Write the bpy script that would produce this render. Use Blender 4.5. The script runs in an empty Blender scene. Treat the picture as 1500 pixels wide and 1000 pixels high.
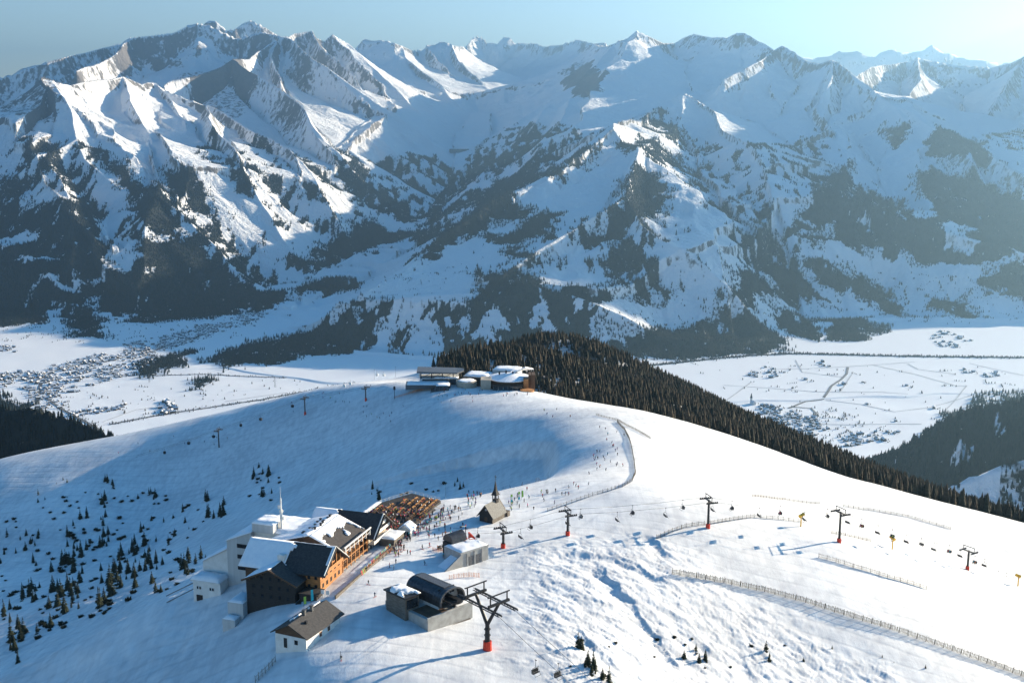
import bpy, bmesh, math, random
import numpy as np
from mathutils import Vector, Matrix

random.seed(7)
RNG = np.random.default_rng(11)
SC = bpy.context.scene
COL = SC.collection
R = math.radians

# ------------------------------------------------------------------ camera
CAM_Z = 150.0
PITCH = R(11.1)
F = 1750.0                                   # focal length in photo pixels (1500 wide)
cam = bpy.data.cameras.new('camera')
cam.sensor_width = 36.0
cam.lens = 36.0 * F / 1500.0
cam.clip_start = 1.0
cam.clip_end = 120000.0
cam_o = bpy.data.objects.new('camera', cam)
cam_o.location = (0, 0, CAM_Z)
cam_o.rotation_euler = (R(90) - PITCH, 0, 0)
COL.objects.link(cam_o)
SC.camera = cam_o

# ------------------------------------------------------------------ light
SUN_AZ, SUN_EL = R(56.0), R(14.3)            # to the right of straight ahead, above the horizon
SUN_DIR = Vector((math.sin(SUN_AZ) * math.cos(SUN_EL), math.cos(SUN_AZ) * math.cos(SUN_EL), math.sin(SUN_EL)))
world = bpy.data.worlds.new('World')
SC.world = world
world.use_nodes = True
wn = world.node_tree
wn.nodes.clear()
sky = wn.nodes.new('ShaderNodeTexSky')
sky.sky_type = 'NISHITA'
sky.sun_disc = False
sky.sun_elevation = SUN_EL
sky.sun_rotation = SUN_AZ                    # clockwise from +Y
sky.altitude = 1900
sky.air_density = 1.0
sky.dust_density = 0.4
sky.ozone_density = 4.0
bg = wn.nodes.new('ShaderNodeBackground')
bg.inputs['Strength'].default_value = 0.088
wo = wn.nodes.new('ShaderNodeOutputWorld')
tint = wn.nodes.new('ShaderNodeMix'); tint.data_type = 'RGBA'; tint.blend_type = 'MULTIPLY'
tint.inputs[0].default_value = 1.0
tcw = wn.nodes.new('ShaderNodeTexCoord'); sep = wn.nodes.new('ShaderNodeSeparateXYZ')
wn.links.new(tcw.outputs['Generated'], sep.inputs[0])
ramp = wn.nodes.new('ShaderNodeValToRGB')                # clear winter sky: pale at the horizon, deep blue overhead
ramp.color_ramp.elements[0].position, ramp.color_ramp.elements[0].color = .10, (.96, .81, .68, 1)
ramp.color_ramp.elements[1].position, ramp.color_ramp.elements[1].color = .45, (.37, .83, .88, 1)
wn.links.new(sep.outputs['Z'], ramp.inputs[0])
wn.links.new(ramp.outputs[0], tint.inputs[7])
wn.links.new(sky.outputs[0], tint.inputs[6])
wn.links.new(tint.outputs[2], bg.inputs[0])
wn.links.new(bg.outputs[0], wo.inputs[0])
sl = bpy.data.lights.new('sun', 'SUN')
sl.energy = 5.0
sl.angle = R(0.5)
sl.color = (1.0, 0.85, 0.63)
so = bpy.data.objects.new('sun', sl)
so.rotation_euler = SUN_DIR.to_track_quat('Z', 'Y').to_euler()
so.location = (0, 0, 3000)
COL.objects.link(so)
SC.view_settings.view_transform = 'Standard'
SC.view_settings.look = 'None'
SC.view_settings.exposure = 1.66
SC.view_settings.gamma = 1.0
SC.cycles.volume_bounces = 0
SC.cycles.max_bounces = 5
SC.cycles.diffuse_bounces = 2
SC.cycles.use_denoising = True

# ------------------------------------------------------------------ helpers: pixels to rays, noise
cp, sp = math.cos(PITCH), math.sin(PITCH)
def ray(px, py):
    u, v = (px - 750.0) / F, (500.0 - py) / F
    return u, cp + v * sp, -sp + v * cp      # x, y, z of an unnormalised ray

def P(px, py, D):
    """the point seen at photo pixel (px, py), D metres in front of the camera (along y)"""
    a, b, c = ray(px, py)
    s = D / b
    return (a * s, D, CAM_Z + c * s)

def _hash(ix, iy, seed):
    h = (ix.astype(np.int64) * 374761393 + iy.astype(np.int64) * 668265263 + seed * 974711) & 0xffffffff
    h = ((h ^ (h >> 13)) * 1274126177) & 0xffffffff
    h = ((h ^ (h >> 16)) * 2246822519) & 0xffffffff
    return h ^ (h >> 15)

def rnd(ix, iy, seed):
    return (_hash(ix, iy, seed) & 0xffffff).astype(np.float32) / np.float32(0xffffff)

def vnoise(x, y, seed=0):
    """gradient noise, about -1..1"""
    ix, iy = np.floor(x), np.floor(y)
    fx, fy = (x - ix).astype(np.float32), (y - iy).astype(np.float32)
    ix, iy = ix.astype(np.int64), iy.astype(np.int64)
    u = fx * fx * fx * (fx * (fx * 6 - 15) + 10)
    v = fy * fy * fy * (fy * (fy * 6 - 15) + 10)
    def g(i, j):
        a = rnd(ix + i, iy + j, seed) * np.float32(2 * math.pi)
        return np.cos(a) * (fx - i) + np.sin(a) * (fy - j)
    a = g(0, 0) * (1 - u) + g(1, 0) * u
    b = g(0, 1) * (1 - u) + g(1, 1) * u
    return (a * (1 - v) + b * v) * np.float32(1.5)

def fbm(x, y, octaves=4, seed=0, gain=0.5):
    s, a = 0, 1.0
    for k in range(octaves):
        s = s + a * vnoise(x * 2 ** k + 13.7 * k, y * 2 ** k - 7.1 * k, seed + k)
        a *= gain
    return s

def sstep(a, b, x):
    t = np.clip((x - a) / (b - a), 0, 1)
    return t * t * (3 - 2 * t)
FAR_NC, FAR_NR, NEAR_NC, NEAR_NR = 1400,1100,1050,980
# ------------------------------------------------------------------ the shape of the land
VALLEY = -1200.0
# ridges: ((photo pixel, distance in km) ...), linear fall, steep drop near the crest, reach of that drop
RIDGES = [
 # left massif, high skyline
 ([(-300,170,14),(0,112,14.5),(30,98,14.5),(67,90,14.6),(110,80,15),(150,70,15.3),(177,63,15.5),(192,55,15.5),(220,52,15.6),(253,47,15.7),(273,37,15.8),(287,32,15.8),(307,37,15.9),(350,57,16),(383,47,16),(410,52,15.8)], .20, 620, 560),
 ([(192,56,15.5),(178,72,15.1),(160,86,14.7),(148,92,14.3),(128,98,13.9),(110,104,13.3)], .30, 350, 300),
 ([(300,32,19),(318,29,19),(333,43,19),(343,43,19),(357,33,19.2),(370,29,19.3),(384,37,19.3),(397,46,19.4),(430,64,19.6)], .3, 700, 500),
 ([(410,53,15.8),(422,52,15.9),(432,48,16.2),(458,45,16.4),(465,55,16.5),(478,60,16.6),(495,47,16.7),(512,46,16.7),(520,50,16.6),(532,62,16.3),(555,77,15.9),(580,95,15.6),(595,110,15.4),(610,128,15.2),(622,146,15)], .24, 560, 520),
 ([(458,45,16.4),(466,62,16),(480,78,15.7),(500,95,15.4),(520,108,15.2)], .35, 300, 300),
 ([(410,53,15.8),(427,57,15),(440,70,14.8),(460,85,14.6),(472,93,14.5),(495,97,14.4),(520,110,14.3),(535,118,14.2),(546,128,14.1),(562,138,14),(582,150,13.9),(600,162,13.8),(622,175,13.7),(645,195,13.55),(667,217,13.4)], .24, 600, 480),
 ([(405,58,15.3),(398,80,14.7),(400,100,14.2),(410,122,13.6)], .45, 330, 260),
 ([(237,124,12.8),(250,117,13),(287,110,13.3),(320,97,13.6),(337,86,13.8),(360,102,13.5),(382,112,13.3),(407,125,13),(425,140,12.7),(450,165,12.2),(472,182,11.9),(500,205,11.5),(525,225,11.2),(562,250,10.8),(600,277,10.4),(630,305,10.1)], .25, 480, 420),
 ([(337,86,13.8),(360,86,14.2),(385,72,14.8),(405,58,15.3)], .3, 250, 300),
 ([(75,100,10.9),(85,115,10.9),(100,125,11.0),(110,123,11.1),(140,117,11.4),(165,115,11.7),(178,112,11.9),(190,117,12.0),(205,123,12.1),(215,120,12.25),(228,121,12.4),(240,130,12.5),(275,145,12.5),(300,155,12.4),(325,164,12.2),(362,187,11.7),(400,208,11.2),(425,221,10.9),(460,234,10.5),(485,254,10.1),(515,285,9.6),(550,320,9.1),(575,350,8.8)], .25, 250, 380),
 ([(75,100,10.9),(88,125,10.6),(100,142,10.4),(110,165,10.15),(114,190,9.95),(120,207,9.8),(150,222,9.6),(190,252,9.3),(230,285,9.05),(262,296,8.95),(300,316,8.75),(325,327,8.65),(350,342,8.5),(375,357,8.3),(400,385,8.05)], .30, 260, 300),
 ([(230,287,9.4),(225,330,8.8),(215,380,8.3),(200,420,7.95)], .40, 120, 200),
 ([(300,155,11.7),(317,190,11),(335,215,10.5),(355,242,10),(385,265,9.6),(440,310,8.95),(490,352,8.5)], .34, 190, 260),
 ([(112,178,10.05),(80,200,9.8),(50,218,9.6),(0,245,9.3),(-100,300,8.9)], .30, 260, 320),
 ([(60,215,9.65),(90,260,9.2),(110,310,8.8),(115,360,8.5),(105,400,8.1)], .38, 130, 200),
 ([(-60,300,8.9),(0,330,8.6),(40,375,8.4),(70,410,8.05),(110,445,7.7),(135,470,7.45)], .36, 120, 200),
 ([(178,112,11.9),(200,150,11.3),(215,185,10.8),(222,205,10.5)], .45, 40, 150),
 ([(228,121,12.4),(262,165,11.7),(280,190,11.2)], .45, 50, 150),
 # behind the dam
 ([(533,57,19),(567,60,19),(577,63,19),(597,72,19.5),(617,72,20),(627,65,20),(643,60,20),(660,65,20),(680,68,21)], .22, 320, 500),
 ([(585,72,19.3),(600,88,18.6),(625,107,17.9),(650,127,17.2),(680,140,16.6),(705,146,16.2)], .30, 220, 300),
 ([(625,66,20),(640,88,19.2),(655,100,18.8)], .35, 200, 260),
 ([(660,65,20),(675,90,19.3),(690,105,18.8),(705,118,18.4),(715,138,17.8)], .33, 220, 300),
 ([(683,66,27),(693,55,28),(703,51,28.3),(713,60,28),(727,62,28),(737,53,28),(747,53,28),(757,62,28),(777,62,27),(797,67,26),(820,65,24),(843,57,23),(863,63,22),(890,62,20)], .24, 420, 500),
 # the pyramid peak and its ridges
 ([(863,65,18),(883,62,17),(897,47,16.4),(913,31,16.1),(930,42,16.1),(950,52,16.2),(967,63,16.4),(983,63,16.6),(1003,55,16.6),(1017,50,16.3),(1040,55,16),(1067,55,15.5),(1077,48,15.2),(1087,48,15.2),(1110,62,14.8),(1130,73,14.5)], .225, 330, 520),
 ([(913,9,16.1),(914.5,12,16.05)], .66, 420, 300),
 ([(913,31,16.1),(916,47,15.9),(920,60,15.75),(912,75,15.55)], .55, 260, 200),
 ([(897,48,16.3),(870,72,15.6),(853,88,15.2),(840,98,15),(827,100,14.9),(800,115,14.7),(770,135,14.5),(753,150,14.3),(733,170,14),(713,193,13.75),(697,210,13.5)], .27, 380, 420),
 ([(853,88,15.2),(868,97,15),(880,106,14.85),(886,116,14.7)], .30, 430, 130),
 ([(812,138,14.1),(790,160,13.6),(760,190,13),(730,215,12.4),(700,245,11.7),(670,280,11),(652,300,10.6)], .34, 240, 300),
 ([(838,155,13.7),(825,190,12.9),(800,225,12),(770,255,11.3)], .42, 120, 200),
 ([(1005,131,12.2),(985,150,11.0),(972,152,10.7),(960,150,10.5),(920,157,10.1),(900,170,9.9),(870,190,9.6),(840,210,9.3),(820,223,9.1),(790,245,8.8),(750,275,8.5),(700,308,8.15),(660,338,7.9),(620,368,7.65),(590,393,7.4),(540,414,7.15),(470,434,6.95),(400,466,6.7),(340,500,6.5),(310,525,6.35)], .26, 130, 380),
 ([(960,150,10.5),(950,200,9.6),(930,235,8.9),(915,287,8.0),(935,330,7.6),(1000,368,7.35),(1060,398,7.15),(1110,420,7.05),(1180,432,6.95),(1250,452,6.85),(1300,472,6.75)], .26, 110, 260),
 ([(915,287,8.0),(850,330,7.6),(790,365,7.3),(740,400,7.0),(720,430,6.8)], .33, 60, 200),
 ([(700,405,6.95),(800,425,6.8),(880,452,6.65),(960,468,6.55),(1040,458,6.6),(1120,462,6.65)], .5, 60, 160),
 ([(560,440,6.85),(640,440,6.8),(700,440,6.75)], .5, 40, 160),
 # right massif
 ([(1130,73,14.4),(1143,67,14.2),(1167,77,13.9),(1187,90,13.6),(1203,93,13.4),(1217,87,13.2),(1233,97,13),(1253,110,12.7),(1287,137,12.3),(1300,133,12.1),(1313,130,11.9),(1333,147,11.5),(1360,163,11.1),(1387,185,10.8),(1403,193,10.6),(1433,213,10.3),(1463,233,10),(1499,253,9.7),(1600,310,9.2),(1750,400,8.6)], .235, 300, 420),
 ([(1143,67,14.2),(1120,85,13.7),(1090,100,13.3),(1060,115,13)], .35, 120, 260),
 ([(1217,87,13.2),(1216,110,12.8),(1208,130,12.4),(1203,150,12.1),(1203,167,11.8),(1213,187,11.4),(1225,205,11.1),(1240,227,10.7),(1245,252,10.3),(1235,280,9.9),(1210,310,9.5),(1190,340,9.05),(1185,362,8.7)], .33, 230, 300),
 ([(1213,187,11.4),(1180,205,11.05),(1150,225,10.75),(1125,245,10.45),(1108,262,10.2)], .40, 160, 240),
 ([(1313,130,11.9),(1325,165,11.3),(1335,200,10.8),(1350,255,10),(1365,305,9.3),(1390,350,8.7)], .33, 110, 240),
 ([(1403,193,10.6),(1430,250,9.8),(1450,310,9.0),(1460,350,8.5)], .36, 90, 240),
 # far ranges to the right
 ([(1140,95,25),(1172,78,25),(1200,83,25),(1220,75,25),(1250,75,25),(1283,77,25),(1313,68,25),(1333,75,25),(1367,63,25),(1383,70,25),(1417,80,25),(1443,82,25),(1467,90,25),(1530,80,25),(1650,60,25)], .28, 500, 600),
 ([(1225,135,14.6),(1257,108,15.5),(1277,98,16),(1300,94,16.5),(1327,90,17),(1347,83,17),(1367,88,17),(1400,95,17),(1450,98,17),(1473,93,16.7),(1499,80,16.5),(1600,50,16)], .26, 480, 520),
 ([(1347,83,17),(1345,120,15.5),(1330,150,14.5),(1320,180,13.8)], .4, 200, 300),
 ([(1499,80,16.5),(1470,130,14.8),(1440,175,13.6),(1430,200,13)], .36, 200, 300),
 ([(1620,90,14),(1560,150,12.6),(1510,205,11.7),(1480,235,11.2)], .36, 200, 300),
 # hills in front of the main valley, left and right
 ([(-300,560,2.1),(-60,577,2.15),(0,592,2.15),(60,608,2.1),(130,632,2.05),(165,650,2)], .45, 60, 120),
 ([(1700,500,3.4),(1500,582,3.5),(1430,597,3.55),(1380,620,3.6),(1330,648,3.65),(1290,675,3.7),(1255,705,3.75)], .48, 60, 120),
 ([(1700,560,2.5),(1500,668,2.5),(1440,700,2.45),(1380,735,2.4)], .45, 40, 120),
]
# valleys cut into them: (pixel, km, half width of the flat floor), slope of the sides
VALLEYS = [
 ([(705,165,16.6,150),(690,195,14.8,200),(683,214,13.9,130),(672,248,13,40),(655,275,12.2,40),(640,300,11.4,60),(615,322,10.7,90),(605,335,10.2,110),(560,366,9.5,150),(500,396,8.9,220),(440,420,8.4,220),(380,447,7.9,260),(300,482,7.35,500),(200,515,7.0,900)], .48),
 ([(1000,185,11.6,20),(1030,240,10.1,30),(1065,278,9.0,70),(1085,298,8.5,70),(1120,330,8.0,15),(1145,370,7.6,12),(1155,400,7.35,12),(1200,432,7.1,15),(1270,457,6.95,30),(1330,482,6.8,80)], .46),
 ([(215,205,10.6,10),(225,235,10,10),(245,270,9.5,10),(262,300,8.95,10)], .5),
 ([(150,300,9.2,15),(165,340,8.6,20),(185,370,8.2,30),(195,395,7.95,30)], .45),
 ([(430,190,11.4,10),(480,240,10.6,10),(540,290,9.9,10),(590,330,9.6,10)], .5),
 ([(1250,190,11.6,20),(1290,240,10.6,20),(1310,290,9.8,20),(1320,330,9.2,30)], .4),
]
def _poly(pts):
    return np.array([P(a, b, c * 1000.0) for a, b, c in pts])

RIDGE_DATA = [(_poly(p), a, b, c) for p, a, b, c in RIDGES]
# an unseen ridge added off to the right to shade the middle mountain
RIDGE_DATA.append((np.array([(7250.0, 10900.0, 700.0), (7450.0, 11500.0, 1350.0), (7500.0, 12200.0, 1450.0), (7600.0, 13200.0, 1550.0), (7800.0, 14500.0, 1800.0), (8000.0, 16000.0, 1750.0), (8300.0, 17200.0, 900.0)]), .9, 200, 300))
VALLEY_DATA = [(np.array([P(q[0], q[1], q[2] * 1000.0) + (q[3],) for q in p]), s) for p, s in VALLEYS]

def seg_all(X, Y, pts):
    """distance to a polyline's segments: yields (distance, interpolated other columns)"""
    for k in range(len(pts) - 1):
        a, b = pts[k], pts[k + 1]
        dx, dy = b[0] - a[0], b[1] - a[1]
        L = dx * dx + dy * dy + 1e-6
        t = np.clip(((X - a[0]) * dx + (Y - a[1]) * dy) / L, 0, 1)
        d = np.hypot(X - (a[0] + t * dx), Y - (a[1] + t * dy))
        yield d, t, a, b

def far_height(X, Y):
    """tents hung from every ridge, valleys cut into them; also the distance to the nearest crest"""
    wx = X + 45 * fbm(X / 900.0, Y / 900.0, 3, 3)
    wy = Y + 90 * fbm(X / 900.0, Y / 900.0, 3, 9)
    H = np.full(X.shape, VALLEY - 200, np.float32)
    CR = np.full(X.shape, 1e5, np.float32)
    for pts, a, b, c in RIDGE_DATA:
        for d, t, p, q in seg_all(wx, wy, pts):
            z = p[2] + t * (q[2] - p[2])
            h = (z - a * d - b * (1 - np.exp(-d / c))).astype(np.float32)
            np.maximum(H, h, out=H)
            np.minimum(CR, d, out=CR)
    for pts, s in VALLEY_DATA:
        V = np.full(X.shape, 1e5, np.float32)
        for d, t, p, q in seg_all(wx, wy, pts):
            z = p[2] + t * (q[2] - p[2])
            w = p[3] + t * (q[3] - p[3])
            e = np.maximum(d - w, 0)
            np.minimum(V, z + s * e + 0.00005 * e * e, out=V)
        H = np.minimum(H, V)
    # the main valley runs across the view; its far foot follows the photograph
    return H, CR

def erode(X, Y, H, J, crest, lam0=1500.0, octaves=7, k=0.165):
    """branching gullies that run down the slope. J(H) gives dH/dx, dH/dy on the grid."""
    H = H.astype(np.float32).copy()
    gx, gy = J(H)
    slope0 = np.hypot(gx, gy)
    fade = (crest / (crest + 165.0)).astype(np.float32)
    lam = lam0
    tot = np.zeros_like(H)
    for o in range(octaves):
        g = np.hypot(gx, gy) + 1e-4
        px_, py_ = (-gy / g).astype(np.float32), (gx / g).astype(np.float32)   # across the slope
        x, y = (X / lam).astype(np.float64) + o * 17.3, (Y / lam).astype(np.float64) - o * 5.9
        ix, iy = np.floor(x).astype(np.int64), np.floor(y).astype(np.int64)
        fx, fy = (x - ix).astype(np.float32), (y - iy).astype(np.float32)
        acc = np.zeros_like(H); der = np.zeros_like(H); wt = np.zeros_like(H)
        for i in (-1, 0, 1, 2):
            for j in (-1, 0, 1, 2):
                h = _hash(ix + i, iy + j, 50 + o)
                ox = (h & 0xffff).astype(np.float32) / 65535.0 - .5
                oy = ((h >> 16) & 0xffff).astype(np.float32) / 65535.0 - .5
                vx, vy = fx - i - .5 * ox, fy - j - .5 * oy
                w = np.exp(-2.2 * (vx * vx + vy * vy))
                ph = 2 * math.pi * (vx * px_ + vy * py_)
                acc += np.cos(ph) * w
                der += -np.sin(ph) * w
                wt += w
        acc /= wt; der /= wt
        amp = lam * k * np.minimum(slope0, .9)
        dh = amp * (acc * .5 - .5)
        H += dh * fade
        tot += acc * (0.6 ** o)
        m = amp * .5 * 2 * math.pi / lam * der * fade
        gx = gx + m * px_
        gy = gy + m * py_
        lam *= 0.5
    return H, tot

# ---- near mountain: a smooth surface through surveyed points (photo pixel, distance in m) or (x, y, z)
NEAR_PX = [
 # plateau and the hotel spur
 (715,945,325),(750,1000,300),(600,985,300),(500,985,300),(440,955,313),(480,900,336),(540,873,346),(600,915,330),(640,850,362),(700,830,377),
 (725,765,419),(640,742,432),(560,770,413),(590,800,392),(790,745,437),(832,782,404),(760,830,376),(760,880,350),
 (860,830,380),(900,700,470),(930,640,560),(870,602,690),(800,590,770),(960,650,570),(700,580,835),(740,570,855),(640,565,865),(780,572,860),
 # right slope
 (1000,800,406),(1037,772,420),(1100,760,440),(1150,800,426),(1229,793,432),(1300,830,425),(1417,833,480),(1480,850,490),(1000,690,540),(1100,700,565),(1200,725,560),(1300,750,550),(1400,775,545),
 (1000,616,740),(1080,641,715),(1147,667,700),(1200,687,680),(1283,709,645),(1383,737,620),(1499,772,590),
 (1000,840,382),(1250,905,378),(1500,985,375),(1350,850,430),(1400,950,375),(900,860,362),(950,920,345),(850,950,318),(1000,985,330),(1200,985,350),(1100,900,370),(1350,1000,350),
 # lower left edge of the spur
 (0,977,400),(90,940,398),(170,905,396),(240,875,397),(300,850,403),(345,828,412),(300,930,358),(200,960,362),(100,1000,380),(350,980,322),(400,930,327),(380,890,352),(330,880,374),(0,1030,390),
 # bowl and left ridge
 (0,672,960),(100,653,960),(200,632,970),(300,610,965),(400,586,960),(470,571,945),(530,562,930),(585,556,905),(620,590,835),(660,595,815),
 (0,760,830),(0,830,760),(100,750,820),(200,740,840),(300,700,860),(400,680,840),(500,650,830),(600,625,800),(700,610,765),(770,612,700),
 (600,700,655),(500,720,690),(400,745,725),(300,770,740),(200,820,740),(100,850,700),(0,900,640),
 (700,650,690),(600,660,740),
 
]
NEAR_XYZ = [
 # the rim of the bowl behind the plateau and the steep bank under it
 (-45,425,-1),(-30,448,-1),(-13,456,-1.5),(9,486,-6),(21,530,-15),(25,575,-20),(24,625,-26),(5,660,-37),
 (-79,445,-13),(-112,466,-30),(-160,500,-70),(-185,440,-73),(-150,440,-56),(-215,470,-97),(-120,425,-34),(-42,488,-21),(-77,515,-42),(-120,556,-64),(-20,510,-27),(-50,538,-47),(-14,540,-36),(-42,556,-54),(-105,590,-70),(-12,582,-42),(-60,620,-60),(-14,628,-46),(-55,650,-59),
 (-40,950,-77),(20,950,-81),(70,890,-77),(-70,930,-72),
 # flanks out of sight, falling to the valley
 (-700,300,-240),(-900,600,-330),(-900,1000,-330),(-1300,1500,-620),(-700,1300,-330),(-400,1250,-290),(-150,1200,-220),(0,1250,-230),(-300,1600,-480),(0,1800,-430),
 (520,420,-120),(560,600,-140),(520,800,-190),(800,300,-330),(900,700,-380),(800,1100,-400),(420,1000,-205),(420,1300,-290),(700,1600,-480),(1200,1200,-620),
 (-250,150,-120),(0,150,-60),(250,150,-110),(500,150,-190),(0,0,-140),(-500,0,-280),(600,0,-300),
 (0,2400,-700),(-800,2300,-850),(900,2300,-800),(-2000,2200,-1000),(2000,2200,-1000),(0,3200,-1050),(-2200,3300,-1250),(2200,3300,-1250),(0,4300,-1330),(-3000,4500,-1400),(3000,4500,-1400),(-2500,600,-900),(2500,600,-900),(1600,300,-620),(-1600,300,-600),
]
# the wooded shoulder beyond the far lift station: ground under the trees
DOME_PX = [(690,545,1200),(760,514,1380),(820,504,1480),(870,510,1480),(930,536,1420),(985,566,1330),(1080,610,1120),(1180,664,940),(1280,706,800),(1400,748,740),
           (820,585,905),(880,585,960),(850,545,1200),(930,570,1150)]
_near = np.array([P(*q) for q in NEAR_PX + DOME_PX] + [tuple(map(float, q)) for q in NEAR_XYZ])

def _tps_fit(pts, smooth):
    S = 500.0
    x, y, z = pts[:, 0] / S, pts[:, 1] / S, pts[:, 2]
    n = len(z)
    r2 = (x[:, None] - x) ** 2 + (y[:, None] - y) ** 2
    K = 0.5 * r2 * np.log(r2 + 1e-9)
    K[np.arange(n), np.arange(n)] = smooth
    Pm = np.stack([np.ones(n), x, y], 1)
    A = np.block([[K, Pm], [Pm.T, np.zeros((3, 3))]])
    return np.linalg.solve(A, np.concatenate([z, np.zeros(3)])), x, y, S

_W, _TX, _TY, _TS = _tps_fit(_near, 0.002)

def near_smooth(X, Y):
    x, y = (X / _TS).astype(np.float32), (Y / _TS).astype(np.float32)
    n = len(_TX)
    out = (_W[n] + _W[n + 1] * x + _W[n + 2] * y).astype(np.float32)
    for k in range(n):
        r2 = (x - np.float32(_TX[k])) ** 2 + (y - np.float32(_TY[k])) ** 2
        out += np.float32(0.5 * _W[k]) * r2 * np.log(r2 + np.float32(1e-9))
    return out

class Grid:
    """heights on a fan of lines x = t*y, rows at growing distance; can be asked anywhere inside"""
    def __init__(self, t, y):
        self.t, self.y = t.astype(np.float64), y.astype(np.float64)
        self.Y, self.T = np.meshgrid(self.y, self.t, indexing='ij')
        self.X = self.T * self.Y
        self.H = None
    def J(self, H):
        hy_ = np.gradient(H, self.y, axis=0)                     # along a line of constant t
        ht = np.gradient(H, self.t, axis=1)
        gx = ht / self.Y
        return gx.astype(np.float32), (hy_ - self.T * gx).astype(np.float32)
    def at(self, x, y, A=None):
        A = self.H if A is None else A
        x, y = np.asarray(x, float), np.asarray(y, float)
        t = x / y
        j = np.clip(np.searchsorted(self.t, t) - 1, 0, len(self.t) - 2)
        i = np.clip(np.searchsorted(self.y, y) - 1, 0, len(self.y) - 2)
        u = np.clip((t - self.t[j]) / (self.t[j + 1] - self.t[j]), 0, 1)
        v = np.clip((y - self.y[i]) / (self.y[i + 1] - self.y[i]), 0, 1)
        return (A[i, j] * (1 - u) + A[i, j + 1] * u) * (1 - v) + (A[i + 1, j] * (1 - u) + A[i + 1, j + 1] * u) * v
    def mesh(self, name, mat, attrs):
        ny, nt = self.H.shape
        co = np.empty((ny * nt, 3), np.float32)
        co[:, 0], co[:, 1], co[:, 2] = self.X.ravel(), self.Y.ravel(), self.H.ravel()
        k = (np.arange(ny - 1)[:, None] * nt + np.arange(nt - 1)).ravel()
        quads = np.stack([k, k + 1, k + nt + 1, k + nt], 1).astype(np.int32)
        me = quick_mesh(name, co, quads, 4)
        me.polygons.foreach_set('use_smooth', np.ones(len(quads), bool))
        for an, A in attrs.items():
            at = me.attributes.new(an, 'FLOAT', 'POINT')
            at.data.foreach_set('value', np.ascontiguousarray(A.ravel(), np.float32))
        me.materials.append(mat)
        o = bpy.data.objects.new(name, me)
        COL.objects.link(o)
        o['kind'] = 'structure'
        return o

def quick_mesh(name, co, faces, n):
    me = bpy.data.meshes.new(name)
    me.vertices.add(len(co))
    me.vertices.foreach_set('co', np.ascontiguousarray(co, np.float32).ravel())
    me.loops.add(len(faces) * n)
    me.loops.foreach_set('vertex_index', np.ascontiguousarray(faces, np.int32).ravel())
    me.polygons.add(len(faces))
    me.polygons.foreach_set('loop_start', np.arange(0, len(faces) * n, n, dtype=np.int32))
    me.update(calc_edges=True)
    return me

def fan(nc, no, inner=.49, outer=.75):
    a = np.linspace(-inner, inner, nc)
    b = np.linspace(inner, outer, no + 1)[1:]
    return np.concatenate([-b[::-1], a, b])

# ---- far land
t0 = __import__('time').time()
far = Grid(fan(FAR_NC, 60), np.concatenate([np.geomspace(1700, 5200, FAR_NR // 5, endpoint=False), np.geomspace(5200, 19500, FAR_NR, endpoint=False), np.geomspace(19500, 42000, FAR_NR // 7)]))
H, CR = far_height(far.X, far.Y)
# main valley: pull the land down to the flat floor in front of the mountains' foot
FOOT = np.array([(-4600,8300),(-3300,7750),(-2700,7500),(-1900,7450),(-1300,7050),(-950,6550),(-560,6330),(0,6300),(500,6280),(850,6420),(1300,6650),(1900,7350),(2500,7550),(3500,7450),(5200,7200)], float)
foot = np.interp(far.X, FOOT[:, 0], FOOT[:, 1])
back = far.Y - foot + 60 * fbm(far.X / 700.0, far.Y / 700.0, 2, 21)
H = np.minimum(H, np.where(far.Y > 4000, VALLEY + 4 + np.maximum(back, 0) * .62, 1e5))
crest = CR * 1.0
Hv, gul = erode(far.X, far.Y, H, far.J, crest)
up = sstep(VALLEY + 15, VALLEY + 120, H)
H = np.where(H > VALLEY, H + (Hv - H) * up, H)
H = np.maximum(H, VALLEY + 3.0 * fbm(far.X / 500.0, far.Y / 500.0, 3, 5))
N = near_smooth(far.X, far.Y) + 14 * fbm(far.X / 160.0, far.Y / 160.0, 4, 77) * sstep(1400, 2000, far.Y)
H = np.maximum(H, np.where(far.Y < 4800, N, -2000))
far.H = H.astype(np.float32)
far.gully = gul
print('far', far.H.shape, __import__('time').time() - t0)

# ---- near mountain
near = Grid(fan(NEAR_NC, 40, .5, .9), np.geomspace(235, 1720, NEAR_NR))
N = near_smooth(near.X, near.Y)
near.base = N.copy()
def in_poly(X, Y, poly):
    inside = np.zeros(X.shape, bool)
    lo, hi = poly.min(0), poly.max(0)
    box = (X > lo[0]) & (X < hi[0]) & (Y > lo[1]) & (Y < hi[1])
    idx = np.nonzero(box.ravel())[0]
    if not len(idx): return inside
    x, y = X.ravel()[idx], Y.ravel()[idx]
    r = np.zeros(len(idx), bool)
    n = len(poly)
    for i in range(n):
        x0, y0 = poly[i]; x1, y1 = poly[(i + 1) % n]
        c = ((y0 > y) != (y1 > y)) & (x < (x1 - x0) * (y - y0) / (y1 - y0 + 1e-9) + x0)
        r ^= c
    inside.ravel()[idx] = r
    return inside

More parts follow.
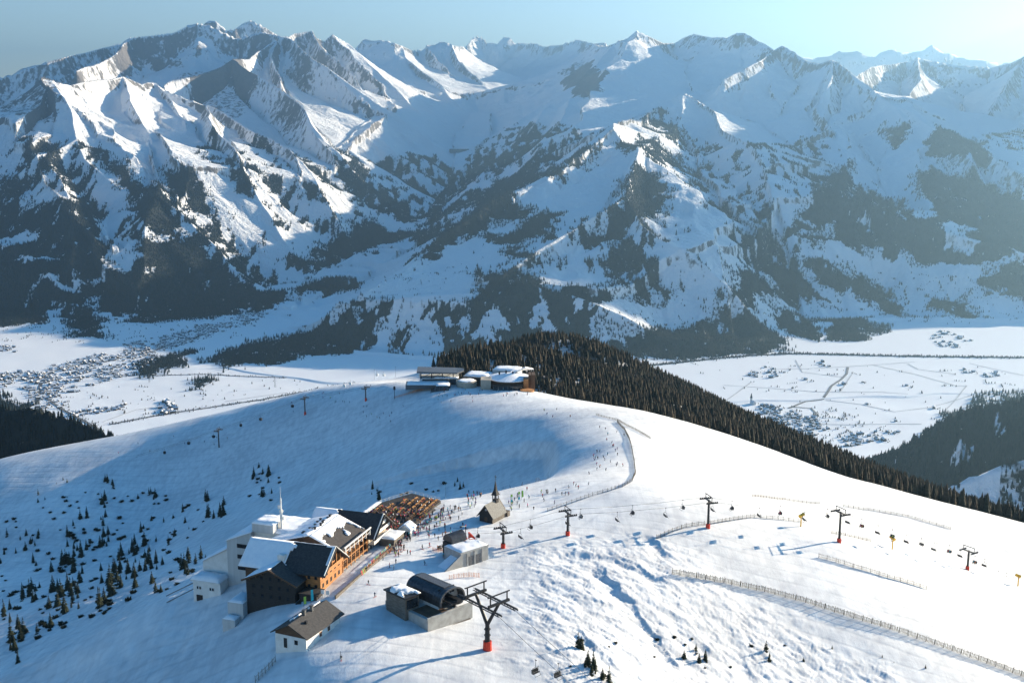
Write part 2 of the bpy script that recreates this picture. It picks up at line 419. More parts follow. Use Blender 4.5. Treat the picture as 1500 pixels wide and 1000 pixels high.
def soft_region(X, Y, pts, width):
    """1 inside an outline of (x, y), falling to 0 over `width` metres outside (blurred by noise)"""
    poly = np.array(pts, float)
    d = np.full(X.shape, 1e9, np.float32)
    for k in range(len(poly)):
        a, b = poly[k], poly[(k + 1) % len(poly)]
        dx, dy = b - a
        t = np.clip(((X - a[0]) * dx + (Y - a[1]) * dy) / (dx * dx + dy * dy + 1e-6), 0, 1)
        np.minimum(d, np.hypot(X - a[0] - t * dx, Y - a[1] - t * dy), out=d)
    inside = np.zeros(X.shape, bool)
    n = len(poly)
    for i in range(n):
        x0, y0 = poly[i]; x1, y1 = poly[(i + 1) % n]
        c = ((y0 > Y) != (y1 > Y)) & (X < (x1 - x0) * (Y - y0) / (y1 - y0 + 1e-9) + x0)
        inside ^= c
    sd = np.where(inside, -d, d)
    return 1 - sstep(-width, width, sd + width * .7 * fbm(X / 14.0, Y / 14.0, 3, 401))

def px_xy(pts, z=-8.0):
    """plan points of photo pixels on a level"""
    out = []
    for a, b in pts:
        u, v, w = ray(a, b)
        k = (z - CAM_Z) / w
        out.append((u * k, v * k))
    return out

def near_detail(X, Y):
    rough = soft_region(X, Y, px_xy([(790,852),(850,838),(905,845),(960,818),(1010,850),(1080,868),(1180,895),(1300,925),(1420,965),(1600,1030),(1500,1150),(800,1150),(770,1000),(765,920)], -12), 11)
    groomed = 1 - rough
    d = .35 * fbm(X / 46.0, Y / 46.0, 3, 31) + .05 * fbm(X / 7.0, Y / 4.0, 3, 35) * np.clip(1 - Y / 900.0, 0, 1)
    # wind-packed, gullied snow below the lift: ribs that run down to the right
    u, v = X * .80 - Y * .60, X * .60 + Y * .80
    w = 1 - np.abs(fbm(u / 26.0 + .4 * vnoise(X / 15.0, Y / 15.0, 8), v / 15.0, 4, 44))
    d = d + rough * (.46 * (w - .6) + .24 * fbm(u / 9.0, v / 4.5, 3, 47) + .42 * (1 - np.abs(fbm(u / 6.0, v / 1.7, 3, 48))) + .06 * fbm(u / 2.2, v / 1.6, 2, 49))
    # an old slab edge with hollows under it
    for (ax, ay, bx, by, h) in ((790,858,850,842,2.2),(850,842,905,850,1.6),(878,862,930,905,3.0),(905,850,975,868,2.0),(930,905,1000,960,2.4),(952,812,985,838,2.2),(840,945,905,990,2.0),(1090,925,1150,985,1.3)):
        (x0, y0), (x1, y1) = px_xy([(ax, ay), (bx, by)], -9)
        dx, dy = x1 - x0, y1 - y0
        L = math.hypot(dx, dy)
        s = ((X - x0) * dx + (Y - y0) * dy) / L
        q = ((X - x0) * dy - (Y - y0) * dx) / L + 1.5 * vnoise(X / 5.0, Y / 5.0, 12)
        along = sstep(-2, 4, s) * (1 - sstep(L - 4, L + 2, s))
        d = d - h * .42 * along * np.exp(-((q - 3.0) / 3.2) ** 2) * np.where(q > 0, 1, .35)
    # wind ripples on the long bowl side and the left ridge
    bowl = sstep(560, 700, Y)
    d = d + bowl * (.14 * fbm(X / 45.0, Y / 70.0, 3, 51) + .03 * fbm(X / 14.0, Y / 18.0, 3, 52) * sstep(30, -60, X))
    # the bank under the rim of the bowl
    rim = np.array([(-62, 398), (-45, 425), (-30, 448), (-13, 456), (9, 486), (21, 530), (25, 575), (24, 622), (8, 655), (-15, 668)], float)
    dr = np.full(X.shape, 1e9, np.float32)
    for k in range(len(rim) - 1):
        a, b = rim[k], rim[k + 1]
        e = b - a
        t = np.clip(((X - a[0]) * e[0] + (Y - a[1]) * e[1]) / (e @ e), 0, 1)
        np.minimum(dr, np.hypot(X - a[0] - t * e[0], Y - a[1] - t * e[1]), out=dr)
    inside = in_poly(X, Y, np.concatenate([rim, [(-200, 700), (-260, 520)]]))
    d = d - np.where(inside, 8.0 * sstep(0, 9, dr + .8 * vnoise(X / 9.0, Y / 9.0, 58)) * np.exp(-dr / 55.0), 0)
    left = sstep(-60, -110, X) * (1 - bowl)
    d = d + left * (.6 * fbm(X / 16.0, Y / 16.0, 3, 55) + .10 * fbm(X / 3.0, Y / 3.0, 2, 56))
    return d.astype(np.float32)
N = N + near_detail(near.X, near.Y)
near.H = N.astype(np.float32)
print('near', near.H.shape, __import__('time').time() - t0)

def ground(x, y):
    return float(near.at(x, y)) if y < 1700 else float(far.at(x, y))

def hit(px, py, start=240.0, end=30000.0):
    """first point of the land under a photo pixel"""
    a, b, c = ray(px, py)
    ys = np.concatenate([np.geomspace(start, 1700, 1500), np.geomspace(1701, end, 2500)])
    xs, zs = a / b * ys, CAM_Z + c / b * ys
    h = np.where(ys < 1700, near.at(xs, ys), far.at(xs, ys))
    k = np.nonzero(zs < h)[0]
    if len(k) == 0:
        return None
    k = k[0]
    if k == 0:
        return Vector((xs[0], ys[0], h[0]))
    d0, d1 = zs[k - 1] - h[k - 1], zs[k] - h[k]
    w = d0 / (d0 - d1) if (k != 1500) else 1.0
    y = ys[k - 1] + w * (ys[k] - ys[k - 1])
    return Vector((a / b * y, y, float(h[k - 1] + w * (h[k] - h[k - 1]))))
# ------------------------------------------------------------------ materials
def new_mat(name):
    m = bpy.data.materials.new(name)
    m.use_nodes = True
    return m, m.node_tree, m.node_tree.nodes['Principled BSDF']

def nd(nt, kind, **kw):
    n = nt.nodes.new(kind)
    for k, v in kw.items():
        if k.startswith('i_'):
            n.inputs[int(k[2:]) if k[2:].isdigit() else k[2:]].default_value = v
        else:
            setattr(n, k, v)
    return n

def noise_mat(name, c1, c2, scale=1.0, rough=.85, detail=4, bump=0.0, bump_scale=None, stretch=None, metallic=0.0, spec=0.3):
    """two colours mixed by noise in object space, with a bump"""
    m, nt, b = new_mat(name)
    tc = nd(nt, 'ShaderNodeTexCoord')
    src = tc.outputs['Object']
    if stretch:
        mp = nd(nt, 'ShaderNodeMapping')
        mp.inputs['Scale'].default_value = stretch
        nt.links.new(src, mp.inputs[0]); src = mp.outputs[0]
    n = nd(nt, 'ShaderNodeTexNoise'); n.inputs['Scale'].default_value = scale; n.inputs['Detail'].default_value = detail
    nt.links.new(src, n.inputs['Vector'])
    r = nd(nt, 'ShaderNodeValToRGB')
    r.color_ramp.elements[0].position, r.color_ramp.elements[1].position = .35, .65
    r.color_ramp.elements[0].color, r.color_ramp.elements[1].color = (*c1, 1), (*c2, 1)
    nt.links.new(n.outputs['Fac'], r.inputs[0])
    nt.links.new(r.outputs[0], b.inputs['Base Color'])
    b.inputs['Roughness'].default_value = rough
    b.inputs['Metallic'].default_value = metallic
    b.inputs['Specular IOR Level'].default_value = spec
    if bump:
        n2 = nd(nt, 'ShaderNodeTexNoise'); n2.inputs['Scale'].default_value = bump_scale or scale * 3
        nt.links.new(src, n2.inputs['Vector'])
        bp = nd(nt, 'ShaderNodeBump'); bp.inputs['Strength'].default_value = bump; bp.inputs['Distance'].default_value = .1
        nt.links.new(n2.outputs['Fac'], bp.inputs['Height'])
        nt.links.new(bp.outputs[0], b.inputs['Normal'])
    return m

def math_node(nt, op, a, b=None, clamp=False):
    n = nd(nt, 'ShaderNodeMath', operation=op)
    n.use_clamp = clamp
    for i, v in enumerate((a, b)):
        if v is None: continue
        if isinstance(v, (int, float)): n.inputs[i].default_value = v
        else: nt.links.new(v, n.inputs[i])
    return n.outputs[0]

def attr(nt, name):
    n = nd(nt, 'ShaderNodeAttribute'); n.attribute_name = name
    return n.outputs['Fac']

def mix_col(nt, f, a, b):
    n = nd(nt, 'ShaderNodeMix', data_type='RGBA')
    nt.links.new(f, n.inputs[0])
    for i, v in ((6, a), (7, b)):
        if isinstance(v, tuple): n.inputs[i].default_value = (*v, 1)
        else: nt.links.new(v, n.inputs[i])
    return n.outputs[2]

SNOW = (.90, .90, .91)
def mountain_material():
    m, nt, b = new_mat('mountain_cover')
    tc = nd(nt, 'ShaderNodeTexCoord')
    n1 = nd(nt, 'ShaderNodeTexNoise'); n1.inputs['Scale'].default_value = 1 / 60.0; n1.inputs['Detail'].default_value = 9; n1.inputs['Roughness'].default_value = .65
    nt.links.new(tc.outputs['Object'], n1.inputs['Vector'])
    rock_c = mix_col(nt, n1.outputs['Fac'], (.10, .092, .09), (.24, .22, .21))
    mp = nd(nt, 'ShaderNodeMapping'); mp.inputs['Scale'].default_value = (1 / 42.0, 1 / 42.0, 1 / 260.0)      # streaks down the fall line
    nt.links.new(tc.outputs['Object'], mp.inputs[0])
    ns = nd(nt, 'ShaderNodeTexNoise'); ns.inputs['Scale'].default_value = 1.0; ns.inputs['Detail'].default_value = 7; ns.inputs['Roughness'].default_value = .62
    nt.links.new(mp.outputs[0], ns.inputs['Vector'])
    both = math_node(nt, 'ADD', math_node(nt, 'MULTIPLY', n1.outputs['Fac'], .8), math_node(nt, 'MULTIPLY', ns.outputs['Fac'], 1.5))
    k = math_node(nt, 'SUBTRACT', both, 1.10)
    f = math_node(nt, 'ADD', attr(nt, 'rock'), k)
    f = math_node(nt, 'MULTIPLY', math_node(nt, 'SUBTRACT', f, .42), 5.0, clamp=True)
    c = mix_col(nt, f, SNOW, rock_c)
    n2 = nd(nt, 'ShaderNodeTexNoise'); n2.inputs['Scale'].default_value = 1 / 22.0; n2.inputs['Detail'].default_value = 5
    nt.links.new(tc.outputs['Object'], n2.inputs['Vector'])
    g = math_node(nt, 'MULTIPLY_ADD', n2.outputs['Fac'], 1.5)
    g.node.inputs[2].default_value = -.75
    g = math_node(nt, 'ADD', attr(nt, 'wood'), g)
    g = math_node(nt, 'MULTIPLY', math_node(nt, 'SUBTRACT', g, .45), 4.0, clamp=True)
    c = mix_col(nt, g, c, (.030, .034, .033))
    g2 = math_node(nt, 'MULTIPLY', attr(nt, 'track'), 1.0, clamp=True)
    c = mix_col(nt, g2, c, (.16, .16, .17))
    nt.links.new(c, b.inputs['Base Color'])
    b.inputs['Roughness'].default_value = .9
    b.inputs['Specular IOR Level'].default_value = .1
    bp = nd(nt, 'ShaderNodeBump'); bp.inputs['Distance'].default_value = 24
    sx = nd(nt, 'ShaderNodeSeparateXYZ'); nt.links.new(tc.outputs['Object'], sx.inputs[0])
    mr = nd(nt, 'ShaderNodeMapRange'); mr.inputs['From Min'].default_value = -1190; mr.inputs['From Max'].default_value = -1090; mr.inputs['To Min'].default_value = .02; mr.inputs['To Max'].default_value = .75
    nt.links.new(sx.outputs['Z'], mr.inputs['Value']); nt.links.new(mr.outputs[0], bp.inputs['Strength'])
    nt.links.new(both, bp.inputs['Height']); nt.links.new(bp.outputs[0], b.inputs['Normal'])
    return m

# ------------------------------------------------------------------ what covers the far land: outlines surveyed from the photograph, laid on the land
def land_poly(pts):
    out = []
    for a, b in pts:
        h = hit(a, b, 1705)
        if h is not None:
            out.append((h.x, h.y))
    return np.array(out)

FOREST = [
 [(-20,298),(25,291),(60,299),(95,292),(130,296),(150,332),(165,352),(160,395),(120,402),(115,422),(138,422),(100,452),(75,448),(60,474),(-20,480)],
 [(122,208),(150,216),(200,252),(245,289),(272,307),(258,345),(232,350),(203,330),(192,290),(150,240)],
 [(236,236),(262,250),(298,272),(310,318),(290,316),(262,298),(242,262)],
 [(205,362),(288,335),(305,350),(320,400),(345,418),(420,425),(405,448),(300,462),(250,470),(180,455),(110,442),(122,402),(190,402)],
 [(95,452),(125,448),(150,470),(156,499),(100,490)],
 [(60,452),(100,440),(185,446),(230,455),(250,475),(200,470),(140,455)],
 [(462,482),(525,457),(585,447),(562,480),(552,502),(480,520),(400,536),(347,532),(333,548),(313,530),(315,520),(367,500),(427,487)],
 [(200,534),(283,511),(277,528),(233,551),(203,548)],
 [(277,568),(290,554),(310,550),(307,560),(281,573)],
 [(705,433),(702,402),(757,400),(790,407),(830,422),(887,420),(932,410),(965,425),(1000,437),(960,441),(902,441),(870,447),(864,466),(902,468),(876,492),(860,520),(650,520),(600,520),(570,500),(600,460),(650,447)],
 [(840,345),(875,320),(897,315),(905,297),(916,252),(967,255),(977,275),(975,297),(972,310),(942,320),(960,340),(915,337),(912,355),(846,362)],
 [(767,322),(812,310),(812,337),(775,352),(722,360),(730,347)],
 [(735,363),(770,360),(782,372),(750,378)],
 [(700,292),(737,277),(755,300),(795,307),(757,322),(717,335),(702,337),(650,365),(615,385),(640,350)],
 [(775,247),(860,217),(887,210),(860,240),(810,265),(760,275),(720,300),(700,315),(730,275)],
 [(902,205),(945,220),(985,232),(1000,245),(970,240),(920,225)],
 [(950,200),(982,220),(980,231),(950,217)],
 [(1222,275),(1250,280),(1280,277),(1300,292),(1320,300),(1337,310),(1370,305),(1345,282),(1342,252),(1375,248),(1420,252),(1460,265),(1540,300),(1540,375),(1500,372),(1437,387),(1375,392),(1352,395),(1337,387),(1312,375),(1287,367),(1250,365),(1220,352),(1197,362),(1175,350),(1215,340),(1200,295)],
 [(1430,400),(1427,420),(1500,444),(1540,450),(1540,380),(1500,380),(1460,385)],
 [(860,495),(930,490),(1000,471),(1077,461),(1127,474),(1160,507),(1147,515),(1000,527),(930,530),(870,520)],
 [(1137,464),(1197,467),(1240,467),(1313,477),(1262,500),(1213,501),(1173,497)],
 [(1197,384),(1243,397),(1300,420),(1347,467),(1300,457),(1233,430),(1187,410),(1160,397)],
 [(1360,434),(1407,437),(1433,464),(1360,464)],
 [(1083,401),(1133,410),(1187,444),(1167,457),(1067,447),(1033,434),(1060,425)],
 [(1100,330),(1150,390),(1200,430),(1250,452),(1190,440),(1130,410),(1090,370)],
 [(1207,270),(1240,232),(1250,255),(1240,290),(1215,320),(1180,350),(1150,360),(1180,310)],
 [(1290,183),(1330,187),(1325,210),(1310,222),(1295,205)],
 [(1355,210),(1420,205),(1460,240),(1400,232),(1360,228)],
 [(540,320),(600,335),(610,345),(560,362),(520,372),(470,390),(440,395),(470,360)],
 [(430,425),(470,410),(520,408),(525,425),(480,432),(440,440)],
 [(0,640),(-40,565),(60,600),(130,625),(175,648),(150,700),(0,690)],
 [(1250,712),(1290,672),(1380,612),(1430,590),(1500,575),(1560,560),(1560,690),(1500,640),(1430,690),(1370,722),(1300,722)],
 [(1370,745),(1400,722),(1440,708),(1420,760)],
]
CLEAR = [
 [(-20,352),(25,345),(60,343),(50,354),(0,358)],
 [(65,400),(115,398),(112,416),(75,420)], [(15,384),(60,378),(98,372),(92,380),(40,390)],
 [(150,330),(165,345),(190,360),(197,395),(180,392),(165,372),(152,350)],
 [(697,475),(715,458),(735,465),(737,490),(700,492)], [(785,455),(800,452),(802,474),(790,476)], [(815,460),(827,458),(828,472)], [(832,444),(848,436),(864,444)],
 [(595,480),(640,465),(655,500),(640,520),(590,520),(600,500)], [(560,520),(600,460),(625,450),(590,500)], [(655,470),(680,460),(675,500)],
 [(1377,330),(1423,330),(1422,374),(1385,372)],
 [(1125,478),(1140,480),(1170,505),(1180,512),(1150,506)], [(1195,470),(1210,470),(1212,500),(1195,500)],
 [(1247,325),(1275,322),(1270,335)], [(1310,312),(1325,310),(1322,322)], [(1340,300),(1375,318),(1340,320)],
 [(40,608),(75,612),(80,625),(55,622)],
 [(1455,600),(1500,585),(1500,605),(1470,615)], [(1373,622),(1380,618),(1376,640)],
 [(915,255),(919,255),(921,290),(917,290)],
]
# broken, streaky woods on the steep sides: outline, how dense
SPARSE = [
 ([(-20,240),(110,200),(200,250),(262,292),(300,330),(330,400),(200,410),(130,310),(-20,300)], .45),
 ([(305,200),(420,217),(490,262),(600,345),(560,365),(470,400),(400,440),(320,420),(300,320),(262,250)], .5),
 ([(735,190),(850,192),(905,180),(830,225),(720,300),(600,390),(610,335),(690,225)], .82),
 ([(480,215),(560,236),(640,226),(690,262),(640,312),(600,330),(560,320),(500,262)], .85),
 ([(940,162),(1000,182),(1060,262),(1150,390),(1180,430),(1100,420),(1000,370),(960,300),(975,255),(930,215)], .56),
 ([(1010,195),(1100,212),(1200,172),(1240,230),(1330,290),(1200,345),(1140,385),(1070,295)], .50),
 ([(700,345),(1000,312),(1150,400),(1090,440),(950,430),(700,402)], .50),
 ([(1430,205),(1520,170),(1520,255)], .5), ([(1200,345),(1210,355),(1175,372),(1140,385)], .6),
 ([(0,400),(250,330),(420,430),(300,470),(0,480)], .2), ([(1380,720),(1500,655),(1560,640),(1560,760),(1420,760)], .18),
 ([(1200,360),(1500,400),(1500,470),(1340,470),(1240,400)], .07), ([(880,452),(1060,462),(1300,470),(1250,450),(1000,440)], .1),
]
wX = far.X + 70 * fbm(far.X / 190.0, far.Y / 190.0, 5, 61, .6)
wY = far.Y + 70 * fbm(far.X / 190.0, far.Y / 190.0, 5, 67, .6)
wX2 = far.X + 120 * fbm(far.X / 260.0, far.Y / 260.0, 5, 161, .6)
wY2 = far.Y + 120 * fbm(far.X / 260.0, far.Y / 260.0, 5, 167, .6)
dens = np.zeros(far.X.shape, np.float32)
gx, gy = far.J(far.H)
slope = np.hypot(gx, gy)
# streaks that run down the slope: noise stretched along the fall line
streak = fbm(far.X / 60.0, far.Y / 260.0, 3, 90) * .6 + .55 * np.clip(-far.gully, -1, 1) + .5 * fbm(far.X / 240.0, far.Y / 240.0, 3, 93)
gaps = np.where(far.Y < 4700, 1.0, .45 + .55 * sstep(-1.0, -.45, fbm(far.X / 70.0, far.Y / 150.0, 4, 97) + .35 * streak))
for poly, k in SPARSE:
    q = land_poly(poly)
    if len(q) > 2:
        dens = np.where(in_poly(wX, wY, q), np.maximum(dens, sstep(.55 - k * 1.15, 1.05 - k * 1.15, streak) * .85), dens)
dens = np.where(far.H < VALLEY + 25, 0, dens)
for poly in FOREST:
    q = land_poly(poly)
    if len(q) > 2:
        in1, in2 = in_poly(wX, wY, q), in_poly(wX2, wY2, q)          # thins out towards its edge
        dens = np.where(in1 & in2, gaps, np.where(in1 | in2, np.maximum(dens, .42 * gaps), dens))
for poly in CLEAR:
    q = land_poly(poly)
    if len(q) > 2:
        dens = np.where(in_poly(wX, wY, q), 0.04, dens)
# the two wooded hills in front of the valley
tt = far.X / far.Y
hill = ((far.Y > 1690) & (far.Y < 3000) & (tt < -.27) & (far.H > -900)) | ((far.Y > 2950) & (far.Y < 4400) & (tt > .22) & (far.H > -1120))
hn = fbm(far.X / 130.0, far.Y / 130.0, 4, 88)
dens = np.where(hill, np.where((hn > .72) & (tt > 0), .08, 1.0), dens)
dens = np.where((far.Y > 1900) & (far.Y < 2950) & (tt > .28), np.where(hn > .12, .55, .03), dens)
rock = .46 * sstep(.95, 1.65, slope) + .26 * np.clip(far.gully, -1, 1) * sstep(.55, 1.0, slope) + .10 * sstep(-200, 900, far.H) * sstep(.7, 1.1, slope) + .0
rock = rock - .15 * sstep(-200, -700, far.H)
rock_patches = [[(192,58),(255,70),(275,100),(215,95),(165,85),(150,92)],[(822,100),(853,90),(885,105),(887,125),(860,145),(835,140)],[(250,118),(337,90),(370,130),(355,170),(290,160)],[(0,150),(90,140),(80,175),(0,175)],[(855,95),(886,110),(884,135),(850,146),(822,122),(835,100)]]
for poly in rock_patches:
    q = land_poly(poly)
    if len(q) > 2:
        rock = np.where(in_poly(wX, wY, q), rock + .42, rock)
far.wood = dens
track = np.zeros(far.X.shape, np.float32)

# ---- woods on the near mountain: the shoulder beyond the lift station and the fringe below the right-hand slope
def near_poly(pts):
    return np.array([P(*q)[:2] for q in pts])
SHOULDER = np.array([(-62,965),(-40,950),(0,955),(40,935),(52,868),(75,842),(105,800),(150,765),(200,715),(235,675),(300,640),(420,600),(620,560),(720,700),(760,900),(640,1250),(420,1600),(150,1690),(-30,1600),(-70,1400),(-72,1150),(-66,1020)], float)
nx_, ny_ = near.X + 8 * fbm(near.X / 30.0, near.Y / 30.0, 3, 71), near.Y + 8 * fbm(near.X / 30.0, near.Y / 30.0, 3, 73)
near.wood = in_poly(nx_, ny_, SHOULDER).astype(np.float32)
for gap in ([(60,850),(95,800),(140,765),(150,772),(110,815),(75,865)], [(170,830),(215,795),(228,810),(190,845)], [(120,1000),(150,990),(150,1015),(125,1020)], [(250,900),(285,880),(290,905),(262,915)]):
    near.wood = np.where(in_poly(nx_, ny_, np.array(gap, float)), .05, near.wood)
near.wood = np.where((near.Y > 1300) & (near.X / near.Y < -.27), 1, near.wood)
near.wood *= .45 + .85 * sstep(-.4, .25, fbm(near.X / 40.0, near.Y / 40.0, 3, 79))
near.wood = np.clip(near.wood, 0, 1)
far.wood = dens = np.where((far.Y < 2100) & in_poly(far.X, far.Y, SHOULDER + np.array([0, 100.])), 1, dens)
def snow_material():
    m, nt, b = new_mat('piste_snow')
    tc = nd(nt, 'ShaderNodeTexCoord')
    def tex(scale, detail, stretch=(1, 1, 1), rot=0.0, rough=.55):
        mp = nd(nt, 'ShaderNodeMapping'); mp.inputs['Scale'].default_value = stretch; mp.inputs['Rotation'].default_value = (0, 0, rot)
        nt.links.new(tc.outputs['Object'], mp.inputs[0])
        n = nd(nt, 'ShaderNodeTexNoise'); n.inputs['Scale'].default_value = scale; n.inputs['Detail'].default_value = detail; n.inputs['Roughness'].default_value = rough
        nt.links.new(mp.outputs[0], n.inputs['Vector'])
        return n.outputs['Fac']
    big = tex(1 / 55.0, 5)
    lines = tex(.35, 4, (1, .10, 1), R(28))                  # tracks and groomer passes
    lines2 = tex(.30, 4, (.10, 1, 1), R(20))
    def wave(scale, rot, dist, seed):
        mp = nd(nt, 'ShaderNodeMapping'); mp.inputs['Rotation'].default_value = (0, 0, rot); mp.inputs['Location'].default_value = (seed, seed * 2, 0)
        nt.links.new(tc.outputs['Object'], mp.inputs[0])
        w = nd(nt, 'ShaderNodeTexWave'); w.inputs['Scale'].default_value = scale; w.inputs['Distortion'].default_value = dist; w.inputs['Detail'].default_value = 3; w.inputs['Detail Scale'].default_value = .35
        nt.links.new(mp.outputs[0], w.inputs['Vector'])
        return math_node(nt, 'POWER', w.outputs['Fac'], 9.0)
    tr1, tr2 = wave(.030, R(35), 7, 3), wave(.042, R(100), 9, 40)
    tracks = math_node(nt, 'MULTIPLY', math_node(nt, 'ADD', tr1, tr2), tex(1 / 30.0, 3))      # ski tracks winding over the piste
    f = math_node(nt, 'MULTIPLY', big, .45)
    f = math_node(nt, 'ADD', f, math_node(nt, 'MULTIPLY', lines, .33))
    f = math_node(nt, 'ADD', f, math_node(nt, 'MULTIPLY', lines2, .22))
    f = math_node(nt, 'SUBTRACT', f, math_node(nt, 'MULTIPLY', tracks, .10))
    r = nd(nt, 'ShaderNodeValToRGB')
    e = r.color_ramp.elements
    e[0].position, e[0].color = .38, (.56, .565, .58, 1)
    e[1].position, e[1].color = .60, (.79, .79, .79, 1)
    nt.links.new(f, r.inputs[0])
    wood = math_node(nt, 'MULTIPLY', attr(nt, 'wood'), 1.0, clamp=True)
    c = mix_col(nt, wood, r.outputs[0], (.10, .085, .07))
    nt.links.new(c, b.inputs['Base Color'])
    b.inputs['Roughness'].default_value = .8
    b.inputs['Specular IOR Level'].default_value = .15
    h = math_node(nt, 'ADD', math_node(nt, 'MULTIPLY', tex(.9, 6, (1, .45, 1), R(-35), .65), .45), math_node(nt, 'MULTIPLY', lines, .5))
    h = math_node(nt, 'ADD', h, math_node(nt, 'MULTIPLY', lines2, .35))
    h = math_node(nt, 'SUBTRACT', h, math_node(nt, 'MULTIPLY', tracks, .5))
    bp = nd(nt, 'ShaderNodeBump'); bp.inputs['Strength'].default_value = .42; bp.inputs['Distance'].default_value = .4
    nt.links.new(h, bp.inputs['Height']); nt.links.new(bp.outputs[0], b.inputs['Normal'])
    return m

far_o = far.mesh('mountains', mountain_material(), {'rock': rock, 'wood': dens, 'track': track})
near_o = near.mesh('ski_slope', snow_material(), {'wood': near.wood})
# ------------------------------------------------------------------ far woods: every tree a small cone of its own, one mesh for the mass
def cell_sites(grid, dens, per, lim_t, y0, y1, rng):
    """random sites over the grid's cells, dens * area / per of them in each"""
    c = (dens[:-1, :-1] + dens[1:, 1:]) * .5
    dy = np.diff(grid.y)[:, None]
    dx = np.diff(grid.t)[None, :] * grid.Y[:-1, :-1]
    lam = c * dy * dx / per
    ok = (np.abs(grid.T[:-1, :-1]) < lim_t) & (grid.Y[:-1, :-1] > y0) & (grid.Y[:-1, :-1] < y1)
    n = rng.poisson(np.where(ok, lam, 0))
    i, j = np.nonzero(n)
    k = np.repeat(np.arange(len(i)), n[i, j])
    i, j = i[k], j[k]
    y = grid.y[i] + rng.random(len(i)) * (grid.y[i + 1] - grid.y[i])
    t = grid.t[j] + rng.random(len(i)) * (grid.t[j + 1] - grid.t[j])
    return t * y, y

def cone_mass(name, x, y, z, h, r, sides, tiers, mat, rng):
    """one mesh of many conifers, each `tiers` stacked skirts"""
    n = len(x)
    vs, fs = [], []
    base = 0
    ang0 = rng.random(n) * 6.28
    for k in range(tiers):
        zb = k / tiers * .85 + (.0 if k == 0 else -.06)
        zt = min(1.0, (k + 1) / tiers + .12)
        rb = (1 - zb) ** .9
        a = ang0[:, None] + np.arange(sides) * (2 * math.pi / sides) + k * .5
        rr = r[:, None] * rb * (1 + .25 * (rng.random((n, sides)) - .5))
        ring = np.stack([x[:, None] + rr * np.cos(a), y[:, None] + rr * np.sin(a), np.broadcast_to((z + h * zb)[:, None], a.shape) - h[:, None] * .03 * rng.random((n, sides))], -1)
        tip = np.stack([x, y, z + h * zt], -1)[:, None, :]
        vs.append(np.concatenate([ring, tip], 1))
        f = np.stack([np.arange(sides), (np.arange(sides) + 1) % sides, np.full(sides, sides)], -1)
        fs.append(f + k * (sides + 1))
    V = np.concatenate(vs, 1)
    m = V.shape[1]
    Fc = (np.concatenate(fs, 0)[None] + (np.arange(n) * m)[:, None, None]).reshape(-1, 3)
    me = quick_mesh(name, V.reshape(-1, 3), Fc, 3)
    at = me.attributes.new('tint', 'FLOAT', 'POINT')
    at.data.foreach_set('value', np.repeat(rng.random(n).astype(np.float32), m))
    me.materials.append(mat)
    o = bpy.data.objects.new(name, me)
    COL.objects.link(o)
    o['kind'] = 'stuff'
    return o

def wood_material(name, a, b):
    m, nt, p = new_mat(name)
    c = mix_col(nt, attr(nt, 'tint'), a, b)
    nt.links.new(c, p.inputs['Base Color'])
    p.inputs['Roughness'].default_value = .9
    p.inputs['Specular IOR Level'].default_value = .1
    return m

M_wood = wood_material('conifer_mass', (.008, .018, .019), (.028, .031, .030))
rng = np.random.default_rng(5)
x, y = cell_sites(far, far.wood, 150.0, .56, 4600, 13500, rng)
z = far.at(x, y)
h = 14 + 13 * rng.random(len(x))
o = cone_mass('far_forest', x, y, z - 1, h, h * (.17 + .05 * rng.random(len(x))), 4, 1, M_wood, rng)
print('far trees', len(x))
x, y = cell_sites(far, far.wood, 42.0, .62, 1700, 4600, rng)
z = far.at(x, y)
h = 8 + 11 * rng.random(len(x))
cone_mass('hillside_forest', x, y, z - 1, h, h * (.19 + .07 * rng.random(len(x))), 6, 3, M_wood, rng)
print('hill trees', len(x))

x, y = cell_sites(near, near.wood, 11.5, .60, 600, 1715, rng)
z = near.at(x, y)
h = 3.5 + 10.0 * rng.random(len(x)) ** 1.5
dome_sites = np.stack([x, y, z, h], 1)

M_wood2 = wood_material('shoulder_conifers', (.013, .019, .015), (.070, .052, .035))
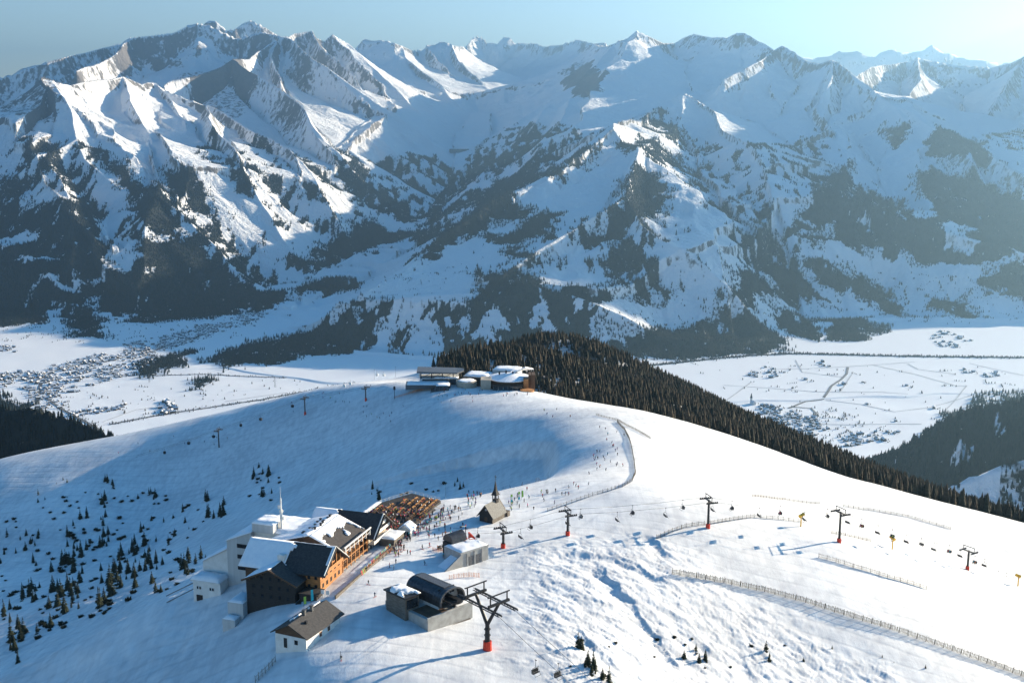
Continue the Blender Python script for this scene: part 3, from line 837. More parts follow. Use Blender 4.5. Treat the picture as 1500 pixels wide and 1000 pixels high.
# ------------------------------------------------------------------ building kit
class MB:
    """collects shapes into one mesh"""
    def __init__(s): s.v, s.f = [], []
    def add(s, vs, fs):
        b = len(s.v); s.v += [tuple(q) for q in vs]; s.f += [tuple(i + b for i in q) for q in fs]; return s
    def box(s, x0, x1, y0, y1, z0, z1):
        v = [(x, y, z) for x in (x0, x1) for y in (y0, y1) for z in (z0, z1)]
        return s.add(v, [(0, 1, 3, 2), (4, 6, 7, 5), (0, 4, 5, 1), (2, 3, 7, 6), (0, 2, 6, 4), (1, 5, 7, 3)])
    def prism(s, poly, z0, z1):
        """plan polygon (counter-clockwise) between two heights"""
        n = len(poly)
        v = [(x, y, z0) for x, y in poly] + [(x, y, z1) for x, y in poly]
        return s.add(v, [tuple(range(n))[::-1], tuple(range(n, 2 * n))] + [(i, (i + 1) % n, n + (i + 1) % n, n + i) for i in range(n)])
    def slab(s, a, b, c, d, t):
        """a plate: four corners, thickness downwards"""
        v = [a, b, c, d] + [(q[0], q[1], q[2] - t) for q in (a, b, c, d)]
        return s.add(v, [(0, 1, 2, 3), (7, 6, 5, 4), (0, 4, 5, 1), (1, 5, 6, 2), (2, 6, 7, 3), (3, 7, 4, 0)])
    def solid(s, pa, pb):
        """two equal polygons joined"""
        n = len(pa)
        return s.add(list(pa) + list(pb), [tuple(range(n))[::-1], tuple(range(n, 2 * n))] + [(i, (i + 1) % n, n + (i + 1) % n, n + i) for i in range(n)])
    def tube(s, a, b, r0, r1=None, n=6):
        a, b = Vector(a), Vector(b)
        r1 = r0 if r1 is None else r1
        d = (b - a).normalized()
        e = d.cross(Vector((0, 0, 1)))
        if e.length < 1e-3: e = Vector((1, 0, 0))
        e.normalize(); g = d.cross(e)
        v = []
        for c, r in ((a, r0), (b, r1)):
            for i in range(n):
                t = 2 * math.pi * i / n
                v.append(c + e * (r * math.cos(t)) + g * (r * math.sin(t)))
        return s.add(v, [tuple(range(n))[::-1], tuple(range(n, 2 * n))] + [(i, (i + 1) % n, n + (i + 1) % n, n + i) for i in range(n)])
    def bar(s, a, b, w, h):
        a, b = Vector(a), Vector(b)
        d = (b - a).normalized()
        e = d.cross(Vector((0, 0, 1)))
        if e.length < 1e-3: e = Vector((1, 0, 0))
        e.normalize(); g = e.cross(d)
        v = [c + e * i * w / 2 + g * j * h / 2 for c in (a, b) for i, j in ((-1, -1), (1, -1), (1, 1), (-1, 1))]
        return s.add(v, [(3, 2, 1, 0), (4, 5, 6, 7), (0, 1, 5, 4), (1, 2, 6, 5), (2, 3, 7, 6), (3, 0, 4, 7)])
    def disc(s, c, axis, r, t, n=12):
        c, axis = Vector(c), Vector(axis).normalized()
        return s.tube(c - axis * t / 2, c + axis * t / 2, r, r, n)
    def build(s, name, mat, parent=None, smooth=False, bevel=0.0):
        me = bpy.data.meshes.new(name)
        me.from_pydata(s.v, [], s.f); me.update()
        bm = bmesh.new(); bm.from_mesh(me)
        bmesh.ops.recalc_face_normals(bm, faces=bm.faces)
        bm.to_mesh(me); bm.free()
        if smooth: me.polygons.foreach_set('use_smooth', [True] * len(me.polygons))
        for m in (mat if isinstance(mat, (list, tuple)) else [mat]): me.materials.append(m)
        o = bpy.data.objects.new(name, me); COL.objects.link(o)
        if parent is not None: o.parent = parent
        if bevel:
            md = o.modifiers.new('bevel', 'BEVEL'); md.width = bevel; md.segments = 1; md.limit_method = 'ANGLE'
        return o

def tag(o, label, cat, group=None):
    o['label'] = label; o['category'] = cat
    if group: o['group'] = group
    return o

def thing(name, label, cat, loc=(0, 0, 0), rz=0.0, group=None):
    o = bpy.data.objects.new(name, None); COL.objects.link(o)
    o.empty_display_size = .5
    o.location = loc; o.rotation_euler = (0, 0, rz)
    return tag(o, label, cat, group)

KIDS = {}
def dup(root, loc, rz=0.0, label=None, scale=1.0, group=None, deep=True, tilt=None):
    """a copy of a thing with copies of its parts and their parts"""
    if root.name not in KIDS:
        KIDS[root.name] = [(c, list(c.children)) for c in root.children]
    r = root.copy(); COL.objects.link(r)
    r.location = loc; r.rotation_euler = (tilt[0] if tilt else 0, tilt[1] if tilt else 0, rz); r.scale = (scale,) * 3 if not isinstance(scale, tuple) else scale
    if label: r['label'] = label
    if group: r['group'] = group
    if deep:
        for c, gs in KIDS[root.name]:
            d = c.copy(); COL.objects.link(d); d.parent = r
            for g in gs:
                e = g.copy(); COL.objects.link(e); e.parent = d
    return r

class Frame:
    """a building's own axes: x along `ang`, origin on the land"""
    def __init__(s, px, py, ang, dz=0.0):
        s.o = hit(px, py); s.o.z += dz; s.a = ang
    def world(s, x, y, z=0.0):
        c, n = math.cos(s.a), math.sin(s.a)
        return Vector((s.o.x + c * x - n * y, s.o.y + n * x + c * y, s.o.z + z))
    def g(s, x, y):
        """height of the land there, from the frame's origin"""
        w = s.world(x, y)
        return ground(w.x, w.y) - s.o.z

def hitg(px, py, dz=0.0):
    h = hit(px, py); h.z += dz
    return h

M = {}
M['snow_cap'] = noise_mat('roof_snow', (.80, .81, .84), (.88, .88, .89), .6, .8, bump=.4, bump_scale=1.2)
M['concrete'] = noise_mat('concrete', (.30, .29, .27), (.40, .39, .37), .5, .85, 6, bump=.15, bump_scale=4)
M['dark_wood'] = noise_mat('dark_timber', (.022, .020, .020), (.04, .037, .036), 1.2, .8, stretch=(1, 1, 6))
M['grey_wood'] = noise_mat('weathered_timber', (.10, .085, .07), (.18, .155, .13), 1.0, .85, 5, stretch=(.6, .6, 5), bump=.3, bump_scale=2)
M['brown_wood'] = noise_mat('brown_timber', (.075, .042, .026), (.13, .075, .045), 1.0, .8, stretch=(.5, .5, 5))
M['orange_wood'] = noise_mat('larch_cladding', (.33, .145, .052), (.46, .215, .082), .8, .75, 5, stretch=(.4, .4, 6), bump=.2, bump_scale=2)
M['white_wall'] = noise_mat('white_render', (.62, .61, .58), (.72, .71, .69), .5, .9, 5)
M['grey_wall'] = noise_mat('grey_cladding', (.42, .43, .43), (.50, .51, .51), .3, .8, stretch=(3, 3, .2))
M['roof_dark'] = noise_mat('dark_roof', (.035, .033, .034), (.06, .056, .055), 1.5, .7, 5, bump=.2, bump_scale=5)
M['roof_brown'] = noise_mat('brown_roof', (.042, .036, .035), (.068, .058, .054), 1.2, .75, 5, bump=.2, bump_scale=5)
M['shingle'] = noise_mat('grey_shingles', (.13, .125, .115), (.24, .23, .21), 2.0, .8, 6, stretch=(1, 1, 3), bump=.4, bump_scale=4)
M['metal_roof'] = noise_mat('curved_metal_roof', (.05, .055, .065), (.08, .085, .095), .8, .35, 3, metallic=.6)
M['steel'] = noise_mat('grey_steel', (.10, .10, .105), (.17, .17, .175), 2.0, .5, 4, metallic=.5)
M['dark_steel'] = noise_mat('dark_steel', (.020, .020, .023), (.04, .04, .043), 2.0, .5, 4, metallic=.4)
M['red_pad'] = noise_mat('red_padding', (.55, .035, .015), (.68, .06, .03), 1.5, .6)
M['orange_pad'] = noise_mat('orange_netting', (.75, .22, .07), (.85, .34, .14), 3, .8)
M['yellow'] = noise_mat('yellow_paint', (.65, .34, .02), (.75, .42, .04), 2, .5)
M['glass'] = noise_mat('dark_glass', (.012, .016, .022), (.03, .036, .045), .6, .08, spec=.8)
M['frame_white'] = noise_mat('white_trim', (.62, .61, .58), (.72, .71, .68), 2, .7)
M['rope'] = noise_mat('wire_rope', (.06, .06, .065), (.10, .10, .105), 5, .5, metallic=.4)
M['slat'] = noise_mat('grey_slats', (.22, .19, .15), (.36, .31, .25), 3, .85)
M['beige'] = noise_mat('beige_wall', (.40, .33, .25), (.48, .41, .33), .6, .85)
M['teal'] = noise_mat('teal_cloth', (.02, .36, .45), (.03, .45, .52), 2, .7)
M['green'] = noise_mat('green_cloth', (.22, .45, .05), (.30, .52, .10), 2, .7)
M['bench'] = noise_mat('orange_bench_wood', (.50, .22, .06), (.62, .30, .10), 2, .7)
M['dam'] = noise_mat('dam_concrete', (.16, .16, .16), (.24, .24, .235), .02, .9)

def gable_walls(mb, x0, x1, y0, y1, z0, ze, zr, axis='x', mid=None):
    """a house body: eaves at ze, ridge at zr along `axis`"""
    if axis == 'x':
        m = (y0 + y1) / 2 if mid is None else mid
        a = [(x0, y0, z0), (x0, y1, z0), (x0, y1, ze), (x0, m, zr), (x0, y0, ze)]
        b = [(x1,) + q[1:] for q in a]
    else:
        m = (x0 + x1) / 2 if mid is None else mid
        a = [(x0, y0, z0), (x1, y0, z0), (x1, y0, ze), (m, y0, zr), (x0, y0, ze)]
        b = [(q[0], y1, q[2]) for q in a]
    return mb.solid(a, b)

def roof_slopes(x0, x1, y0, y1, ze, zr, axis='x', over=.9, mid=None, lift=.15):
    """the two slopes' corner points (ridge, ridge, eave, eave), with overhang"""
    if axis == 'x':
        m = (y0 + y1) / 2 if mid is None else mid
        k0, k1 = (zr - ze) / (m - y0), (zr - ze) / (y1 - m)
        A, B = x0 - over, x1 + over
        return ([(A, m, zr + lift), (A, y0 - over, ze - over * k0 + lift), (B, y0 - over, ze - over * k0 + lift), (B, m, zr + lift)],
                [(B, m, zr + lift), (B, y1 + over, ze - over * k1 + lift), (A, y1 + over, ze - over * k1 + lift), (A, m, zr + lift)])
    m = (x0 + x1) / 2 if mid is None else mid
    k0, k1 = (zr - ze) / (m - x0), (zr - ze) / (x1 - m)
    A, B = y0 - over, y1 + over
    return ([(m, B, zr + lift), (x0 - over, B, ze - over * k0 + lift), (x0 - over, A, ze - over * k0 + lift), (m, A, zr + lift)],
            [(m, A, zr + lift), (x1 + over, A, ze - over * k1 + lift), (x1 + over, B, ze - over * k1 + lift), (m, B, zr + lift)])

def snow_sheet(a, b, c, d, n, m, thick, parent, name='roof_snow', patch=None, seed=1, ragged=.35):
    """snow lying on the plate a-b-c-d (a->b down the slope, a->d along the ridge): rounded, ragged, with holes where patch(u, v) < 0"""
    a, b, c, d = (Vector(q) for q in (a, b, c, d))
    rr = random.Random(seed)
    off = Vector((rr.random() * 50, rr.random() * 50))
    U = np.linspace(0, 1, n + 1); V = np.linspace(0, 1, m + 1)
    lu, lv = (b - a).length, (d - a).length
    top = {}
    keep = {}
    nz = fbm(np.add.outer(U * lu, 0 * V) * .35 + off.x, np.add.outer(0 * U, V * lv) * .35 + off.y, 3, seed)
    vs, fs = [], []
    for i, u in enumerate(U):
        for j, v in enumerate(V):
            p = (a * (1 - u) + b * u) * (1 - v) + (d * (1 - u) + c * u) * v
            e = min(u * lu, (1 - u) * lu, v * lv, (1 - v) * lv)
            t = thick * (1 - math.exp(-(e + .05) / .5)) * (1 + .35 * float(nz[i, j]))
            hole = patch is not None and patch(u, v, float(nz[i, j])) < 0
            keep[i, j] = not hole
            vs.append((p.x, p.y, p.z + .03)); vs.append((p.x, p.y, p.z + .05 + max(t, .02)))
    w = m + 1
    quad = lambda i, j: all(keep[q] for q in ((i, j), (i + 1, j), (i, j + 1), (i + 1, j + 1)))
    q = {(i, j): quad(i, j) for i in range(n) for j in range(m)}
    # only patches of some size stay on the roof
    seen, comp = set(), {}
    for st in list(q):
        if not q[st] or st in seen: continue
        stack, cells = [st], []
        seen.add(st)
        while stack:
            i, j = stack.pop(); cells.append((i, j))
            for d in ((i + 1, j), (i - 1, j), (i, j + 1), (i, j - 1)):
                if q.get(d) and d not in seen: seen.add(d); stack.append(d)
        if len(cells) < 14:
            for c_ in cells: q[c_] = False
    for (i, j), ok in q.items():
        if not ok: continue
        k = [i * w + j, (i + 1) * w + j, (i + 1) * w + j + 1, i * w + j + 1]
        fs.append(tuple(2 * x + 1 for x in k))
        for (di, dj, p0, p1) in ((0, -1, 0, 1), (1, 0, 1, 2), (0, 1, 2, 3), (-1, 0, 3, 0)):
            if not q.get((i + di, j + dj), False):
                fs.append((2 * k[p0], 2 * k[p1], 2 * k[p1] + 1, 2 * k[p0] + 1))
    use = sorted({i for f_ in fs for i in f_}); new = {i: k for k, i in enumerate(use)}
    mb = MB(); mb.v, mb.f = [vs[i] for i in use], [tuple(new[i] for i in f_) for f_ in fs]
    o = mb.build(name, M['snow_cap'], parent, smooth=True)
    return o

def window(parent, c, along, w, h, n=(0, 0, 0), mat='frame_white', name='window'):
    """a window in a wall: frame with a pane behind it. c centre, along: unit plan vector of the wall, outward normal worked out from n"""
    ax, ay = along
    nx, ny = n[0], n[1]
    def q(s, z, o): return (c[0] + ax * s + nx * o, c[1] + ay * s + ny * o, c[2] + z)
    f = MB()
    t = .12
    for (s0, s1, z0, z1) in ((-w / 2, w / 2, h / 2 - t, h / 2), (-w / 2, w / 2, -h / 2, -h / 2 + t), (-w / 2, -w / 2 + t, -h / 2 + t, h / 2 - t), (w / 2 - t, w / 2, -h / 2 + t, h / 2 - t)):
        f.solid([q(s0, z0, .01), q(s1, z0, .01), q(s1, z1, .01), q(s0, z1, .01)], [q(s0, z0, .10), q(s1, z0, .10), q(s1, z1, .10), q(s0, z1, .10)])
    fo = f.build(name, M[mat], parent)
    g = MB().solid([q(-w / 2 + t, -h / 2 + t, .005), q(w / 2 - t, -h / 2 + t, .005), q(w / 2 - t, h / 2 - t, .005), q(-w / 2 + t, h / 2 - t, .005)],
                   [q(-w / 2 + t, -h / 2 + t, .04), q(w / 2 - t, -h / 2 + t, .04), q(w / 2 - t, h / 2 - t, .04), q(-w / 2 + t, h / 2 - t, .04)])
    g.build('pane', M['glass'], fo)
    return fo
# ------------------------------------------------------------------ buildings on the plateau
def hotel():
    fr = Frame(469, 869, R(-17.5), .4)
    t = thing('mountain_hotel', 'long timber mountain hotel with orange gable front, dark gabled annex and snowy roofs', 'hotel', fr.o, fr.a)
    # near cross block
    mb = MB(); gable_walls(mb, -26.5, -5.2, .6, 16, -14, 6.2, 12.2, 'x'); mb.build('wall', M['brown_wood'], t)
    mb = MB(); gable_walls(mb, -5.0, 0, 0.4, 16, -4, 6.2, 12.2, 'x')
    for z in (2.9, 6.0): mb.box(-5.05, .12, .28, 16.1, z, z + .22)
    w = mb.build('wall', M['orange_wood'], t); w['label'] = 'orange larch gable front'
    s1, s2 = roof_slopes(-27.5, 1.4, .2, 16, 6.2, 12.2, 'x', .9)
    mb = MB(); mb.slab(*s1, .35); mb.slab(*s2, .35); rf = mb.build('roof', M['roof_dark'], t)
    a, b, c, d = s1
    L = lambda p, q, k: tuple(p[i] * (1 - k) + q[i] * k for i in range(3))
    snow_sheet(a, b, L(b, c, .56), L(a, d, .56), 10, 22, .55, rf, seed=3, patch=lambda u, v, n: 1 - max(0, v - .86) * 12 * (n + .9))
    snow_sheet(L(a, d, .57), L(b, c, .57), L(b, c, .985), L(a, d, .985), 22, 30, .35, rf, seed=5,
               patch=lambda u, v, n: (.07 - u) * 4 + (v - .90) * 6 * (1 if v > .9 else 0) + (.07 - abs(v - .16 - u * .18)) * 3 - .02 + .05 * n if not (v > .93 or u < .05) else .2 + n)
    a, b, c, d = s2
    snow_sheet(a, b, c, d, 10, 30, .5, rf, seed=6)
    # white raking boards and posts of the orange gable
    g = MB()
    g.bar((1.9, 8, 12.5), (1.9, -.6, 6.0), .25, .45); g.bar((1.9, 8, 12.5), (1.9, 16.6, 6.0), .25, .45)
    g.build('bargeboard', M['frame_white'], t)
    for y in (3.4, 6.4, 9.6, 12.6):
        MB().box(1.0, 1.3, y - .15, y + .15, 5.8, 12.1 - abs(y - 8) * .75).build('gable_post', M['orange_wood'], t)
    bal = MB(); bal.box(.15, 1.5, 2.5, 14, 5.6, 5.8); bal.box(1.4, 1.5, 2.5, 14, 5.8, 6.8); bal.build('balcony', M['orange_wood'], t)
    gl = MB().box(.02, .14, 3.6, 12.4, 6.9, 9.1); gl.build('gable_glazing', M['glass'], t)
    for y in (2.2, 5.0, 7.9, 10.8, 13.6):
        window(t, (.02, y, 4.5), (0, 1), 1.0, 1.3, (1, 0), 'brown_wood')
        window(t, (.02, y, 1.5), (0, 1), 1.0, 1.4, (1, 0), 'brown_wood')
    for z in (4.5, 1.6):
        for x in (-3.9, -1.5): window(t, (x, .36, z), (1, 0), 1.0, 1.3, (0, -1), 'brown_wood')
    # dark annex with its gable to the valley
    mb = MB(); gable_walls(mb, -22.5, -5.6, -6, 1.2, -14, 4.2, 8.0, 'y'); an = mb.build('annex', M['dark_wood'], t)
    an['label'] = 'dark timber annex with pale raking boards'
    s1, s2 = roof_slopes(-22.5, -5.6, -6, 7.5, 4.2, 8.0, 'y', 1.0)
    mb = MB(); mb.slab(*s1, .3); mb.slab(*s2, .3); r2 = mb.build('roof', M['roof_dark'], an)
    snow_sheet(s1[0], s1[1], s1[2], s1[3], 8, 12, .5, r2, seed=9)
    a, b, c, d = s2
    snow_sheet(a, b, c, d, 12, 16, .3, r2, seed=10, patch=lambda u, v, n: .25 - abs(v - .55 - .35 * u) * 3 + .25 * n)
    g = MB(); g.bar((-14.05, -7.1, 8.25), (-23.7, -7.1, 3.9), .2, .5); g.bar((-14.05, -7.1, 8.25), (-4.4, -7.1, 3.9), .2, .5)
    for k in (.25, .5, .75):
        for sgn in (-1, 1): g.box(-14.05 + sgn * 9 * k - .15, -14.05 + sgn * 9 * k + .15, -7.0, -6.1, 7.3 - 4 * k, 7.7 - 4 * k)
    g.build('bargeboard', M['brown_wood'], an)
    for z, xs in ((5.0, (-17, -14, -11)), (2.2, (-20, -17, -14, -11, -8)), (-.8, (-20, -17, -14, -11, -8))):
        for x in xs: window(an, (x, -6.0, z), (1, 0), 1.1, 1.3, (0, -1), 'dark_wood')
    MB().box(-15.2, -12.9, 1.2, 3.0, 8.4, 10.2).build('chimney', M['white_wall'], t)
    # terrace steps left of the annex
    mb = MB(); mb.box(-28, -22.6, -8.5, .5, -14, -3.4); mb.box(-28, -23.6, -12, -8.6, -16, -7.6); lo = mb.build('lower_terrace', M['grey_wall'], t)
    snow_sheet((-28, -8.5, -3.35), (-22.6, -8.5, -3.35), (-22.6, .5, -3.35), (-28, .5, -3.35), 6, 8, .7, lo, seed=12)
    snow_sheet((-28, -12, -7.55), (-23.6, -12, -7.55), (-23.6, -8.6, -7.55), (-28, -8.6, -7.55), 5, 5, .7, lo, seed=13)
    for y in (-6.5, -3.5): window(lo, (-28, y, -5.2), (0, 1), 1.2, 1.4, (-1, 0), 'dark_wood')
    # long wing
    mb = MB(); gable_walls(mb, -27, -1.6, 16.1, 36, -12, 7.6, 12.1, 'y', mid=-11); mb.build('wall', M['brown_wood'], t)
    s1, s2 = roof_slopes(-27, -.4, 15.2, 36, 7.6, 12.1, 'y', .6, mid=-11)
    mb = MB(); mb.slab(*s1, .35); mb.slab(*s2, .35); r3 = mb.build('roof', M['roof_brown'], t)
    snow_sheet(*s1, 12, 30, .6, r3, seed=15)
    a, b, c, d = s2
    snow_sheet(a, b, c, d, 22, 60, .4, r3, seed=16, patch=lambda u, v, n: (.40 - u) * 3 + (max(0, .05 - v) * 60) + (1.6 if .55 < v < .66 and .3 < u < .75 and n > -.25 else 0) + max(0, v - .88) * 14 + max(0, u - .95) * 30 + .45 * n)
    rng_ = random.Random(4)
    for k in range(14):
        y = 17.5 + k * 1.3 + rng_.uniform(-.4, .4); x = -11 + rng_.uniform(-4.0, .3)
        z = 12.2 - abs(x + 11) * .281
        h = rng_.uniform(.6, 1.3)
        c_ = MB(); c_.box(x - .3, x + .3, y - .3, y + .3, z - .3, z + h); c_.box(x - .42, x + .42, y - .42, y + .42, z + h, z + h + .12)
        c_.build('chimney', M['dark_steel'], r3)
    # balconied facade of the wing
    f = MB()
    for y in np.linspace(16.6, 35.6, 7): f.box(-.2, .1, y - .16, y + .16, 0.2, 7.6)
    for z in (1.2, 3.9, 6.4): f.box(-.3, .15, 16.5, 35.7, z, z + .28)
    f.build('balcony_frame', M['orange_wood'], t)
    f = MB()
    for z in (1.5, 4.2): f.box(-1.5, -.3, 16.5, 35.7, z - .25, z - .02); 
    f.build('balcony_floor', M['brown_wood'], t)
    ys = np.linspace(16.6, 35.6, 7)
    for k in range(6):
        for z in (2.7, 5.3):
            window(t, (-1.59, (ys[k] + ys[k + 1]) / 2, z), (0, 1), 2.3, 1.9, (1, 0), 'orange_wood')
    f = MB()
    for y in np.linspace(16.6, 35.6, 7): f.bar((1.2, y, 6.6), (1.2, y, 8.9), .22, .22); f.bar((-.3, y, 6.6), (1.2, y, 6.6), .15, .15)
    f.bar((1.2, 16, 9.0), (1.2, 36.4, 9.0), .35, .4); f.bar((1.2, 16.4, 7.6), (1.2, 35.8, 7.6), .12, .12)
    f.build('eaves_frame', M['frame_white'], t)
    # terrace deck along the wing and its parapet
    mb = MB(); mb.box(1.6, 7.0, -3, 40, -6, -.3); tr = mb.build('terrace', M['grey_wood'], t)
    snow_sheet((1.6, 14, -.26), (6.6, 14, -.26), (6.6, 40, -.26), (1.6, 40, -.26), 8, 26, .7, tr, seed=21)
    mb = MB(); mb.box(7.02, 7.4, -4, 42, -5, 1.3); mb.box(6.9, 7.5, -4, 42, 1.3, 1.45); mb.build('parapet', M['grey_wood'], t)
    p = MB(); p.box(-5, 7, -7.0, -.4, -3, -1.4); p.box(-4.5, 1.4, -5.2, -.2, -1.4, 1.2); p.box(-4.8, 1.7, -5.5, 0, 1.2, 1.4); p.build('porch', M['dark_wood'], t)
    sg = MB(); sg.box(1.8, 3.0, -3.0, -2.9, 1.0, 2.3); sg.box(3.5, 4.7, -3.0, -2.9, 1.0, 2.3); sg.box(2.3, 2.5, -2.9, -2.8, -1, 1.0); sg.box(4.0, 4.2, -2.9, -2.8, -1, 1.0); sg.build('sign_board', M['white_wall'], t)
    return fr, t
HOTEL, hotel_t = hotel()

def restaurant():
    fr = Frame(469, 869, R(-17.5), .4)
    o = fr.world(0, 36.7)
    t = thing('terrace_restaurant', 'dark-roofed gabled restaurant at the far end of the hotel next to the crowded sun terrace', 'restaurant', o, fr.a)
    mb = MB(); gable_walls(mb, -22, -.2, .2, 15, -12, 5.5, 11.0, 'x'); mb.build('wall', M['brown_wood'], t)
    mb = MB().solid([(-.18, .2, -2), (-.18, 15, -2), (-.18, 15, 5.5), (-.18, 7.6, 11), (-.18, .2, 5.5)], [(0, .2, -2), (0, 15, -2), (0, 15, 5.5), (0, 7.6, 11), (0, .2, 5.5)])
    mb.build('gable_front', M['beige'], t)
    s1, s2 = roof_slopes(-22.5, 2.4, .2, 15, 5.5, 11.0, 'x', .9)
    mb = MB(); mb.slab(*s1, .35); mb.slab(*s2, .35); rf = mb.build('roof', M['roof_brown'], t)
    a, b, c, d = s1
    snow_sheet(a, b, c, d, 16, 40, .4, rf, seed=31, patch=lambda u, v, n: (.35 - v) * 5 + (max(0, .06 - u)) * 40 + max(0, v - .93) * 40 + .7 * n)
    a, b, c, d = s2
    snow_sheet(a, b, c, d, 14, 30, .4, rf, seed=32, patch=lambda u, v, n: (v - .62) * 6 + .8 * n)
    g = MB(); g.bar((2.5, 7.6, 11.3), (2.5, -.8, 5.0), .28, .5); g.bar((2.5, 7.6, 11.3), (2.5, 15.8, 5.0), .28, .5); g.build('bargeboard', M['frame_white'], t)
    for z in (2.6, 5.3, 7.6):
        w_ = 7.2 if z < 5 else (6.2 if z < 7 else 3.2)
        f = MB(); f.box(.1, 2.0, 7.6 - w_, 7.6 + w_, z - .15, z); f.box(1.9, 2.05, 7.6 - w_, 7.6 + w_, z, z + 1.0); f.build('balcony', M['frame_white'], t)
    for z, yy in ((1.2, (2, 4.5, 7, 9.5, 12)), (3.9, (2.5, 5, 7.6, 10.2, 12.7)), (6.6, (5.6, 7.6, 9.6))):
        for y in yy: window(t, (.0, y, z), (0, 1), 1.3, 1.5, (1, 0), 'brown_wood')
    k = MB(); k.box(1.5, 7, 6, 15, -4, 2.8); k.build('kiosk', M['grey_wood'], t)
    snow_sheet((1.3, 5.8, 2.85), (7.3, 5.8, 2.85), (7.3, 15.2, 2.85), (1.3, 15.2, 2.85), 8, 10, .5, t, seed=34)
    h = MB(); gable_walls(h, 4, 8.5, 17, 22, -3, 2.6, 4.2, 'y'); h.build('pavilion', M['frame_white'], t)
    s1, s2 = roof_slopes(4, 8.5, 17, 22, 2.6, 4.2, 'y', .4)
    snow_sheet(*s1, 5, 6, .4, t, seed=35); snow_sheet(*s2, 5, 6, .4, t, seed=36)
    for x in (5.0, 6.25, 7.5): window(t, (x, 17.0, 1.2), (1, 0), .9, 1.6, (0, -1), 'dark_wood')
    return t
restaurant()

def cable_station():
    fr = Frame(469, 869, R(-17.5), .4)
    o = HOTEL.o + Vector((-36.7, 32.4, -4.5))
    t = thing('cable_car_station', 'pale blocky cable car station with snow-covered roofs and a mast, behind the hotel', 'station', o, R(-18.8))
    mb = MB()
    mb.solid([(0, 0, -22), (9.5, 0, -22), (9.5, 0, 13.5), (0, 0, 9.5)], [(0, 16, -22), (9.5, 16, -22), (9.5, 16, 13.5), (0, 16, 9.5)])
    mb.build('tower_block', M['grey_wall'], t)
    snow_sheet((9.9, -.5, 13.6), (-.5, -.5, 9.35), (-.5, 16.4, 9.35), (9.9, 16.4, 13.6), 10, 12, .6, t, seed=41)
    for z in (8.2, 4.4, .4):
        w = MB(); w.box(4.0, 8.6, -.12, -.02, z - .7, z + .7); fo = w.build('window', M['dark_steel'], t)
        MB().box(4.2, 8.4, -.16, -.13, z - .55, z + .55).build('pane', M['glass'], fo)
    mb = MB(); mb.box(9.52, 34, 2.2, 18, -22, 13.4); mb.build('wall', M['white_wall'], t)
    snow_sheet((9.6, 1.8, 13.45), (9.6, 18.4, 13.45), (34.5, 18.4, 13.45), (34.5, 1.8, 13.45), 10, 16, .9, t, seed=42)
    for x in (18, 21.5, 25, 28.5, 31): window(t, (x, 2.2, 11.0), (1, 0), 1.8, 1.3, (0, -1), 'frame_white')
    mb = MB(); mb.box(9.6, 17.6, .8, 9, 13.5, 16.4); mb.build('roof_room', M['grey_wall'], t)
    snow_sheet((9.4, .6, 16.45), (17.8, .6, 16.45), (17.8, 9.2, 16.45), (9.4, 9.2, 16.45), 8, 8, .9, t, seed=43)
    m = MB(); m.tube((18.5, 5, 13.4), (18.5, 5, 25), .45, .25, 8); m.tube((18.5, 5, 25), (18.5, 5, 29), .12, .06, 6)
    for z, a in ((18, .4), (20, 2.0), (22, 4.0)): m.disc((18.5 + .8 * math.cos(a), 5 + .8 * math.sin(a), z), (math.cos(a), math.sin(a), 0), .7, .3)
    for a in (0, 2.1, 4.2): m.tube((18.5 + 1.1 * math.cos(a), 5 + 1.1 * math.sin(a), 13.4), (18.5, 5, 22), .1, .1, 5)
    m.build('mast', M['frame_white'], t)
    mb = MB(); mb.solid([(-10.5, 1, -22), (-.05, 1, -22), (-.05, 1, 6.2), (-10.5, 1, .4)], [(-10.5, 12, -22), (-.05, 12, -22), (-.05, 12, 6.2), (-10.5, 12, .4)]); mb.build('side_wing', M['white_wall'], t)
    snow_sheet((.2, .4, 6.5), (-11.6, .4, -.1), (-11.6, 12.4, -.1), (.2, 12.4, 6.5), 10, 10, .5, t, seed=44)
    mb = MB(); mb.box(-10.8, -.1, -5, .9, -22, -4.4); mb.box(-11.4, .1, -5.6, .98, -4.4, -3.9); an = mb.build('low_annex', M['white_wall'], t)
    snow_sheet((-11.4, -5.6, -3.85), (.1, -5.6, -3.85), (.1, .95, -3.85), (-11.4, .95, -3.85), 10, 7, 1.4, an, seed=45)
    for x in (-9, -8, -4, -3): window(an, (x, -5.0, -6.6), (1, 0), .9, 1.2, (0, -1), 'frame_white')
    MB().box(-9.6, -7.2, -5.12, -5.02, -11.5, -9.2).build('garage_door', M['dark_steel'], an)
    ra = MB()
    for k in range(3): ra.bar((-11, 2, -6 - k * 2.2), (-24, -2, -13 - k * 2.4), .18, .3)
    ra.build('rail', M['steel'], t)
    return t
cable_station()

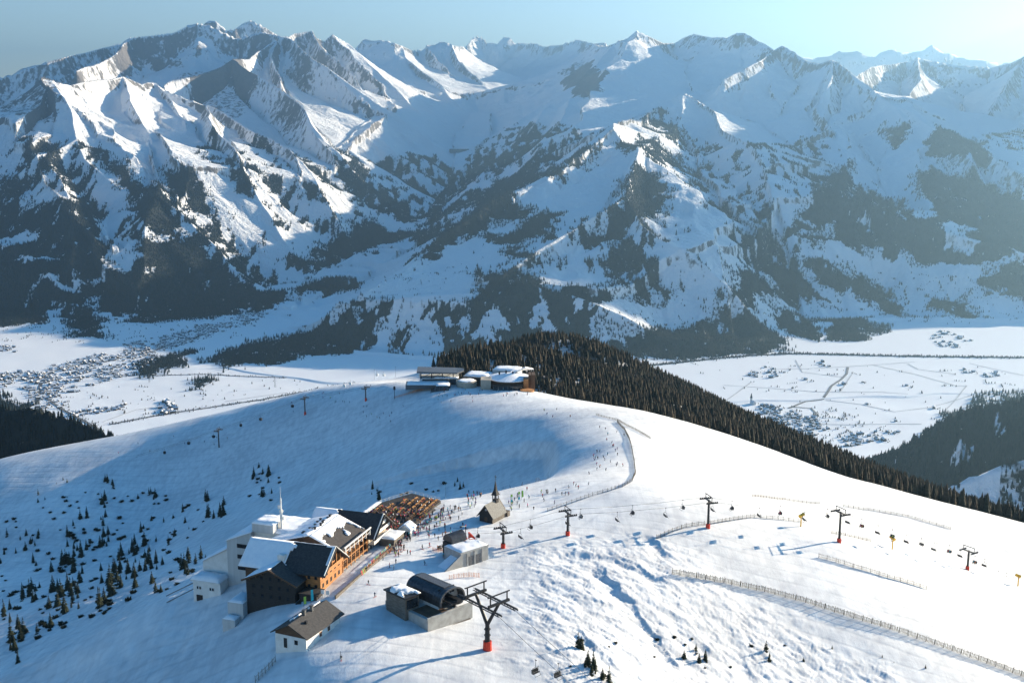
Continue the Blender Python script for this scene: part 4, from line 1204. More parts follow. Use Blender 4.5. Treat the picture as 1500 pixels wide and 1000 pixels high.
def small_house():
    fr = Frame(449, 954, R(-24.5), .8)
    t = thing('small_house', 'small white house with dark snow-patched roof on the slope below the hotel', 'house', fr.o, fr.a)
    mb = MB(); mb.box(-10.5, 0, 0, 17.5, -4, 2.9); mb.build('wall', M['white_wall'], t)
    mb = MB(); gable_walls(mb, -10.46, -.04, .04, 17.46, 2.9, 3.7, 6.4, 'y'); mb.build('gable', M['brown_wood'], t)
    s1, s2 = roof_slopes(-10.5, 0, 0, 17.5, 3.8, 6.5, 'y', 1.0)
    mb = MB(); mb.slab(*s1, .3); mb.slab(*s2, .3); rf = mb.build('roof', M['roof_dark'], t)
    a, b, c, d = s1
    snow_sheet(a, b, c, d, 14, 30, .35, rf, seed=51, patch=lambda u, v, n: max(.22 - math.hypot((u - .45) * 1.1, v - .62) * 1.2, .17 - math.hypot((u - .35) * 1.0, v - .16), (u - .9) * 2) + .1 * n - .05)
    for y, x in ((7.0, -5.2), (10.5, -5.0)):
        c_ = MB(); c_.box(x - .4, x + .4, y - .4, y + .4, 5.6, 8.0); c_.box(x - .55, x + .55, y - .55, y + .55, 8.0, 8.15); c_.build('chimney', M['steel'], rf)
    c_ = MB(); c_.box(-3.2, -2.5, 4, 4.7, 4.8, 6.2); c_.build('chimney', M['dark_steel'], rf)
    window(t, (-3.4, 0, 1.3), (1, 0), 1.1, 1.3, (0, -1), 'dark_wood')
    dr = MB().box(-7.6, -6.5, -.08, -.01, -.9, 2.0).build('door', M['dark_wood'], t)
    MB().box(-6.75, -6.65, -.14, -.09, .5, .7).build('handle', M['steel'], dr)
    for y in (7.2, 11.5): window(t, (0, y, 1.5), (0, 1), 1.1, 1.4, (1, 0), 'orange_wood')
small_house()

def chapel():
    fr = Frame(721.5, 767, R(-31))
    t = thing('chapel', 'small weathered timber chapel with shingled roof and pointed bell turret on the snow plateau', 'chapel', fr.o, fr.a)
    W, L_ = 5.6, 9.2
    mb = MB(); gable_walls(mb, -W, 0, 0, L_, -2, 3.2, 6.8, 'y'); mb.build('wall', M['grey_wood'], t)
    MB().solid([(-W, -.06, -1), (0, -.06, -1), (0, -.06, 3.2), (-W / 2, -.06, 6.8), (-W, -.06, 3.2)], [(-W, -.01, -1), (0, -.01, -1), (0, -.01, 3.2), (-W / 2, -.01, 6.8), (-W, -.01, 3.2)]).build('gable_front', M['dark_wood'], t)
    s1, s2 = roof_slopes(-W, 0, 0, L_ - 1.5, 3.2, 6.8, 'y', .9)
    mb = MB(); mb.slab(*s1, .2); mb.slab(*s2, .2)
    m = -W / 2
    mb.add([(m, L_ - .6, 6.95), (-W - .9, L_ - .6, 2.2), (m, L_ + 1.6, 2.6), (.9, L_ - .6, 2.2)], [(0, 1, 2), (0, 2, 3), (1, 3, 2)])
    mb.build('roof', M['shingle'], t)
    b = MB(); y = L_ - 2.6
    b.box(m - .85, m + .85, y - .85, y + .85, 5.8, 7.2)
    for i in (-1, 1):
        for j in (-1, 1): b.box(m + i * .75 - .12, m + i * .75 + .12, y + j * .75 - .12, y + j * .75 + .12, 7.2, 8.8)
    tu = b.build('bell_turret', M['dark_wood'], t)
    s = MB(); s.add([(m - 1.2, y - 1.2, 8.8), (m + 1.2, y - 1.2, 8.8), (m + 1.2, y + 1.2, 8.8), (m - 1.2, y + 1.2, 8.8), (m - .5, y - .5, 10.6), (m + .5, y - .5, 10.6), (m + .5, y + .5, 10.6), (m - .5, y + .5, 10.6), (m, y, 14.6)],
                    [(3, 2, 1, 0), (0, 1, 5, 4), (1, 2, 6, 5), (2, 3, 7, 6), (3, 0, 4, 7), (4, 5, 8), (5, 6, 8), (6, 7, 8), (7, 4, 8)])
    s.build('spire', M['dark_wood'], tu)
    c = MB(); c.bar((m, y, 14.4), (m, y, 16.4), .14, .14); c.bar((m - .5, y, 15.7), (m + .5, y, 15.7), .14, .14); c.build('cross', M['dark_steel'], tu)
    MB().tube((m, y, 7.6), (m, y, 8.3), .4, .2, 10).build('bell', M['steel'], tu)
    for yy in (3.0, 4.7, 6.4): window(t, (0, yy, 2.3), (0, 1), 1.1, .7, (1, 0), 'dark_wood')
    window(t, (m, -.05, 4.9), (1, 0), .6, .6, (0, -1), 'frame_white')
    d = MB().box(m - .6, m + .6, -.14, -.07, -.2, 2.1).build('door', M['brown_wood'], t)
    MB().box(m + .4, m + .5, -.2, -.15, .9, 1.1).build('handle', M['steel'], d)
    MB().box(-W - .5, 0.6, L_ + .4, L_ + 2.2, -2, 1.9).build('shed', M['grey_wood'], t)
chapel()

def arch_pts(w, h, n=12, flat=0.0):
    """half an oval cross-section from one foot over the top to the other"""
    return [(-w / 2 * math.copysign(abs(math.cos(math.pi * i / n)) ** .75, math.cos(math.pi * i / n)), h * math.sin(math.pi * i / n) ** .75) for i in range(n + 1)]

def barrel_station():
    fr = Frame(627, 925, R(-46))             # x runs along the rope towards the big tower, y across
    t = thing('lift_station', 'chairlift station with dark barrel roof, timber cabin and concrete base behind the Y-shaped tower', 'lift station', fr.o, fr.a)
    mb = MB(); mb.box(-20, 0, 0, 17.5, -5, 3.6); mb.box(-.3, .15, -.15, 17.6, 3.6, 4.2); mb.build('base', M['concrete'], t)
    MB().box(.16, .3, 1, 16.5, -4.2, -.6).build('retaining_wall', M['grey_wood'], t)
    sd = snow_sheet((-20, 0, 3.65), (-.4, 0, 3.65), (-.4, 17.4, 3.65), (-20, 17.4, 3.65), 20, 18, .35, t, 'deck_snow', seed=61, patch=lambda u, v, n: n + (.3 if v > .55 else -.1))
    dk = MB().box(-8.5, -.5, 1.2, 8.5, 3.66, 3.8).build('deck', M['brown_wood'], t)
    # timber cabin
    mb = MB(); mb.box(-18, -9, -1.2, 4.2, -4, 7.8); cb = mb.build('cabin', M['grey_wood'], t)
    mb = MB(); mb.box(-18.6, -8.2, -1.8, 4.8, 7.8, 8.2); rf = mb.build('roof', M['dark_steel'], cb)
    snow_sheet((-18, -1.6, 8.22), (-8.4, -1.6, 8.22), (-8.4, 4.4, 8.22), (-18, 4.4, 8.22), 20, 14, .8, rf, seed=62, patch=lambda u, v, n: .12 + n + (.6 if v > .6 else 0))
    MB().box(-8.98, -8.9, -.6, 3.6, 4.2, 7.0).build('window', M['glass'], cb)
    MB().box(-14, -12.6, 4.22, 4.3, 3.7, 6.0).build('door', M['dark_wood'], cb)
    # barrel roof over the machinery
    A = arch_pts(9.4, 4.8)
    y0 = 11.4
    mb = MB()
    x0, x1 = -18.5, -2.2
    inner = arch_pts(8.9, 4.5)
    pa = [(x0, y0 + a, 4.6 + b) for a, b in A]; pb = [(x1, y0 + a, 4.6 + b) for a, b in A]
    n = len(A)
    qa = [(x0, y0 + a, 4.6 + b) for a, b in inner]; qb = [(x1, y0 + a, 4.6 + b) for a, b in inner]
    mb.add(pa + pb + qa + qb, [(i, i + 1, n + i + 1, n + i) for i in range(n - 1)] + [(2 * n + i + 1, 2 * n + i, 3 * n + i, 3 * n + i + 1) for i in range(n - 1)] +
           [(n + i, n + i + 1, 3 * n + i + 1, 3 * n + i) for i in range(n - 1)] + [(i + 1, i, 2 * n + i, 2 * n + i + 1) for i in range(n - 1)])
    ro = mb.build('barrel_roof', M['metal_roof'], t)
    sm = MB()
    for k in range(14):
        xx = x0 + .6 + k * 1.25
        for i in range(n - 1): sm.bar((xx, y0 + A[i][0] * 1.005, 4.62 + A[i][1]), (xx, y0 + A[i + 1][0] * 1.005, 4.62 + A[i + 1][1]), .08, .08)
    sm.build('seam', M['metal_roof'], ro)
    rim = MB()
    for i in range(n - 1): rim.bar((x1 + .1, y0 + A[i][0] * 1.02, 4.65 + A[i][1]), (x1 + .1, y0 + A[i + 1][0] * 1.02, 4.65 + A[i + 1][1]), .45, .45)
    rim.build('rim', M['steel'], ro)
    MB().box(x0 + 1, x1 - 2, y0 - 1.4, y0 + 1.2, 9.35, 9.55).build('ridge_cap', M['steel'], ro)
    # end screen with windows, and the side below the roof
    sc_ = MB(); sc_.add([(x0 + .8, y0 + a, 4.6 + b) for a, b in inner], [tuple(range(n))]); sc_.add([(x1 - 2.6, y0 + a, 4.6 + b) for a, b in inner], [tuple(range(n))[::-1]])
    sc_.box(x0, x1 - 1, y0 - 4.7, y0 - 4.3, 3.6, 4.7); sc_.box(x0, x1 - 1, y0 + 4.3, y0 + 4.7, 3.6, 4.7)
    sc_.build('end_wall', M['grey_wall'], t)
    for k in range(3): MB().box(x1 - 2.58, x1 - 2.5, y0 - 3.2 + k * 2.2, y0 - 1.4 + k * 2.2, 7.0, 9.2).build('window', M['glass'], t)
    mc = MB(); mc.disc((-1.5, y0, 6.0), (0, 0, 1), 2.9, .5, 20); mc.tube((-1.5, y0, 3.6), (-1.5, y0, 6), .6, .6, 8); mc.bar((-7, y0, 6.6), (.8, y0, 6.6), 1.4, .8); mc.bar((-3, y0 - 3, 6.3), (1.2, y0 - 3, 6.3), .4, .5); mc.bar((-3, y0 + 3, 6.3), (1.2, y0 + 3, 6.3), .4, .5)
    mc.build('bullwheel', M['dark_steel'], t)
    return fr, y0
BARREL, BARREL_Y = barrel_station()

def bunker_station():
    fr = Frame(675.5, 831, R(41.5))          # x along the concrete front, y away from it
    t = thing('lift_station', 'pale concrete chairlift top station with dark hood roof and unloading ramp beside the chapel piste', 'lift station', fr.o, fr.a)
    mb = MB(); mb.box(0, 11.8, 0, 9, -5, 4.9); mb.box(-.12, 11.9, -.12, 0, 4.5, 5.15); mb.build('base', M['concrete'], t)
    for x in (2.6, 5.8, 9.0): MB().box(x - .2, x + .2, -.22, -.01, -3, 4.4).build('buttress', M['concrete'], t)
    for x in (4.3, 7.4): MB().box(x - 1.0, x + 1.0, -.1, -.02, -1.2, 3.0).build('gate', M['steel'], t)
    snow_sheet((0, 0, 4.95), (11.8, 0, 4.95), (11.8, 9, 4.95), (0, 9, 4.95), 14, 12, .5, t, 'deck_snow', seed=71)
    mb = MB(); mb.solid([(-.05, 0, -5), (-.05, 0, 4.2), (-9.5, 0, -1.2), (-9.5, 0, -5)], [(-.05, .5, -5), (-.05, .5, 4.2), (-9.5, .5, -1.2), (-9.5, .5, -5)]); mb.build('ramp_wall', M['concrete'], t)
    mb = MB(); mb.solid([(-.05, .52, -5), (-.05, .52, 2.9), (-10.5, .52, -1.8), (-10.5, .52, -5)], [(-.05, 5.5, -5), (-.05, 5.5, 2.9), (-10.5, 5.5, -1.8), (-10.5, 5.5, -5)]); mb.build('ramp', M['snow_cap'], t)
    mb = MB(); mb.box(3.5, 6.6, 8.0, 11.4, -5, 5.6); mb.build('drive_pillar', M['concrete'], t)
    A = [(-2.7, 0), (-2.4, 1.3), (-1.3, 2.3), (0, 2.8), (1.3, 2.3), (2.4, 1.3), (2.7, 0)]
    n = len(A)
    mb = MB(); pa = [(2.2, 9.8 + a, 5.7 + b) for a, b in A]; pb = [(8.4, 9.8 + a, 5.7 + b * 1.1) for a, b in A]
    mb.solid(pa, pb); hd = mb.build('hood', M['metal_roof'], t)
    MB().box(8.42, 8.52, 8.2, 11.4, 5.9, 7.8).build('window', M['glass'], hd)
    mb = MB(); mb.box(1.6, 3.45, 7.6, 11.8, -5, 5.6); mb.build('cabin', M['dark_wood'], t)
    m = MB(); m.tube((10.6, 10.5, 4.9), (10.6, 10.5, 9.0), .14, .14); m.tube((10.6, 10.5, 9.0), (8.2, 9.8, 9.8), .12, .1); m.disc((8.0, 9.8, 9.6), (0, 0, 1), .5, .3); m.build('gantry', M['dark_steel'], t)
    for x in (7.2, 9.6): MB().bar((x, 7.4, 5.3), (x + 2.0, 6.4, 5.1), .35, .5).build('red_barrier', M['red_pad'], t)
    for (x, y) in ((9.6, 9.6), (13.6, 12.8)): MB().solid([(x, y, 3.0), (x + .5, y, 3.0), (x + .5, y, 5.6), (x, y, 5.6)], [(x + .6, y - 2.4, 2.4), (x + 1.1, y - 2.4, 2.4), (x + 1.1, y - 2.4, 4.0), (x + .6, y - 2.4, 4.0)]).build('red_barrier', M['red_pad'], t)
    return fr
BUNKER = bunker_station()

def far_stations():
    fr = Frame(628, 571, R(2))
    t = thing('gondola_station', 'low gondola station with flat grey roof decks and glazed wedge entrance on the far hilltop', 'lift station', fr.o, fr.a)
    w = MB(); w.box(-7, 22, 10, 24, -3, 8); w.build('wall', M['grey_wall'], t)
    MB().box(-5, 20, 9.9, 9.98, 2, 7).build('glazing', M['glass'], t)
    r = MB(); r.slab((-9, 8, 14.4), (21, 8, 13.2), (21, 26, 13.2), (-9, 26, 14.4), 1.3); r.solid([(21, 8, 11.9), (21, 8, 13.2), (26, 14, 13.6), (26, 14, 12.6)], [(21, 26, 11.9), (21, 26, 13.2), (26, 22, 13.6), (26, 22, 12.6)]); r.build('upper_roof', M['steel'], t)
    p = MB()
    for x in (-6, 2, 10, 18): p.tube((x, 10, 7.5), (x, 10, 12.4), .35); p.tube((x, 10, 8), (x + 7, 10, 12.2), .2)
    p.build('truss', M['dark_steel'], t)
    snow_sheet((4, 9, 8.05), (22, 9, 8.05), (22, 14, 8.05), (4, 14, 8.05), 8, 6, .8, t, seed=81)
    pts = []
    for k in range(9):
        a = k / 8
        pts.append((-17 + 33 * a, 2 + 5 * math.sin(a * 2.2), 0))
    b = MB()
    n = len(pts)
    front = [(x, -y * .35, .4 + 1.2 * math.sin(min(1, i / 4) * 1.57)) for i, (x, y, z) in enumerate(pts)]
    up = [(x, -y * .35 - 1.0, 4.8) for x, y, z in pts]
    backd = [(x, 12, .4) for x, y, z in pts]; backu = [(x, 12, 4.8) for x, y, z in pts]
    b.add(front + up + backd + backu, [(i, i + 1, n + i + 1, n + i) for i in range(n - 1)] + [(n + i, n + i + 1, 3 * n + i + 1, 3 * n + i) for i in range(n - 1)] + [(0, n, 3 * n, 2 * n), (n - 1, 3 * n - 1, 4 * n - 1, 2 * n - 1)] + [(2 * n + i + 1, 2 * n + i, 3 * n + i, 3 * n + i + 1) for i in range(n - 1)])
    b.build('curved_deck', M['steel'], t)
    snow_sheet((-16, -1, 4.85), (15, -2.4, 4.85), (15, 11.5, 4.85), (-16, 11.5, 4.85), 12, 8, .6, t, seed=82)
    e = MB(); e.solid([(0, -7, -2), (15, -7, -2), (15, -7, 5.5), (6, -7, 5.5)], [(0, 1, -2), (15, 1, -2), (15, 1, 5.5), (6, 1, 5.5)]); e.build('entrance', M['glass'], t)
    snow_sheet((5.6, -7.4, 5.6), (15.6, -7.4, 5.6), (15.6, 1.2, 5.6), (5.6, 1.2, 5.6), 6, 6, .5, t, seed=83)
    for x in (2, 5, 8, 11, 14): MB().box(x - .15, x + .15, -7.2, -7.02, -1, min(5.5, 1 + x)).build('mullion', M['steel'], t)
    ap = MB(); ap.tube((28, 6, -2), (28, 6, 6.5), 7.5, 7.5, 20); ap.build('round_terrace', M['beige'], t)
    snow_sheet((21.5, -.5, 6.55), (34.5, -.5, 6.55), (34.5, 12.5, 6.55), (21.5, 12.5, 6.55), 12, 12, .6, t, seed=84, patch=lambda u, v, n: .26 - (u - .5) ** 2 - (v - .5) ** 2)
    t.scale = (1, 1, .84)
    # restaurant drum
    fr = Frame(742, 571, R(0))
    t = thing('hilltop_restaurant', 'round hilltop restaurant with snow-covered drum roof and orange side wall below the wood', 'restaurant', fr.o, fr.a)
    d = MB(); d.tube((2, 16, -3), (2, 16, 6.5), 14.5, 14.5, 28); d.build('drum', M['brown_wood'], t)
    d = MB(); d.tube((2, 16, 6.5), (2, 16, 7.1), 16, 16, 32); d.tube((2, 16, 7.1), (2, 16, 10.5), 15.8, 3.0, 32); d.build('drum_roof', M['snow_cap'], t, smooth=False)
    g = MB(); g.box(-10, 11, -1.5, 4, -2, 3.4); g.build('terrace_front', M['glass'], t)
    g = MB(); g.box(-11, 12, -2.4, 4.4, 3.4, 3.9); g.box(-11, 12, -2.5, -2.3, 3.9, 4.9); g.build('balcony', M['dark_wood'], t)
    for x in (-9.5, -6, -2.5, 1, 4.5, 8, 11): MB().box(x - .25, x + .25, -2.4, -2.0, -2, 4.9).build('post', M['grey_wood'], t)
    o_ = MB(); o_.box(12.4, 16, 2, 9, -3, 8.8); o_.build('side_wall', M['orange_wood'], t)
    o_ = MB(); o_.box(16.1, 21, 6, 16, -6, 11.5); o_.box(18, 18.6, 5, 5.6, -5, 14); o_.build('tower_block', M['brown_wood'], t)
    r = MB(); r.solid([(2, 18, 9.6), (14, 18, 15.8), (14, 18, 14.8), (2, 18, 8.6)], [(4, 30, 9.6), (20, 30, 11.2), (20, 30, 10.2), (4, 30, 8.6)]); r.build('pitched_roof', M['snow_cap'], t)
    w = MB(); w.box(-19, -11.5, 2, 14, -3, 8.2); w.build('wall', M['beige'], t)
    for k in range(3): MB().box(-6 + k * 5, -4.8 + k * 5, 15, 16.2, 9.2, 12.0 + (k % 2)).build('chimney', M['dark_steel'], t)
    b = MB(); b.tube((15, -3.5, -2), (15, -3.5, 1.0), 5, 5, 20); b.tube((15, -3.5, 1.0), (15, -3.5, 1.15), 5.2, 5.2, 20); b.build('round_bar', M['orange_wood'], t)
    t.scale = (1, 1, .86)
    # flat shed between
    fr = Frame(692, 566, R(-14))
    t = thing('ski_depot', 'flat dark ski depot with thick snow roof between the gondola station and the round restaurant', 'building', fr.o, fr.a)
    d = MB(); d.box(-8, 10, 6, 22, -3, 5.6); d.build('wall', M['dark_wood'], t)
    MB().box(-7, 9, 5.9, 5.98, 1, 4).build('glazing', M['glass'], t)
    MB().box(-9, 11, 5, 23, 5.6, 6.2).build('roof', M['steel'], t)
    snow_sheet((-8.8, 5.2, 6.25), (10.8, 5.2, 6.25), (10.8, 22.8, 6.25), (-8.8, 22.8, 6.25), 8, 8, 1.2, t, seed=86)
    d = MB(); d.box(10.2, 30, 20, 34, -3, 9.0); d.build('rear_hall', M['grey_wall'], t)
    snow_sheet((10.2, 20, 9.05), (30, 20, 9.05), (30, 34, 9.05), (10.2, 34, 9.05), 8, 8, 1.0, t, seed=87)
far_stations()
# ------------------------------------------------------------------ lifts
def big_tower():
    b = hitg(714, 951)
    ang = BARREL.a
    t = thing('lift_tower', 'big dark Y-shaped lift tower with red padded foot at the front of the plateau', 'lift tower', b, ang)
    m = MB(); m.tube((0, 0, -1), (0, 0, 8), .85, .62, 10)
    for z in (2.6, 4.4, 6.2): m.tube((0, 0, z), (0, 0, z + .25), .95, .95, 10)
    m.build('mast', M['dark_steel'], t)
    m = MB(); m.tube((0, 0, -.5), (0, 0, 2.7), 1.35, 1.25, 12); m.build('foot_pad', M['red_pad'], t)
    for s in (-1, 1):
        a = MB(); a.tube((0, 0, 7.6), (s * 4.8, 0, 15.4), .55, .42, 8); a.build('arm', M['dark_steel'], t)
        c = MB(); c.bar((s * 4.8, -4.0, 15.6), (s * 4.8, 4.0, 15.6), .6, .7)
        for y in (-3.2, 3.2): c.bar((s * 4.8, y, 15.8), (s * 4.8, y, 18.2), .28, .28)
        c.bar((s * 4.8, -4.2, 18.3), (s * 4.8, 4.2, 18.3), .3, .3)
        c.build('crossarm', M['dark_steel'], t)
    for y in (-3.1, 3.1):
        c = MB(); c.bar((-8.5, y, 15.1), (9.0, y, 14.2), .35, .45); c.bar((-8.5, y - .7, 15.5), (9.0, y - .7, 14.6), .10, .10); c.bar((-8.5, y - .75, 14.9), (9, y - .75, 14.0), .5, .06)
        sh = c.build('sheave_train', M['dark_steel'], t)
        w = MB()
        for k in range(14):
            x = -8.2 + k * 1.3
            w.disc((x, y + .35, 14.75 - (x + 8.5) * .051), (0, 1, 0), .33, .16, 10)
        w.build('sheave', M['steel'], sh)
    return b, ang
BT, BT_A = big_tower()

def t_tower(loc, rz, h, label, pad='red_pad', col='dark_steel', pad_h=1.6):
    t = thing('lift_tower', label, 'lift tower', loc, rz, 'towers of the lifts')
    m = MB(); m.tube((0, 0, -1), (0, 0, h), .48, .36, 8); m.build('mast', M[col], t)
    if pad: MB().tube((0, 0, -.6), (0, 0, pad_h), .85, .8, 10).build('foot_pad', M[pad], t)
    c = MB(); c.bar((0, -3.1, h - .4), (0, 3.1, h - .4), .45, .5)
    for y in (-2.6, 2.6): c.bar((0, y, h - .3), (0, y, h + 1.5), .18, .18)
    c.bar((0, -2.9, h + 1.6), (0, 2.9, h + 1.6), .22, .22)
    c.build('crossarm', M[col], t)
    for y in (-2.9, 2.9):
        c = MB(); c.bar((-2.3, y, h - .55), (2.3, y, h - .55), .22, .35); c.bar((-2.1, y + .6, h - .85), (2.1, y + .6, h - .85), .4, .06)
        s = c.build('sheave_train', M[col], t)
        w = MB()
        for k in range(6): w.disc((-2.0 + k * .8, y, h - .25), (0, 1, 0), .3, .18, 8)
        w.build('sheave', M[col], s)
    la = MB(); la.bar((.5, -.22, 0), (.5, -.22, h - .5), .06, .06); la.bar((.5, .22, 0), (.5, .22, h - .5), .06, .06)
    for k in range(int(h / .6)): la.bar((.5, -.22, .4 + k * .6), (.5, .22, .4 + k * .6), .05, .05)
    la.build('ladder', M[col], t)
    return t

def chair_proto(loc, rz, label):
    """a four-seat chair hanging from its grip at the origin"""
    t = thing('lift_chair', label, 'lift chair', loc, rz, 'chairs hanging on the chairlifts')
    h = MB(); h.bar((-.25, 0, -.02), (.25, 0, -.02), .14, .16); h.tube((0, 0, -.05), (0, -.15, -1.7), .055); h.tube((0, -.15, -1.7), (0, 0, -1.8), .055); h.bar((0, -1.05, -1.8), (0, 1.05, -1.8), .08, .08)
    for y in (-1.05, 1.05): h.tube((0, y, -1.8), (-.35, y, -3.2), .045); h.tube((-.35, y, -3.2), (.3, y, -3.25), .045)
    h.build('hanger', M['steel'], t)
    MB().slab((-.3, -1.05, -3.15), (.32, -1.05, -3.05), (.32, 1.05, -3.05), (-.3, 1.05, -3.15), .16).build('seat', M['dark_steel'], t)
    b = MB(); b.solid([(-.36, -1.05, -3.1), (-.26, -1.05, -3.1), (-.40, -1.05, -2.3), (-.48, -1.05, -2.3)], [(-.36, 1.05, -3.1), (-.26, 1.05, -3.1), (-.40, 1.05, -2.3), (-.48, 1.05, -2.3)]); b.build('backrest', M['dark_steel'], t)
    f = MB(); f.bar((.75, -1.0, -3.7), (.75, 1.0, -3.7), .07, .07); f.bar((.1, -.9, -2.5), (.75, -.9, -3.7), .05, .05); f.bar((.1, .9, -2.5), (.75, .9, -3.7), .05, .05); f.build('footrest', M['steel'], t)
    return t

def rope(name, label, pts, r=.045, sag=.012):
    m = MB()
    pts = [Vector(p) for p in pts]
    for a, b in zip(pts[:-1], pts[1:]):
        L = (b - a).length
        n = max(2, int(L / 14))
        prev = a
        for k in range(1, n + 1):
            s = k / n
            q = a.lerp(b, s) - Vector((0, 0, 4 * sag * L * s * (1 - s)))
            m.tube(prev, q, r, r, 5); prev = q
    return tag(m.build(name, M['rope'], smooth=True), label, 'cable', 'ropes of the lifts')

def on_rope(pts, d, sag=.012):
    """point and heading at distance d along the sagging rope"""
    for a, b in zip(pts[:-1], pts[1:]):
        L = (b - a).length
        if d <= L:
            s = d / L
            q = a.lerp(b, s) - Vector((0, 0, 4 * sag * L * s * (1 - s)))
            return q, math.atan2(b.y - a.y, b.x - a.x)
        d -= L
    return None, None

# the chairlift on the right: five towers from the concrete station down the sunny slope
spec = [(737, 802, 768), (831.5, 784, 743), (1037, 773, 725), (1229, 794, 743), (1417, 834, 800)]
bases = [hitg(a, b) for a, b, c in spec]
def tower_h(b, top):
    u, v, w = ray(750, top)
    return max(5, CAM_Z + w / v * b.y - b.z) - 1.7
hs = [tower_h(b, s[2]) for b, s in zip(bases, spec)]
where = ['nearest the concrete lift station', 'with bright red foot, right of the chapel', 'beside the long curved snow fence', 'with red foot mid-slope below the snow gun', 'smallest in its row, far down the slope']
line = [BUNKER.world(6.5, 11, 8.2)] + [b + Vector((0, 0, h)) for b, h in zip(bases, hs)]
line.append(line[-1] + (line[-1] - line[-2]).normalized() * 150 + Vector((0, 0, -22)))
for k, (b, h) in enumerate(zip(bases, hs)):
    d = (line[k + 2] - line[k])
    t_tower(b, math.atan2(d.y, d.x), h, 'dark T-shaped chairlift tower ' + where[k])
sides = {}
for s in (-1, 1):
    pts = []
    for k, p in enumerate(line):
        d = (line[min(k + 1, len(line) - 1)] - line[max(k - 1, 0)]); d.z = 0; d.normalize()
        pts.append(p + Vector((-d.y, d.x, 0)) * 2.9 * s)
    sides[s] = pts
    rope('haul_rope', 'thin dark haul rope of the right-hand chairlift, ' + ('far' if s > 0 else 'near') + ' strand', pts)
tot = sum((b - a).length for a, b in zip(line[:-1], line[1:]))
names = ['between the concrete station and the first tower', 'between the first and the red-footed tower', 'between the red-footed tower and the tower by the snow fence', 'between the tower by the fence and the mid-slope tower', 'between the mid-slope tower and the smallest tower', 'beyond the smallest tower at the edge of the picture']
cum = np.cumsum([0] + [(b - a).length for a, b in zip(line[:-1], line[1:])])
chair0 = None
CHAIRS = []
count = {}
for s in (-1, 1):
    d = 9.0 if s > 0 else 4.0
    while d < tot - 3:
        q, hd = on_rope(sides[s], d)
        if q is None: break
        sec = int(np.searchsorted(cum, d) - 1)
        count[(sec, s)] = count.get((sec, s), 0) + 1
        n_ = count[(sec, s)]
        ordn = ['first', 'second', 'third', 'fourth', 'fifth', 'sixth', 'seventh', 'eighth', 'ninth', 'tenth', 'eleventh', 'twelfth'][min(n_ - 1, 11)]
        lab = 'dark lift chair on the %s strand, %s from the station %s' % ('far' if s > 0 else 'near', ordn, names[max(0, min(sec, 5))])
        words = lab.split()
        if len(words) > 16: lab = 'dark lift chair, %s on the %s strand %s' % (ordn, 'far' if s > 0 else 'near', names[max(0, min(sec, 5))])
        if len(lab.split()) > 16: lab = '%s %s-strand lift chair %s' % (ordn, 'far' if s > 0 else 'near', names[max(0, min(sec, 5))])
        rz = hd + (math.pi if s > 0 else 0)
        if chair0 is None: chair0 = chair_proto(q, rz, lab); c = chair0
        else: c = dup(chair0, q, rz, lab)
        CHAIRS.append((q, rz, s))
        d += 19.0 + (1.2 if s > 0 else 0)

# the lift in front: from the barrel-roofed station over the Y tower and down to the right
c_, s_ = math.cos(BT_A), math.sin(BT_A)
for s in (-1, 1):
    a = BARREL.world(-1.5, BARREL_Y + 2.9 * s, 6.2)
    b0 = BT + Vector((c_ * -4 - s_ * 3.1 * s, s_ * -4 + c_ * 3.1 * s, 15.1))
    b1 = BT + Vector((c_ * 6 - s_ * 3.1 * s, s_ * 6 + c_ * 3.1 * s, 14.4))
    e = b1 + Vector((c_, s_, 0)) * 75 + Vector((0, 0, -25))
    pts = [a, b0, b1, e]
    rope('haul_rope', 'dark haul rope running from the barrel-roofed station over the Y tower, ' + ('far' if s > 0 else 'near') + ' strand', pts, .05)
for (px, py, lab) in ((785, 966, 'empty dark lift chair low over the rough snow, the lower right lift, left one'), (818, 971, 'empty dark lift chair low over the rough snow beside the small spruces, right one')):
    u, v, w = ray(px, py)
    D = 296.0
    dup(chair0, Vector((u / v * D, D, CAM_Z + w / v * D)), BT_A, lab, 1.15)

# gondola lift down the far ridge
far_spec = [(321, 655, 626, 'leaning grey lift tower in the shaded bowl above the small spruces', 'dark_steel', None),
            (447, 607, 579, 'dark lift tower on the shaded ridge with skiers around its red foot', 'dark_steel', 'red_pad'),
            (536, 587, 564, 'dark lift tower with red foot on the sunlit ridge left of the gondola station', 'dark_steel', 'red_pad'),
            (548.5, 556, 541, 'pale lift tower on the skyline of the ridge, left one', 'steel', None),
            (579.5, 552, 537, 'pale lift tower on the skyline nearest the gondola station', 'steel', None)]
gb = []
for a, b, c, lab, col, pad in far_spec:
    p = hitg(a, b); h = tower_h(p, c)
    gb.append((p, h))
    t_tower(p, R(165), h, lab, pad, col, 2.2)
gline = [P(200, 668, 880)] + [p + Vector((0, 0, h)) for p, h in gb[:3]]
gline = [Vector(q) for q in gline] + [Vector((gb[2][0].x + 60, gb[2][0].y + 60, gb[2][0].z + 9))]
for s in (-1, 1):
    rope('haul_rope', 'thin gondola rope across the shaded bowl, ' + ('upper' if s > 0 else 'lower') + ' strand', [q + Vector((0, 2.9 * s, 0)) for q in gline], .06, .01)
def gondola(loc, rz, label):
    t = thing('gondola_cabin', label, 'gondola', loc, rz, 'gondola cabins')
    b = MB(); b.add(*cabin_shape()); b.build('body', M['dark_steel'], t, smooth=False)
    MB().box(-.98, .98, -.98, .98, -3.1, -2.2).build('window', M['glass'], t)
    h = MB(); h.tube((0, 0, 0), (.2, 0, -1), .08); h.tube((.2, 0, -1), (0, 0, -1.9), .08); h.build('hanger', M['steel'], t)
    return t
